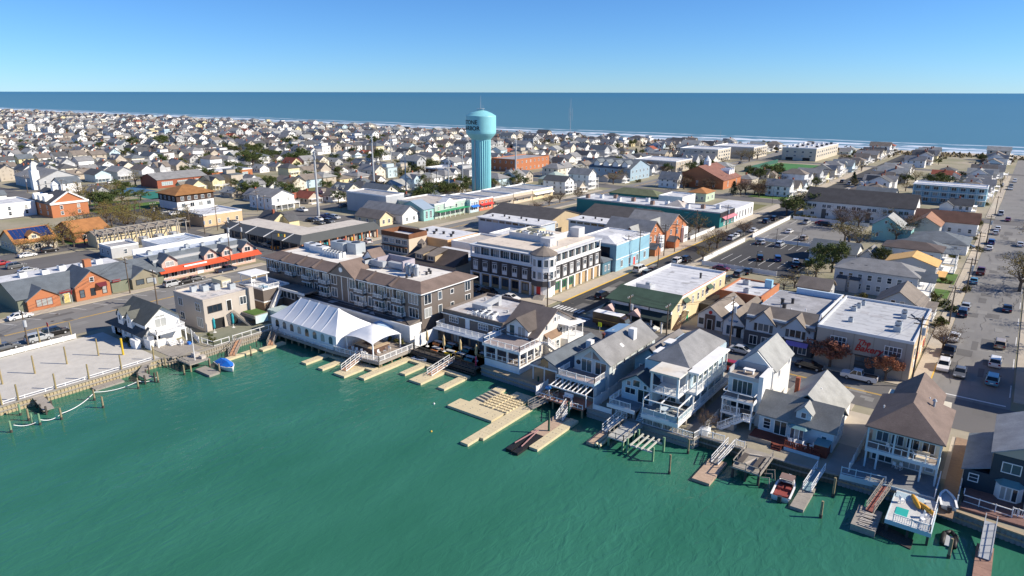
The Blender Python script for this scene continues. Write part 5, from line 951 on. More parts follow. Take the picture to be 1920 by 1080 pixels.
pd = thing('timber_pier','weathered square timber pier with benches in front of the cottage','pier',(-23,85.6,0)); part('deck_boards', MB().box(-25.1,-21.3,82.3,88.6,-.05,.15), GREYWOOD, pd); posts(pd,[(-24.9,82.5),(-21.5,82.5),(-23.2,82.5),(-24.9,85.4),(-21.5,85.4)],-3,-.05,.28,PILED,'pile')
railing(pd,[(-25,88,.15),(-25,82.4,.15),(-21.4,82.4,.15),(-21.4,88,.15)],.9,GREYWOOD,1.8,False); part('bench', MB().box(-22.6,-21.8,83.2,86.4,.55,.65).box(-24.7,-24,83.4,86.2,.5,.6), M('bench_dark',(.10,.085,.075),'wood'), pd); part('clutter', MB().bar((-24.4,86.6,.35),(-22.6,87.2,.35),.25,.18).bar((-23.8,84,.3),(-23,86.2,.3),.2,.14), M('timber_pale',(.55,.50,.44),'wood'), pd)
for i in range(6): y=82.6+i*.6; part('fender_hoop', MB().bar((-21.2,y,-.2),(-20.2,y,.1),.1,.1).bar((-20.2,y,.1),(-20,y,-1.4),.1,.1), GREYWOOD, pd) if i%2==0 else None
di = float_dock('grey boarded float beside the white bowrider boat', [(-16.7,-15.1,79.7,86)], GREYWOOD, studs=False); gangway('narrow white railed gangway to the grey boarded float', (-15.4,89,.1),(-15.9,84.2,DZ+.15),1.0,M('gang_teal',(.18,.30,.34)))
pj = float_dock('bleached timber float piled with boards below the brown-roofed house', [(-9.8,-7.2,79.6,84.4)], GREYWOOD, studs=False, z=-.7)
for i in range(9): a = R.uniform(-9.5,-8.6); y = 80+i*.35; part('loose_board', MB().bar((a,y,-.6+.02*i),(a+1.5,y+R.uniform(-.3,.3),-.58+.02*i),.16,.05), M('timber_pale',(0,0,0)), pj)
gangway('narrow rusty gangway to the bleached timber float', (-7.6,89.4,.4),(-8.5,83.4,-.5),.9,M('gang_rust',(.30,.10,.08),'wood'),GREYWOOD)
rf_ = thing('sunken_raft','half-sunken dark raft of blackened planks','raft',(-5.5,81,WZ))
for i in range(8): part('plank', MB().bar((-7.2,82.6-i*.28,WZ+.35-.03*i),(-3.5,81.6-i*.26,WZ+.12),.24,.12), PILED, rf_)
pl_ = float_dock('reddish floating dock running out from the navy house gangway', [(2.4,4.0,74,85)], M('dock_red',(.34,.20,.15),'wood'), studs=False); gangway('pale aluminium gangway from the navy house bulkhead to its dock', (3.3,88.2,.2),(3.2,82,DZ+.15),1.1,METG,METG)
# left bank docks
x,y = G(418,640); float_dock('small cream float at the foot of the long orange ramp', [(-117.4,-116.2,64.8,71)], studs=False)
gangway('long orange boarded ramp from the beige block bulkhead', (-121.4,70.6,.05),(-117.2,66.2,DZ+.1),1.3,ORWOOD,GREYWOOD)
float_dock('cream float beside the party tent corner', [(-116.6,-115.2,71.6,77)], studs=False); gangway('short orange boarded ramp beside the party tent', (-119.8,77.9,.0),(-116.2,74,DZ+.1),1.2,ORWOOD,GREYWOOD)
ld = thing('timber_jetty','cluttered weathered timber jetty below the white gabled house','jetty',(-119,60,0)); part('deck_boards', MB().box(-121.4,-116.8,57.6,61.6,-.25,-.05), GREYWOOD, ld); posts(ld,[(-121.2,57.8),(-117,57.8),(-117,61.4),(-119,57.8)],-3,-.25,.26,PILE,'pile'); railing(ld,[(-121.2,57.7,-.05),(-116.9,57.7,-.05)],.7,GREYWOOD,1.4,False); part('mast', MB().cyl(-118.2,59.4,-.05,6.2,.08,.05,n=6), TRIM, ld)
part('locker', MB().box(-120.6,-119.2,60,61,-.05,.7).box(-118.6,-117.6,60.4,61.2,-.05,.5), M('timber_pale',(0,0,0)), ld)
float_dock('low weathered float at the end of the cluttered jetty', [(-116.6,-111.8,58.4,60.4)], GREYWOOD, studs=False)
j2 = thing('timber_jetty','broken grey jetty on leaning piles at the end of the sand lot','jetty',(-121,52,0)); part('deck_boards', MB().bar((-124,53.4,-.1),(-120.6,50.6,-.3),1.3,.15).bar((-120.6,50.6,-.3),(-117.8,50.8,-.5),1.3,.15), GREYWOOD, j2); posts(j2,[(-122,52.6),(-120.2,49.8),(-120.4,51.4),(-118,50),(-117.8,51.6)],-3,.2,.24,PILED,'pile')
j3 = thing('timber_jetty','short grey jetty leaning into the bay from the middle of the sand lot','jetty',(-121,35.4,0)); part('deck_boards', MB().bar((-124,35.6,-.1),(-118.6,35.2,-.7),1.5,.15), GREYWOOD, j3); posts(j3,[(-122.6,34.8),(-122.6,36.4),(-120.4,34.6),(-120.4,36.2),(-118.7,34.8)],-3,-.1,.24,PILED,'pile')
float_dock('loose boarded raft against the sand lot bulkhead', [(-123.6,-121.8,43.4,48.2)], GREYWOOD, studs=False, z=-1.2)
float_dock('grey corner float with pale green edge off the sand lot', [(-121,-117.4,22,27.6)], GREYWOOD, studs=False)
PM = {}
def piling(xy, top, m, label, group):
    k = (round(top,1), m.name)
    if k not in PM:
        PM[k] = (mesh('piling_post', MB().cyl(0,0,-2,top-WZ,.18,.15,n=8), m), mesh('piling_band', MB().cyl(0,0,-.3,.45,.195,n=8), PILED))
    o = thing('mooring_piling', label, 'piling', (xy[0],xy[1],WZ), group); inst('post', PM[k][0], o); inst('tide_band', PM[k][1], o)
GP = 'pilings standing in the bay'
for px,py in ((40,780),(77,798),(63,798),(23,812)): piling(G(px,py,WZ),.4,PILEG,'green-stained mooring piling off the sand lot','green pilings off the sand lot')
for px,py in ((117,788),(179,752),(261,730),(195,766),(56,790),(312,690),(298,718)): piling(G(px,py,WZ),.5,PILE,'brown mooring piling off the sand lot','brown pilings off the sand lot')
for px,py,t in ((347,704,.4),(395,690,.3),(413,700,.3),(472,668,.5)): piling(G(px,py,WZ),t,PILE,'mooring piling off the white gabled house and beige block','pilings off the gabled house')
for px,py,t in ((1256,888,1.4),(1291,850,.8),(1340,833,.8),(1540,970,.8),(1563,930,1.2),(1780,1045,1.0)): piling(G(px,py,WZ),t,PILE,'lone brown mooring piling out in the bay','lone pilings in the bay')
for px,py,t in ((1030,812,2.2),(1067,785,1.4),(1010,730,.9),(972,705,.6)): piling(G(px,py,WZ),t,M('pile_darkgreen',(.02,.10,.06),'wood'),'dark green dock piling beside the jet-ski docks','green pilings by the jet-ski docks')
rp = [G(27,800,-.9),G(77,790,-.9),G(117,778,-.9),G(179,738,-.9),G(261,717,-.9),G(297,708,-.9)]
m = MB()
for a,c in zip(rp[:-1],rp[1:]):
    for i in range(8):
        f = lambda t: (a[0]+(c[0]-a[0])*t, a[1]+(c[1]-a[1])*t, -.75-.5*4*t*(1-t)); m.tube(f(i/8),f((i+1)/8),.06,n=5)
solo('mooring_rope', m, TRIM, 'thick white rope strung between the mooring pilings off the sand lot', 'rope')
m = MB().lathe(0,0,[(.02,0),(.13,.08),(.16,.2),(.06,.34)],8)
for px,py,c,l in ((810,810,YEL,'small yellow float buoy in open water'),(815,758,TRIM,'small white float buoy in open water')):
    o = inst('buoy', mesh('buoy', m, c), None, (*G(px,py,WZ),WZ-.1)); setp(o,l,'buoy')
# ================================================================ town blocks near the bay
# ---- three-storey corner building with white turret
x0,x1,y0,y1 = -112,-88.6,131.6,157.8; h = 10.4
p = thing('corner_building','three-storey charcoal corner building with white turret, loggia floor and tan flat roof','building',((x0+x1)/2,(y0+y1)/2,0)); occ(x0,x1,y0,y1)
part('ground_floor', MB().box(x0+.3,x1-.3,y0+.3,y1-.3,0,3.4), M('infill_tan',(.50,.36,.20),'paint'), p); part('wall', MB().box(x0,x1,y0,y1,3.4,7.2), CHAR, p); part('loggia_wall', MB().box(x0+.9,x1-.9,y0+.9,y1-.9,7.2,h-.3), CHAR, p)
part('floor_band', MB().box(x0-.15,x1+.15,y0-.15,y1+.15,3.2,3.4).box(x0-.12,x1+.12,y0-.12,y1+.12,7.2,7.4), TRIM, p)
part('roof_slab', MB().box(x0-.3,x1+.3,y0-.3,y1+.3,h-.3,h), M('roof_pale_metal',(.62,.64,.66),'metal'), p); part('roof', MB().box(x0+1.2,x1-1.2,y0+1.2,y1-1.2,h,h+.5), M('roof_cream2',(.70,.62,.52),'membrane',c2=(.60,.52,.44)), p)
nS, nE = 6, 7
posts(p,[(x0+.1+i*(x1-x0-4.6)/nS,y0+.1) for i in range(nS+1)],7.4,h-.3,.28,TRIM,'loggia_post'); posts(p,[(x1-.1,y0+3.8+i*(y1-y0-4)/nE) for i in range(nE+1)],7.4,h-.3,.28,TRIM,'loggia_post')
posts(p,[(x0+.2+i*(x1-x0-4.6)/nS,y0+.1) for i in range(nS+1)],0,3.2,.5,TRIM,'column'); posts(p,[(x1-.1,y0+3.8+i*(y1-y0-4)/nE) for i in range(nE+1)],0,3.2,.5,TRIM,'column')
part('loggia_rail', MB().box(x0,x1-4,y0+.02,y0+.12,7.4,8.1).box(x1-.12,x1-.02,y0+4,y1,7.4,8.1), TRIM, p)
for i in range(nS):
    u = x0+(x1-x0-4.6)*(i+.5)/nS+.1
    win(p,'S',y0,u,4.0,1.3,2.1,2,2); win(p,'S',y0+.9,u,7.5,2.0,2.1,3,1,gm=SLIDER); win(p,'S',y0+.3,u,.9,1.7,1.7,2,1,fm=M('frame_dark',(0,0,0))); part('lintel', MB().box(u-.8,u+.8,y0-.08,y0,6.5,6.62), TRIM, p); part('pilaster', MB().box(u+1.45,u+1.75,y0-.2,y0,3.4,7.2), CHAR, p); part('window_guard', MB().box(u-.65,u+.65,y0-.14,y0-.1,4.0,4.9), TRIM, p)
for i in range(nE):
    u = y0+3.9+(y1-y0-4)*(i+.5)/nE
    win(p,'E',x1,u,4.0,1.3,2.1,2,2); win(p,'E',x1-.9,u,7.5,1.8,2.1,2,1,gm=SLIDER); part('lintel', MB().box(x1,x1+.08,u-.8,u+.8,6.5,6.62), TRIM, p); part('pilaster', MB().box(x1,x1+.2,u+1.45,u+1.75,3.4,7.2), CHAR, p); part('window_guard', MB().box(x1+.1,x1+.14,u-.65,u+.65,4.0,4.9), TRIM, p)
    if i < 3: win(p,'E',x1-.3,u,.9,1.7,1.8,2,1,fm=GRN)
tx,ty = x1-1.6,y0+1.6
def octa(r_, z0, z1): return MB().cyl(tx,ty,z0,z1,r_,n=12)
part('turret', octa(3.0,3.3,h+.1), WSID, p); part('turret_base', octa(3.02,3.0,4.4), CHAR, p); part('turret_porch', octa(2.3,0,3.1), WHITE, p); part('turret_roof', MB().cyl(tx,ty,h+.1,h+.35,3.4,n=12).cyl(tx,ty,h+.35,h+2.1,3.4,.1,n=12), SHT, p); vent(p,tx,ty,h+2,.06,.6,METD)
for k in range(7):
    a = math.radians(-150+k*30+15-0)
    for z in (4.9,7.9):
        f_=(MB().box(-.55,.55,-.06,0,-.1,1.8)); 
        key=('turwin',); 
        if key not in WIN: WIN[key]=(mesh('window_frame', MB().box(-.62,-.5,-.08,0,-.1,1.8).box(.5,.62,-.08,0,-.1,1.8).box(-.5,.5,-.08,0,1.7,1.8).box(-.5,.5,-.08,0,-.1,0),TRIM), mesh('pane',MB().box(-.5,.5,-.03,0,0,1.7),GLASS))
        r_=2.9; rt=root_of(p); o=inst('window',WIN[key][0],p,(tx+r_*math.cos(a)-rt[0],ty+r_*math.sin(a)-rt[1],z),a+math.pi/2); inst('pane',WIN[key][1],o)
stairs(p,(tx+1.2,y0-2.6,.1),(tx+.6,y0-.6,.9),2.6,5,CONC); door(p,'S',ty-2.32,tx+.2,.9,1.3,2.0,REDP)
# roof screens and machinery
SC = M('screen_pale',(.62,.62,.62),'siding'); RZ = h+.5
part('roof_screen', MB().box(-107.5,-95.5,142.2,142.4,RZ,RZ+1.6).box(-95.7,-95.5,142.4,154,RZ,RZ+1.5).box(-107.5,-107.3,142.4,152,RZ,RZ+1.6), SC, p); part('stair_head', MB().box(-95.4,-92.4,139.2,142,RZ,RZ+1.9).box(-95.6,-92.8,153.4,156.4,RZ,RZ+2.4), SC, p)
for i in range(7): unit(p,-105.6+i*1.4,144.2+.7*(i%2),RZ,1.2,1.4,1.8,ACW if i%3 else M('unit_cream',(.62,.56,.38),'metal'))
for i in range(6): part('duct', MB().bar((-101.5+i*.9,147,RZ+1.9),(-101+i*.9,150,RZ+.6),.5,.5), ACW, p)
unit(p,-103.5,149,RZ,4,3,2.0,M('unit_cream',(0,0,0)))
for y in (137,141): vent(p,-91.4,y,RZ,.1,1.2,METG)
# ---- green-roofed market building
x0,x1,y0,y1 = -68.6,-54.4,128.3,158.8
p = bld('market_building','cream market building with dark green shingle front roof, columned porch and white flat roof','shop',x0,x1,y0+4.3,y1,5.9,CREAM,'flat',MEMW,par=.55,pm=WHITE); part('front_wall', MB().box(x0,x1-.02,y0,y0+4.3,0,4.5).add([(x1-.02,y0,4.5),(x1-.02,y0+4.3,4.5),(x1-.02,y0+4.3,6.3)],[(0,1,2)]), CREAM, p)
part('front_roof', MB().add([(x0-1.2,y0-1,4.6),(x1+.3,y0-1,4.6),(x1+.3,y0+4.2,6.75),(x0-.1,y0+4.2,6.75),(x0-1.2,y0+14,4.6),(x0-.1,y0+14,6.2),(x0-1.2,y0-1,4.4),(x1+.3,y0-1,4.4),(x1+.3,y0+4.2,6.4),(x0-1.2,y0+14,4.4)],[(0,1,2,3),(4,0,3,5),(6,7,1,0),(1,7,8,2),(6,0,4,9)]), SHGR, p)
part('front_band', MB().box(x0-.4,x1,y0-.5,y0,3.4,4.6), WHITE, p)
for i in range(4): part('band_post', MB().box(x0-.3+i*4.7,x0-.1+i*4.7,y0-.6,y0-.5,3.4,4.6), METD, p)
part('porch_roof', MB().add([(x0-1,y0-3.1,2.7),(x1+.2,y0-3.1,2.7),(x1+.2,y0-.5,3.6),(x0-1,y0-.5,3.6),(x0-1,y0-3.1,2.5),(x1+.2,y0-3.1,2.5),(x1+.2,y0-.5,3.4),(x0-1,y0-.5,3.4)],[(0,1,2,3),(7,6,5,4),(0,4,5,1),(1,5,6,2),(3,7,4,0)]), M('shingle_forest',(.03,.05,.045),'shingle'), p)
for u in (x0+.8,-61.6): part('porch_gable', MB().ext([(u-1.6,2.6),(u+1.6,2.6),(u,3.9)],y0-3.3,y0-1,'y'), M('gable_pink',(.52,.36,.33),'siding'), p)
posts(p,[(x0-.8+i*2.35,y0-2.9) for i in range(7)],0,2.55,.26,TRIM,'column'); wins(p,'S',y0,x0,x1,6,.4,1.7,1.9,2,1,fm=METD)
for u,zz,ww in ((131.4,3.4,.7),(134.6,3.1,1.5),(139,3.6,.8),(142,3.6,.7),(144.6,3.6,.7),(147.2,3.6,1.4),(151.5,3.6,.7),(155.5,3.6,.7)): win(p,'E',x1,u,zz,ww,1.5,2 if ww > 1 else 1,2)
for u in (134.6,148): part('window_hood', MB().add([(x1,u-1.3,5.6),(x1+.9,u-1.3,4.9),(x1+.9,u+1.3,4.9),(x1,u+1.3,5.6),(x1,u-1.3,5.4),(x1+.9,u-1.3,4.8),(x1+.9,u+1.3,4.8),(x1,u+1.3,5.4)],[(0,1,2,3),(0,4,5,1),(1,5,6,2),(2,6,7,3)]), SHGR, p)
stairs(p,(x1+.7,128.6,0),(x1+.7,134,3.0),1.1,mat=M('stair_wood',(.22,.14,.09),'wood')); door(p,'E',x1,136.4,.1,1,2.1,GRN); win(p,'E',x1,132.6,.9,1.1,1.5,1,2); part('roof_trim', MB().box(x1+.02,x1+.12,y0+4,y1,6.4,6.55), M('trim_coral',(.55,.22,.15)), p)
part('roof_unit_frame', MB().box(-66,-62.5,134.4,134.5,5.95,7).box(-62.6,-62.5,134.5,137,5.95,7).box(-64,-63,135,136,5.95,7.4), METG, p); vent(p,-57.6,151,5.9,.25,1.2,METD); part('back_lean', MB().box(x1,x1+2.2,143,152,0,2.4), M('lean_dark',(.05,.045,.04)), p)
# ---- shops along the front road
p = bld('brick_store','orange brick store with white flat roof and pale blue chimney block','shop',-51.8,-42.5,148.6,162,4.3,BRICK,'flat',MEMW,par=.4,pm=BRICK); part('chimney', MB().box(-44.6,-43,157.4,158.6,4.3,6.3), M('block_blue',(.30,.55,.72)), p); unit(p,-46.6,151,4.35,1.2,1,1,ACG); unit(p,-49,158,4.35,1.4,1.2,1,ACG); wins(p,'E',-42.5,151,161,3,1.2,.8,1.7)
p = bld('gift_shop','small white gabled shop with brick-trimmed door on the paved plaza','shop',-51,-45.6,134,147,2.9,WSID,'gable',SHT,'y',2.0); part('door_surround', MB().box(-49.4,-47.2,133.8,134,0,3.2), M('brick_dark',(.16,.11,.09),'brick'), p); door(p,'S',133.8,-48.3,.05,1,2.1,BLACK); win(p,'S',134,-50.2,.8,1.1,1.4); win(p,'S',134,-46.4,.8,1.0,1.4); part('sign', MB().ext([(-48.3+.4*math.cos(t*.785),3.7+.4*math.sin(t*.785)) for t in range(8)],133.85,133.95,'y'), REDP, p)
part('skylight_strip', MB().add([(-46.9,138,4.12),(-45.4,138,3.0),(-45.4,144,3.0),(-46.9,144,4.12)],[(0,1,2,3)]), TRIM, p)
p = bld('ice_shop','narrow white gabled shop with blue lettered sign beside the plaza','shop',-44.9,-40.6,132.4,146,3.0,WSID,'gable',SHT,'y',2.3); win(p,'S',132.4,-43.4,.4,1.5,1.9,2,1); door(p,'S',132.4,-41.6,.05,1,2.1,BLACK); part('awning', MB().box(-42.6,-40.7,131.4,132.4,2.2,2.4), BLACK, p)
p = bld('twin_gable_shops','pale blue-grey shop row with two front gables and brown shingle mansard','shop',-39.6,-26.9,130,152,6.0,M('siding_bluegrey',(.44,.52,.60),'siding'),'flat',MEMG,par=0)
part('mansard', MB().add([(-39.9,129.6,5.4),(-26.6,129.6,5.4),(-26.6,133.4,7.6),(-39.9,133.4,7.6),(-39.9,129.6,5.2),(-26.6,129.6,5.2),(-26.6,133.4,6),(-39.9,133.4,6)],[(0,1,2,3),(4,5,1,0),(5,6,2,1),(3,7,4,0),(2,6,7,3)]), SHT, p); part('side_parapet', MB().add([(-26.9,129.8,5.4),(-26.6,129.8,5.4),(-26.6,152,7.2),(-26.9,152,7.2),(-26.9,133.4,7.7),(-26.6,133.4,7.7)],[(1,2,5),(0,4,3),(0,1,5,4),(4,5,2,3)]), WHITE, p)
for u in (-36.2,-30.2): part('front_gable', MB().ext([(u-2.2,4.9),(u+2.2,4.9),(u,7.2)],129.4,133,'y'), M('siding_bluegrey',(0,0,0)), p); part('gable_roof', MB().ext([(u-2.6,4.7),(u,7.25),(u+2.6,4.7),(u+2.6,4.95),(u,7.5),(u-2.6,4.95)],129.2,133.6,'y'), SHT, p); win(p,'S',130,u,3.3,2.0,1.5,2,1); win(p,'S',130,u-1.5,3.3,.35,1.5,fm=NAVY); win(p,'S',130,u+1.5,3.3,.35,1.5,fm=NAVY)
part('lower_band', MB().box(-39.7,-26.8,129.7,130,0,2.9), M('shop_dark',(.06,.065,.08)), p); part('awning', MB().add([(-31.6,129.7,2.6),(-27.6,129.7,2.6),(-27.6,128.6,2.0),(-31.6,128.6,2.0)],[(0,3,2,1)]), PURP, p); part('sign_board', MB().box(-32,-28.6,129.6,129.7,2.85,3.25), TRIM, p); wins(p,'S',129.7,-39,-27.4,5,.4,1.4,1.7,2,1); vent(p,-36,141,6,.35,1.2,METD); vent(p,-34.5,143,6,.3,1.0,METD); vent(p,-35,138.8,6,.4,.9,METD)
for k in range(4): vent(p,-38+k*2.4,137+1.5*(k%2),6,.1,.6,TRIM)
part('back_parapet', MB().box(-36,-26.9,151.4,152,6,7.2), M('block_pale',(.55,.68,.80)), p)
# ---- bakery hall
x0,x1,y0,y1 = -26,-10.6,127.8,151; p = bld('bakery','beige bakery hall with white flat roof and red script lettering on its front','bakery',x0,x1,y0,y1,7.0,M('stucco_taupe',(.36,.33,.30)),'flat',M('roof_white_clean',(.50,.515,.53),'membrane',c2=(.43,.445,.465)),par=.45,pm=M('coping_pale',(.66,.68,.70)))
part('side_wall', MB().box(x1,x1+.06,y0+.2,y1-.2,0,6.9), M('stucco_peach',(.70,.52,.33)), p)
for u in (-23.2,-19.8,-16.6,-14.2,-11.6): part('wall_joint', MB().box(u-.06,u+.06,y0-.04,y0,0,6.9), M('joint_grey',(.26,.24,.22)), p)
wins(p,'S',y0,-24,-20.6,1,4.2,2.5,1.6,4,2); wins(p,'S',y0,-15.2,-11.8,1,4.2,2.5,1.6,4,2); part('shopfront', MB().box(-19.2,-15.8,y0-.05,y0,.2,3.1), GLASS, p); part('shutter', MB().box(-19.3,-15.7,y0-.3,y0,3.1,3.25).box(-19.2,-15.8,y0-.1,y0-.05,2.0,2.08).box(-19.2,-15.8,y0-.1,y0-.05,1.2,1.28), METD, p)
for k in range(5): win(p,'E',x1+.06,130.5+k*4.6,4.1,1.4,1.5,2,1); part('wall_sign', MB().box(x1+.06,x1+.14,131+k*4.4,132.4+k*4.4,1.6,2.9), REDP if k%2 else TRIM, p)
def text_mesh(txt, size, depth=.06, shear=0.0):
    c = bpy.data.curves.new('lettering','FONT'); c.body = txt; c.size = size; c.extrude = depth; c.align_x = 'CENTER'; c.align_y = 'CENTER'; c.shear = shear; c.offset = size*.022
    o = bpy.data.objects.new('t', c); col.objects.link(o); dg = bpy.context.evaluated_depsgraph_get(); me = bpy.data.meshes.new_from_object(o.evaluated_get(dg)); bpy.data.objects.remove(o); return me
def lettering(p, txt, size, face, x, y, z, mat, shear=0.0, name='lettering'):
    me = text_mesh(txt, size, .05, shear); me.materials.clear(); me.materials.append(mat); r = root_of(p)
    o = inst(name, me, p, (x-r[0],y-r[1],z-r[2])); o.rotation_euler = (math.pi/2,0,FR[face]); return o
lettering(p,'The',1.35,'S',-18.2,y0-.06,5.6,M('sign_red',(.42,.02,.02)),.3); lettering(p,'Bakery',1.6,'S',-17.3,y0-.06,4.5,M('sign_red',(0,0,0)),.3)
for x,y,w,hh in ((-22,147,.7,.9),(-22.4,144.6,.8,.9),(-22.8,142,1,.8),(-21.8,134.4,.8,.8),(-14.4,144.8,1,1),(-14.2,142.6,1,.9),(-14.2,136.2,1.1,1.1),(-14,133.6,1.2,1)): unit(p,x,y,7.03,w,w,hh,ACG)
part('pipe', MB().tube((-13.4,146,7.1),(-11,141.5,7.1),.1).tube((-14,143.6,7.1),(-11.2,143,7.1),.06), METD, p)
lettering(bpy.data.objects['ice_shop'],'LA DRIP',.55,'S',-42.9,132.36,3.3,M('sign_blue',(.03,.22,.45)))
# ---- houses of the right-hand block
def simple(name,label,x0,x1,y0,y1,h,wall,roof,roofm,axis='x',rise=2.2,two=False,cat='house',ov=.4,wE=2,wS=3,par=.5,pm=None,group=None):
    p = bld(name,label,cat,x0,x1,y0,y1,h,wall,roof,roofm,axis,rise,ov,par,pm,group=group)
    for z in ((1.0,) if h < 4.6 else (1.0,h-2.2)):
        if wS: wins(p,'S',y0,x0+.5,x1-.5,wS,z,.9,1.3,1,2)
        if wE: wins(p,'E',x1,y0+.5,y1-.5,wE,z,.9,1.3,1,2)
    return p
p = simple('garden_shed','small grey-sided outbuilding with brown roof behind the shop row',-40.2,-33.2,170,176.2,2.8,GREYW,'gable',SHT,'x',1.8,wS=2,wE=1)
p = simple('grey_cottage','low blue-grey cottage with tan gable roof behind the bakery',-22.6,-13.4,165.2,176,3.0,M('siding_bluegrey',(0,0,0)),'gable',SHT,'y',3.2,wS=0); win(p,'S',165.2,-19,3.2,.8,1.0,1,2); win(p,'S',165.2,-17.2,3.2,.8,1.0,1,2); win(p,'S',165.2,-20.8,.8,.8,1.0); part('porch', MB().box(-13.4,-11.2,166,174,.5,.7), TRIM, p); railing(p,[(-11.3,166.2,.7),(-11.3,173.8,.7)],.9,TRIM,1.6); posts(p,[(-11.3,166.2),(-11.3,170),(-11.3,173.8)],.7,2.8,.16); part('porch_roof', MB().box(-13.4,-11,165.8,174.2,2.8,2.95), SHT, p)
p = simple('grey_duplex','long two-storey pale grey house with dark hip roof and white street porches',-35,-16.6,183,193,5.6,M('siding_fog',(.56,.57,.59),'siding'),'hip',SHG,'x',2.2,wS=8,wE=2)
for u in (-33,-30): part('bay', MB().box(u-1.1,u+1.1,182,183,0,3.2), GREYW, p); part('bay_roof', MB().add([(u-1.3,181.8,3.2),(u+1.3,181.8,3.2),(u+1.1,183,3.9),(u-1.1,183,3.9)],[(0,1,2,3)]), SHD, p)
part('porch', MB().box(-16.6,-13.6,183.4,192.6,0,.5).box(-16.6,-13.6,183.4,192.6,2.7,2.95), TRIM, p); railing(p,[(-13.7,183.5,2.95),(-13.7,192.5,2.95)],.9,TRIM,1.8); posts(p,[(-13.8,183.6),(-13.8,188),(-13.8,192.4)],.5,2.7,.18); part('porch_gable', gable_roof(MB(),-17.6,-13.4,184,189,5.0,1.4,'x',.4), SHS, p)
for u in (-31.5,-28.4): part('skylight', MB().box(u-.35,u+.35,184.9,185.7,6.5,6.75), BLACK, p)
p = simple('unfinished_house','grey house with bare orange plywood roof under construction',-26,-14.6,199.6,208,5.4,GREYW,'gable',M('plywood_orange',(.75,.45,.16),'wood'),'y',1.8,wS=0); win(p,'S',199.6,-21.6,3.6,.9,1.3,1,2); win(p,'S',199.6,-18.6,3.6,.9,1.3,1,2); part('low_roof', MB().box(-29,-26,200,206,3.6,3.8), M('plywood_orange',(0,0,0)), p); part('porch_roof', MB().box(-14.6,-12.4,199.8,207,2.8,3.0), M('plywood_orange',(0,0,0)), p); part('low_wall', MB().box(-28.8,-26,200.2,205.8,0,3.6), GREYW, p)
p = simple('white_duplex','white two-storey house with dark brown roof and stacked white decks',-30,-15.4,217.8,227,5.6,WSID,'hip',M('shingle_cocoa',(.11,.085,.08),'shingle'),'x',1.5,wS=4)
for z in (.4,2.9): part('deck', MB().box(-15.4,-11.6,218,226.4,z-.2,z), TRIM, p); railing(p,[(-11.7,218.1,z),(-11.7,226.3,z)],.9,TRIM,1.6)
posts(p,[(-11.8,218.2),(-11.8,222),(-11.8,226.2)],.4,5.4,.18); part('deck_roof', MB().box(-15.4,-11.4,217.8,226.6,5.4,5.6), SHS, p)
simple('slate_bungalow','white bungalow with long slate-grey hip roof beside the white duplex',-30,-15,230.5,240,3.4,WSID,'hip',SHS,'x',2.2)
simple('dark_cottage','low cottage with dark grey gable roof beside the parking lot',-48.6,-36,214,224,2.8,WSID,'gable',SHS,'x',2.4,wE=1); simple('small_cottage','small white cottage with grey roof between the parking lot and white duplex',-35,-31,215,224,2.6,WSID,'gable',SHG,'y',1.8)
p = simple('mint_house','mint green two-storey house with pale gable roof near the parking lot',-39.2,-30.6,256,266,5.2,MINT,'gable',SHL,'y',3.0,wS=0); win(p,'S',256,-37.4,1.4,.8,1.1); win(p,'S',256,-33.8,3.4,.6,.9); win(p,'S',256,-32.8,3.4,.6,.9); win(p,'S',256,-35.2,5.9,.6,.9); part('annex', MB().box(-30.6,-27.6,257,264,0,4.2), MINT, p); part('annex_roof', MB().box(-30.6,-27.4,256.8,264.2,4.2,4.4), SHG, p)
simple('grey_hip_house','low white house with long grey hip roof next to the mint house',-27,-11,247,262,3.0,WSID,'hip',SHS,'x',2.4)
p = simple('brown_roof_motel','white L-shaped motel with brown shingle roofs beside the street',-30,-10.8,283,292,4.4,WSID,'gable',M('shingle_russet',(.20,.10,.07),'shingle'),'x',3.0,wS=6); part('wing', gable_wall(MB(),-30,-21,272,284,0,4.2,2.6,'y'), GREYW, p); part('wing_roof', gable_roof(MB(),-30,-21,271.6,286,4.2,2.6,'y',.5), M('shingle_copper',(.36,.19,.12),'shingle'), p)
p = simple('apartment_block','long white two-storey apartment block with steep dark grey roof facing the parking lot',-70,-31.2,290,305,6.6,M('stucco_white',(.74,.73,.72)),'gable',M('shingle_graphite',(.085,.08,.082),'shingle'),'x',4.4,wS=0,wE=1)
for i in range(7):
    u = -67+i*5.4; win(p,'S',290,u-.9,4.2,1.3,1.2,2,1); win(p,'S',290,u+.9,4.2,1.3,1.2,2,1); win(p,'S',290,u+.4,1.1,1.3,1.1,2,1)
for u in (-62.4,-46.4): part('entry_recess', MB().box(u-.8,u+.8,289.9,290,0,3.6), M('recess_grey',(.12,.12,.12)), p)
p = simple('blue_motel','three-storey pale blue motel with long white gallery railings','motel' and -41,-12.8,362,372,8.2,M('siding_aqua',(.28,.50,.60),'siding'),'flat',MEMW,par=.4,pm=TRIM,wS=0,cat='motel')
for z in (2.6,5.3): part('gallery', MB().box(-41,-12.8,360.4,362,z-.15,z), TRIM, p); railing(p,[(-40.9,360.5,z),(-12.9,360.5,z)],1.0,M('rail_aqua',(.42,.64,.74)),2.8)
part('gallery_roof', MB().box(-41.2,-12.6,360.2,362,8.0,8.25), TRIM, p)
for i in range(8):
    for z in (.2,2.7,5.4): win(p,'S',362,-38.9+i*3.45,z+.5,1.8,1.5,2,1); part('divider', MB().box(-40.7+i*3.45,-40.5+i*3.45,360.5,362,z,z+2.4), BLUE, p)
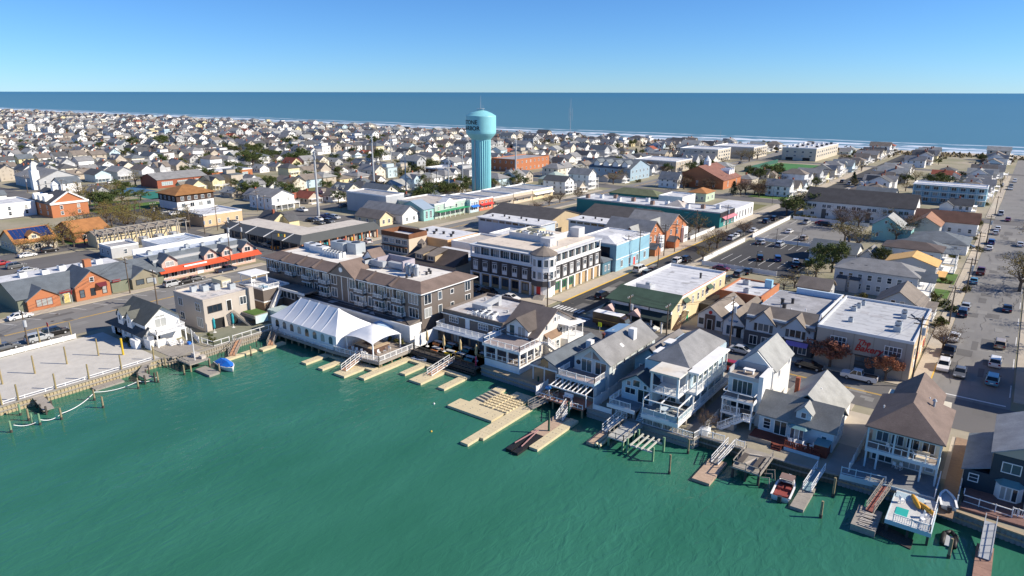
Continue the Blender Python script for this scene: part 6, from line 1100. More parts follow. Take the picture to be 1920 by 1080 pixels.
simple('navy_bungalow','blue-sided bungalow with dark grey crossed gable roofs',-64,-42.6,331.5,342,3.6,BLUE2,'gable',M('shingle_graphite',(0,0,0)),'x',2.6); simple('navy_bungalow','grey cottage with white porch behind the blue bungalow',-62,-46,346,356,4,GREYW,'gable',SHS,'x',2.4)
# ---- blue shop, brick twin gables
x0,x1,y0,y1 = -101,-87,164,184.6; p = bld('blue_shop','tall pale blue shop building with white faceted roof lantern','shop',x0,x1,y0,y1,7.6,M('stucco_blue',(.26,.48,.60)),'flat',MEMW,par=.3,pm=TRIM); part('roof_lantern', MB().add([(-99,165,7.7),(-88,165,7.7),(-88,176,7.7),(-99,176,7.7),(-96,168,9.0),(-92,168,9.0),(-92,173,9.0),(-96,173,9.0)],[(0,1,5,4),(1,2,6,5),(2,3,7,6),(3,0,4,7),(4,5,6,7)]), MEMW, p); part('window_wall', MB().box(-97,-89,163.9,164,3.4,6.8), GLASS, p); part('tower_strip', MB().box(-99.6,-98,163.6,164,0,8.4), M('strip_pale',(.55,.68,.78)), p); wins(p,'E',x1,165,184,4,1,1,1.8); door(p,'E',x1,175,.1,1.1,2.3,REDP); part('band', MB().box(x1,x1+.1,164,184.6,3.4,3.6), TRIM, p)
p = bld('blue_annex','low navy and blue corner annex in front of the blue shop','shop',-100,-88.2,158.8,163.6,3.6,M('siding_denim',(.09,.20,.27),'siding'),'hip',SHS,'x',.9); door(p,'S',158.8,-91,.1,1.1,2.2,BLACK); wins(p,'E',-88.2,159.4,163,2,1,.7,1.4)
for (ya,yb,lab) in ((187,198,'orange brick gabled house with white trim nearest the blue shop'),(201,216.6,'orange brick gabled house with porch beside the teal wall')):
    p = bld('brick_house',lab,'house',-104,-89,ya,yb,5.8,BRICK,'gable',SHG,'x',4.0,group='twin brick gabled houses'); wins(p,'E',-89,ya+1,yb-1,3,4.0,.9,1.5,1,2); wins(p,'E',-89,ya+3.4,yb-3.4,1,6.8,.8,1.1,1,2)
    part('cross_gable', gable_wall(MB(),-97,-91,ya-1.6,ya+4,0,5.6,3,'y'), BRICKR, p); part('cross_roof', gable_roof(MB(),-97,-91,ya-1.8,ya+6,5.6,3,'y',.4), SHL, p)
    part('porch', gable_wall(MB(),-89,-86.4,ya+.6,ya+4.4,0,2.4,1.2,'x'), BRICK, p); part('porch_roof', gable_roof(MB(),-89,-86.4,ya+.6,ya+4.4,2.4,1.2,'x',.4), SHS, p); part('white_bay', MB().box(-89,-88,yb-4,yb-.8,0,5), WHITE, p); wins(p,'E',-88,yb-3.8,yb-1,2,1.2,.9,1.4,1,2)
# ---- clerestory halls and dark roofed halls
for (a,b_,c,d_,lab) in ((-150.4,-124,181.2,189.6,'pale blue market hall with white roof and clerestory strip, nearest the shopping street'),(-123,-97.4,196.4,205,'market hall with white roof and clerestory strip behind the brick houses')):
    p = bld('market_hall',lab,'hall',a,b_,c,d_,6.2,M('block_paleblue',(.50,.58,.68)),'flat',MEMW,par=0); part('overhang', MB().box(a-.3,b_+.6,c-.9,d_,6.2,6.5), MEMW, p); wins(p,'S',c,a+.5,b_-.5,9,5.2,2.2,.7,1,1,fm=METG)
    for k in range(6): vent(p,a+4+k*3.6,c+3+2*(k%2),6.45,.3,.6,METD)
simple('dark_hall','big hall with dark grey shingle roof between the two market halls',-157,-129,192.5,215,4.8,M('siding_ochre',(.50,.40,.26),'siding'),'gable',M('shingle_graphite',(0,0,0)),'x',3.0,wS=0,cat='hall'); simple('dark_hall','big hall with dark grey shingle roof beside the long teal wall',-127,-101.4,211,232,4.8,BEIGE,'gable',M('shingle_graphite',(0,0,0)),'x',3.2,wS=0,wE=0,cat='hall')
x0,x1,y0,y1=-149,-87.6,244,259; p = bld('teal_store','very long flat-roofed store with dark teal painted side wall','store',x0,x1,y0,y1,5.4,TEALW,'flat',MEMW,par=.4,pm=METG)
part('front_block', MB().box(-98,-87.4,259,281,0,5.0), WHITE, p); part('front_roof', MB().box(-98,-87.6,259,281,5,5.1), MEMW, p); part('fascia', MB().box(x1,x1+.2,y0,y1,3.8,5.6), METD, p); part('awning', MB().add([(x1+.1,y0+2,3.8),(x1+1.6,y0+2,3.0),(x1+1.6,y1,3.0),(x1+.1,y1,3.8)],[(0,1,2,3)]), M('awning_pink',(.62,.22,.26)), p); wins(p,'E',x1,y0+3,y1,3,.6,1.6,1.8,2,1); wins(p,'E',-87.4,260,280,6,1,1,2.6,1,1); part('roof_dome', MB().add([(-112,249,5.45),(-104,249,5.45),(-104,256,5.45),(-112,256,5.45),(-108,252.5,7.6)],[(0,1,4),(1,2,4),(2,3,4),(3,0,4)]), MEMT, p)
for k in range(12): unit(p,-146+k*4.9,248+4.5*(k%3)/1.5,5.45,1.4,1.4,1.5,ACW if k%2 else M('unit_brown',(.25,.16,.12),'metal'))
mb = MB()
for k in range(26):
    a = R.uniform(0,6.28); r_ = R.uniform(.3,1.9); cx = -112+R.gauss(0,6); cz = 2.8+R.gauss(0,.9); mb.box(cx-.9*r_,cx+.9*r_,y0-.012-.002*k,y0-.002*k,max(.3,cz-.16),min(5,cz+.16))
part('mural', mb, M('mural_aqua',(.05,.42,.45),'membrane',c2=(.015,.24,.26)), p)
# ---- shops round the main crossing
p = bld('strip_mall','L-shaped strip of shops with dark grey mansard roof at the crossing','shop',-219,-176.4,126.6,139,3.4,M('shop_wall',(.40,.34,.28)),'flat',MEMT,par=0); part('rear_block', MB().box(-190,-176.4,139,158,0,3.4), M('shop_wall',(0,0,0)), p); part('rear_roof', MB().box(-189,-178.5,139,157.6,3.4,4.5).box(-218,-178.5,129,139,3.4,4.5), M('roof_sandy',(.60,.55,.48),'membrane',c2=(.5,.45,.4)), p)
part('mansard', MB().add([(-219.4,125,3.0),(-175,125,3.0),(-175,158.4,3.0),(-218.6,128.4,4.9),(-178.4,128.4,4.9),(-178.4,158.4,4.9),(-219.4,125,2.8),(-175,125,2.8),(-175,158.4,2.8)],[(0,1,4,3),(1,2,5,4),(6,7,1,0),(7,8,2,1)]), M('standing_seam',(.10,.105,.10),'metal',rough=.55), p); posts(p,[(-175.3,126+i*3.4) for i in range(10)],0,2.9,.45,M('column_brick',(.5,.2,.1)),'column'); posts(p,[(-217+i*4.6,125.4) for i in range(9)],0,2.9,.4,M('column_dark',(.08,.07,.07)),'column')
for i in range(8): win(p,'E',-176.4,129+i*3.6,.4,2.4,2.0,2,1,fm=M('frame_dark',(0,0,0))); part('shop_display', MB().box(-176.34,-176.2,127.8+i*3.6,129.6+i*3.6,.5,1.6), (REDP,YEL,TEALC,TRIM)[i%4], p)
wins(p,'S',126.6,-218,-178,9,.5,3,1.9,2,1,fm=M('frame_dark',(0,0,0)))
x0,x1,y0,y1=-158.6,-146.6,143.5,151.4; p = bld('mansard_shop','white and tan shop block with brown mansard band at the crossing','shop',x0,x1,y0,y1,5.2,M('stucco_buff',(.62,.52,.40)),'flat',MEMW,par=1.4,pm=M('mansard_brown',(.20,.085,.04),'shingle')); wins(p,'S',y0,x0+.5,x1-.5,4,3.2,2.0,1.3,3,1); wins(p,'S',y0,x0+.5,x1-.5,4,.6,2.2,1.5,2,1); part('awning', MB().box(x0+.5,x1-.5,y0-1,y0,2.3,2.5), M('mansard_brown',(0,0,0)), p); part('rear_wing', MB().box(-158,-138,151.4,166,0,4.6), M('stucco_orange',(.66,.42,.22)), p); part('rear_roof', MB().box(-157.6,-138.4,151.8,165.6,4.6,4.66), MEMW, p)
for k in range(7): vent(p,-155+k*2.4,156+1.8*(k%3),4.66,.4,.7,METD)
p = bld('dormer_shop','low tan-roofed shop with two hipped dormers and a small cupola','shop',-137,-119,133.6,149,3.4,M('stucco_buff',(0,0,0)),'flat',MEMW,par=0); part('front_slope', MB().add([(-137.4,132.4,2.8),(-118.6,132.4,2.8),(-118.6,138.4,6.0),(-137.4,138.4,6.0),(-118.6,138.4,3),(-137.4,138.4,3)],[(0,1,2,3),(1,4,2),(3,5,0),(2,4,5,3)]), M('shingle_dusk2',(.11,.085,.075),'shingle'), p)
for u in (-132,-127.6): part('dormer', MB().box(u-1.6,u+1.6,133,137.6,3.2,4.8), M('siding_ochre',(0,0,0)), p); part('dormer_roof', MB().add([(u-1.9,132.6,4.8),(u+1.9,132.6,4.8),(u+1.9,138.2,5.9),(u-1.9,138.2,5.9)],[(0,1,2,3)]), SHT, p); win(p,'S',133,u,3.5,1.8,1.0,2,1)
part('cupola', MB().box(-135.6,-133.8,136,137.8,5.6,6.8).cyl(-134.7,136.9,6.8,8.0,1.5,.05,n=4), SHT, p)
for k in range(4): vent(p,-131+k*2.6,143,3.5,.4,.7,METD)
simple('flat_store','low white flat-roofed store behind the dormer shop',-137,-116,152,166,4.2,WHITE,'flat',MEMT,wS=0,cat='store'); simple('flat_store','low cream flat-roofed store behind the corner building',-135,-105,168,179,4.2,CREAM,'flat',MEMW,wS=0,cat='store')
simple('cream_gable_shop','cream gabled shop with brown shingle roof beside the strip of shops',-202,-188.4,170,176.4,3.0,CREAM,'gable',SHT,'x',2.3,cat='shop'); simple('grey_gable_shop','white gabled shop with long grey shingle roof on the shopping street',-208,-185.4,178.6,187,3.6,WSID,'gable',SHG,'x',2.8,cat='shop')
p = simple('dormer_row_shop','mint shop with blue metal mansard on the shopping street',-197,-183.4,188,193.6,4.6,MINT,'gable',M('metal_bluegrey',(.32,.40,.48),'metal'),'y',2.6,cat='shop'); p = simple('pediment_shop','mint shop row with white central pediment on the shopping street',-205,-183.6,194.4,213,5.4,M('siding_sage',(.46,.56,.50),'siding'),'flat',MEMT,cat='shop',wE=5,wS=0); part('pediment', gable_wall(MB(),-187,-183.2,200,206,4,5.6,1.8,'x'), WHITE, p); part('veranda', MB().box(-183.6,-181,194.6,212.8,2.7,2.9), GRN, p); posts(p,[(-181.2,195+i*2.9) for i in range(7)],0,2.7,.16)
simple('theatre','tall windowless grey theatre block with blue side wall',-228,-204,188,198,7.6,M('stucco_grey',(.42,.44,.46)),'flat',MEMG,wS=0,wE=0,cat='theatre')
for k,(ya,yb,wm,h_) in enumerate(((213.5,219,BLUE,5),(219.5,228.5,M('shop_coral',(.60,.20,.12)),4.6),(229,243,TAN,4.2),(243.5,258,M('stucco_buff',(0,0,0)),4.4),(258.5,275,CREAM,4))):
    p = simple('row_shop',('pale blue shop with blue awning in the row below the water tower','coral red shop in the row below the water tower','tan timber shop in the row below the water tower','buff shop with deep roof edge in the row below the water tower','cream flat-roofed shop at the ocean end of the row below the water tower')[k],-200,-181.6,ya,yb,h_,wm,'flat',MEMG,cat='shop',wS=0,wE=3); part('awning', MB().add([(-181.6,ya+.4,3),(-180.2,ya+.4,2.3),(-180.2,yb-.4,2.3),(-181.6,yb-.4,3)],[(0,1,2,3)]), (BLUEC,REDP,SHT,SHT,TRIM)[k], p)
p = simple('library','yellow library with arched windows and pale green hip roof','library' and -206,-194,298,312,4.2,M('stucco_yellow',(.70,.58,.34)),'hip',M('metal_sage',(.40,.48,.43),'metal'),'x',3.4,cat='library'); simple('green_hip_store','low store with olive green hip roof behind the teal store',-153,-129,279,289,3.6,TEALW,'hip',M('shingle_olivegreen',(.16,.18,.10),'shingle'),'x',2.2,wS=5); simple('white_store','plain white flat-roofed box store behind the teal store',-127,-116,276,290,4.6,WHITE,'flat',MEMW,wS=0,wE=0); simple('mint_bungalow','pale mint bungalow with orange hip roof',-124,-115.4,301,312,3.8,M('siding_pistachio',(.50,.60,.46),'siding'),'hip',SHO,'x',1.8)
simple('tan_flat_store','tan flat-roofed store with few small windows on the avenue',-256,-239.2,130.4,146,4.2,M('stucco_apricot',(.66,.47,.28)),'flat',MEMW,wS=0,wE=4)
p = simple('timber_inn','inn with orange-brown hip roof, dark timber upper floor and white base',-298,-283,143.6,160,6.2,WHITE,'hip',M('shingle_rustorange',(.34,.16,.055),'shingle'),'x',3.2,wS=0,wE=0,ov=.9); part('timber_band', MB().box(-298.1,-282.9,143.5,160.1,3.4,6.1), M('timber_dark',(.07,.04,.03),'wood'), p); wins(p,'E',-282.9,144.5,159.5,5,4.0,1.2,1.4,2,1); wins(p,'S',143.5,-297.5,-283.5,4,4.0,1.2,1.4,2,1); wins(p,'E',-283,144.5,159.5,4,1,1.6,1.6,2,1)
p = simple('porch_house','two-storey grey-white house with raised porch on white posts',-267.4,-251,167.4,178.4,5.6,WSID,'gable',SHG,'x',2.4); part('porch', MB().box(-251,-248,166.8,179,2.4,2.65), TRIM, p); posts(p,[(-248.2,167+i*2.95) for i in range(5)],0,2.4,.25); railing(p,[(-248.1,167,2.65),(-248.1,178.8,2.65)],.9,TRIM,2)
p = simple('school_wing','long brick school wing with grey gable roof and white window bands',-374,-356.4,172,199,4.4,BRICKR,'gable',SHG,'y',2.6,cat='school',wS=0,wE=0); wins(p,'E',-356.4,173,198,3,1.4,5.6,1.7,5,2,gm=M('pane_pale',(.35,.45,.48),rough=.2)); p = simple('school_wing','flat-roofed orange brick school wing with three window groups',-384,-366,208,233,4.4,BRICK,'flat',MEMW,cat='school',wS=0,wE=0,pm=TRIM); wins(p,'E',-366,209,232,3,1.2,3.4,1.8,4,2,gm=M('pane_pale',(0,0,0)))
p = simple('church','grey-roofed white church with small square steeple','church' and -432,-399.6,134,153,5,GREYW,'gable',SHG,'x',4,cat='church',wE=4); part('steeple', MB().box(-404,-400.6,131.6,135,0,9.6).box(-403.4,-401.2,132.2,134.4,9.6,11.6).cyl(-402.3,133.3,11.6,14.2,1.5,.05,n=8), WHITE, p)
p = simple('brick_hall','red brick hall with white pediment gable and dormered roof',-326,-304,104.4,117.8,5.4,BRICK,'gable',SHD,'x',4.2,cat='hall'); part('cornice', MB().box(-304,-303.6,104,118.2,5.1,5.9), TRIM, p); part('rake', MB().bar((-303.8,104,5.7),(-303.8,111.1,10.1),.5,.5).bar((-303.8,118.2,5.7),(-303.8,111.1,10.1),.5,.5), TRIM, p); part('cupola', MB().box(-317,-315,110,112,9,11.4).cyl(-316,111,11.4,13,1.6,.1,n=8), WHITE, p)
for k in range(3): part('dormer', gable_wall(MB(),-322+k*5,-319.6+k*5,104.6,108,6,7.6,.9,'y'), WHITE, p)
simple('white_bank','white flat-roofed bank with tall narrow windows',-337,-318.4,80,104,5.2,WHITE,'flat',MEMW,wE=4,wS=0,cat='bank')
x0,x1,y0,y1=-258,-244.8,72.6,84; p = bld('solar_house','cream house with orange-brown roofs covered in solar panels','house',x0,x1,y0,y1,3.0,M('siding_cream2',(.62,.54,.40),'siding'),'gable',SHO,'y',3.4)
for i in range(9):
    for j in range(4):
        y = 73+i*1.2; t0 = j*1.15+.5; sl_ = 3.4/6.6; xa = -251.4+t0; za = 6.4-t0*sl_+.28; part('solar_panel', MB().add([(xa,y,za),(xa+1.05,y,za-1.05*sl_),(xa+1.05,y+1.1,za-1.05*sl_),(xa,y+1.1,za),(xa,y,za-.06),(xa+1.05,y,za-1.05*sl_-.06),(xa+1.05,y+1.1,za-1.05*sl_-.06),(xa,y+1.1,za-.06)],[(0,1,2,3),(0,4,5,1),(1,5,6,2),(2,6,7,3),(3,7,4,0)]), M('solar_blue',(.02,.045,.16),rough=.15), p)
part('dormer', gable_wall(MB(),-248.6,-245.6,76.6,79.8,3.6,4.8,1.1,'x'), CREAM, p); part('dormer_roof', gable_roof(MB(),-248.8,-245.4,76.6,79.8,4.8,1.1,'x',.4), SHO, p); win(p,'E',-245.6,78.2,4.0,1.2,.8,2,1); wins(p,'E',x1,73.5,83.5,3,.8,1.6,1.3,2,1); wins(p,'S',y0,x0+1,x1-1,4,1,.9,1.4,1,2)
simple('brick_bungalow','orange brick bungalow with rust roof and chimney beside the solar house',-262,-247,90,101,3.4,BRICK,'gable',SHO,'y',2.8)
# orange brick shop row on the wide road
p = bld('brick_shop_row','row of orange brick and green shops with dark slate roof and two brick gables','shop',-191,-176.4,50.5,83.4,3.1,M('shop_green',(.20,.22,.16),'siding'),'gable',SHS,'y',2.6)
for ya,yb,hh,ri,wm in ((52,58.6,2.6,2.2,BRICK),(62,69.8,3.6,3.2,BRICK),(75,81.4,2.8,2.0,M('siding_khaki',(.28,.25,.18),'siding'))):
    part('front_gable', gable_wall(MB(),-184,-175.4,ya,yb,0,hh,ri,'x'), wm, p); part('front_gable_roof', gable_roof(MB(),-185,-175.4,ya,yb,hh,ri,'x',.35), SHS, p)
win(p,'E',-175.4,55.4,.8,3.2,1.6,3,1,fm=BRICKR)
for y in (63.4,65.8,68.4): win(p,'E',-175.4,y,.8,.9,1.7,1,2,fm=METD)
win(p,'E',-175.4,65.9,4.2,.8,1.0,1,2); wins(p,'E',-175.4,75.6,80.8,2,1.0,1.8,1.2,1,1,fm=METD); door(p,'E',-176.4,60.3,.1,1.2,2.2,M('door_yellow',(.6,.5,.2))); part('shop_sign', MB().box(-176.2,-176,58.9,61.6,2.6,3.2).box(-176.2,-176,70.6,72.6,2.7,3.3), M('sign_maroon',(.25,.02,.02)), p)
part('awning', MB().add([(-175.3,66.6,3.6),(-173.9,66.9,2.8),(-173.9,68.6,2.8),(-175.3,69,3.6)],[(0,1,2,3)]), M('awning_maroon',(.14,.02,.03)), p)
part('white_roof', MB().box(-200,-190.6,52,80,3.6,3.8), MEMW, p); part('rear_wall', MB().box(-199.8,-190.8,52.2,79.8,0,3.6), WHITE, p); part('chimney', MB().box(-190.4,-189,70,71.6,3,6.6), BRICK, p)
for k in range(5): unit(p,-195+1.5*(k%2),58+k*4.4,3.8,1.6,1.6,1.2,ACW)
# red awning strip
x0,x1,y0,y1=-190,-177.4,82.6,111; p = bld('red_awning_strip','salmon strip of shops with long red metal awning and slate dormered mansard','shop',x0,x1,y0,y1,3.2,SALMON,'flat',MEMW,par=0)
part('upper_block', MB().box(x0,-179.4,y0,y1,3.2,5.4), GREYW, p); part('upper_roof', MB().box(x0+.5,-181.4,y0+.4,y1-.4,5.4,5.8), M('roof_bluewhite',(.52,.58,.66),'membrane',c2=(.42,.48,.56)), p); part('mansard', MB().add([(-177.6,y0-.2,3.4),(-177.6,y1+.2,3.4),(-181.6,y1+.2,6.4),(-181.6,y0-.2,6.4),(-181.6,y1+.2,3.4),(-181.6,y0-.2,3.4)],[(0,1,2,3),(0,3,5),(1,4,2)]), SHS, p)
part('red_awning', MB().add([(-177.3,y0-.2,3.5),(-175.4,y0-.2,2.5),(-175.4,y1+1,2.5),(-177.3,y1+1,3.5),(-177.3,y0-.2,3.3),(-175.4,y0-.2,2.35),(-175.4,y1+1,2.35),(-177.3,y1+1,3.3)],[(0,1,2,3),(0,4,5,1),(1,5,6,2),(7,6,5,4),(3,2,6,7)]), RED, p)
for yc,w in ((85.8,4.2),(97.2,3.6),(102.2,3.2),(108.6,3.4)):
    part('dormer', gable_wall(MB(),-181,-177.2,yc-w/2,yc+w/2,3.4,4.9,w*.42,'x'), SALMON, p); part('dormer_roof', gable_roof(MB(),-181.6,-177.0,yc-w/2,yc+w/2,4.9,w*.42,'x',.3,.14), SHS, p); win(p,'E',-177.2,yc,3.7,w*.5,1.2,2,1)
wins(p,'E',x1,83,93,4,.7,1.6,1.3,2,1); wins(p,'E',x1,95,110,6,.7,1.6,1.3,2,1); door(p,'E',x1,94,.05,1.6,2.2,WHITE); part('sign_strip', MB().box(-176.2,-176.05,89,95.4,2.95,3.35), TRIM, p)
for k in range(7): unit(p,-186+2*(k%3),85+k*3.5,5.8,1.1,1.1,1.0,ACG)
part('rear_parapet', MB().box(x0-.4,x0,y0,y1,0,6.9), WHITE, p)
# substation yard
p = bld('switch_house','long cream switch house with brown roof behind the steel substation frame','building',-240,-233,91,118,3.8,CREAM,'gable',SHT,'y',1.2); ss = thing('substation_frame','steel and timber substation frame of many posts and cross beams','substation',(-228,103,0)); occ(-233,-200,84,119)
for i in range(9):
    y = 90+i*3.3
    for x in (-230.6,-225.4): part('post', MB().box(x-.14,x+.14,y-.14,y+.14,0,6.4), GREYWOOD, ss)
    part('cross_beam', MB().box(-231.6,-224.4,y-.12,y+.12,6.2,6.5), GREYWOOD, ss)
part('long_beam', MB().box(-230.7,-230.5,89,118,5.6,5.8).box(-225.5,-225.3,89,118,5.6,5.8).box(-228.1,-227.9,89,118,6.5,6.7), GREYWOOD, ss)
for i in range(5): part('transformer', MB().box(-229.4,-226.8,92+i*5,94.4+i*5,0,2.4), METG, ss)
simple('pump_house','small pale blue flat building beside the substation frame',-222,-214,87,95,3.2,GREYW,'flat',MEMG,wS=2,wE=1); simple('yard_store','low white flat-roofed store between the substation and the red awning strip',-216,-195,97,111,3.4,WHITE,'flat',M('roof_bluewhite',(0,0,0)),wS=0,wE=2)
# mid-distance landmarks
p = simple('blue_dormer_hotel','blue-grey three-storey guest house with four white roof dormers',-205,-178,348,372,6.6,M('siding_steel',(.34,.46,.55),'siding'),'gable',SHS,'x',4.4,wS=6,wE=5,cat='guest house')
for k in range(4): part('dormer', gable_wall(MB(),-202+k*6,-198.4+k*6,349,355,7.4,9.2,1.6,'y'), WHITE, p); part('dormer_roof', gable_roof(MB(),-202+k*6,-198.4+k*6,349,355.5,9.2,1.6,'y',.4), SHS, p)
simple('white_canopy_bank','dark building under a broad white flat canopy roof near the water tower',-286,-269,296,311,4.6,M('brick_plum',(.12,.07,.06),'brick'),'flat',MEMW,par=.8,pm=WHITE,cat='bank'); simple('orange_brick_block','three-storey orange brick block with stepped bays',-276,-257,346,384,7.2,BRICK,'flat',MEMG,wE=8,wS=4,cat='building',pm=BRICK)
p = simple('brick_chapel','brick chapel with broad russet roof, white dormers and cupola',-152,-124,346,372,4.6,BRICK,'gable',M('shingle_russet2',(.26,.12,.09),'shingle'),'y',6.4,cat='chapel'); part('cupola', MB().box(-139.4,-136.6,357,360,10,13).cyl(-138,358.5,13,15.6,2,.1,n=8), WHITE, p)
for k in range(3): part('dormer', gable_wall(MB(),-132,-127,362+k*3,364+k*3,6,8,1,'x'), WHITE, p)
p = simple('ocean_condo','large pale stone condominium block with white flat roof by the dunes',-149,-125,534,602,8.8,M('stone_ivory',(.60,.54,.44)),'flat',MEMW,wE=0,wS=0,cat='condominium'); 
for z in (2.8,5.6): wins(p,'E',-125,536,600,10,z,2.6,1.4,2,1); wins(p,'S',534,-148,-126,4,z,1.6,1.2,2,1)
part('garage_opening', MB().box(-146,-141,533.9,534,.2,2.2).box(-134,-129,533.9,534,.2,2.2), BLACK, p)
for k in range(16): unit(p,-147+(k%4)*6,540+k*3.7,8.85,1.8,1.8,1.2,METD if k%2 else ACW)
p = simple('avenue_condo','three-storey cream condominium with white flat roof on the avenue',-209,-180,486,512,8.4,M('stone_ivory',(0,0,0)),'flat',MEMW,wE=0,wS=0,cat='condominium',pm=TRIM)
for z in (1.2,3.6,6): wins(p,'E',-180,487,511,5,z,2.2,1.3,2,1); wins(p,'S',486,-208,-181,6,z,1.8,1.2,2,1)
p = simple('avenue_condo','long cream condominium with white roof across from the turf field',-200,-168,528,560,8.0,M('stone_ivory',(0,0,0)),'flat',MEMW,wE=0,wS=0,cat='condominium',pm=TRIM)
for z in (1.2,3.6,6): wins(p,'E',-168,529,559,6,z,2.2,1.3,2,1)
p = simple('retail_block','tan two-storey retail block with dark glazed front near the condominiums',-205,-176,405,430,6.4,TAN,'flat',MEMW,wE=6,wS=6,cat='building')
# ---- water tower
tx,ty = -214.9,261.6; p = thing('water_tower','tall aqua fluted water tower with black lettering on its tank','water tower',(tx,ty,0)); occ(tx-6,tx+6,ty-6,ty+6)
m = MB(); NF = 28; n = NF*4; prof=[0,.6,1,.6]; rows=[]
for z in (0,26.2):
    for i in range(n): r_ = 4.35+.38*prof[i%4]; a = i*2*math.pi/n; m.v.append((tx+r_*math.cos(a),ty+r_*math.sin(a),z))
m.f += [(i,(i+1)%n,n+(i+1)%n,n+i) for i in range(n)]
part('fluted_column', m, AQUA, p); part('tank', MB().lathe(tx,ty,[(4.4,25.2),(4.7,26.0),(6.6,28.0),(7.2,28.9),(7.3,29.6),(7.3,36.9),(7.2,37.2),(5.2,38.4),(3.0,39.3),(1.2,39.7),(.02,39.8)],64), AQUA, p)
part('top_railing', MB().lathe(tx,ty,[(1.9,40.4),(1.95,40.4),(1.95,40.5),(1.9,40.5)],20).cyl(tx+1.9,ty,39.5,40.5,.05).cyl(tx-1.9,ty,39.5,40.5,.05).cyl(tx,ty+1.9,39.5,40.5,.05).cyl(tx,ty-1.9,39.5,40.5,.05), METG, p); part('antenna', MB().cyl(tx,ty,39.7,46.4,.12,.04,n=6).cyl(tx+1.4,ty,39.6,42,.05,n=5), METG, p); part('ladder', MB().box(tx-.3,tx+.3,ty-4.95,ty-4.75,0,26), METG, p); part('door', MB().box(tx-.8,tx+.8,ty-4.9,ty-4.6,0,2.4), M('aqua_dark',(.08,.34,.40)), p)
camdir = math.atan2(-ty,-tx)   # bearing from tower to the open bay
def wrap(txt, size, zc, adeg):
    me = text_mesh(txt, size, .03); bm_ = [(v.co.x,v.co.y,v.co.z) for v in me.vertices]; r0 = 7.34; a0 = camdir+math.radians(adeg)
    for v,(a,b_,c) in zip(me.vertices,bm_):
        t = a0+a/r0; v.co = (math.cos(t)*(r0+c), math.sin(t)*(r0+c), b_+zc)
    me.materials.clear(); me.materials.append(M('letter_black',(.01,.012,.015))); inst('lettering', me, p, (0,0,0))
wrap('STONE',2.65,34.2,-46); wrap('HARBOR',2.65,31.4,-46)

# strip-mall roof battens, and the tall block across the broad street whose shadow falls on the crossing
p = bpy.data.objects['strip_mall']
for x in (-214,-204,-194,-184): part('mansard_batten', MB().bar((x,124.9,3.15),(x+1.6,128.4,5.0),.35,.2), TRIM, p)
simple('corner_store','plain cream corner store across the broad street from the bakery',8.5,26,130,150,8.5,CREAM,'flat',MEMW,cat='store')
occ(-72,-41,129,187); occ(-74,-44,279,296); occ(-160,-98,270,316); occ(-46,-8,128,314); occ(-262,-176,0,128); occ(-345,-262,60,128); occ(-300,-262,128,166); occ(-380,-345,150,240)
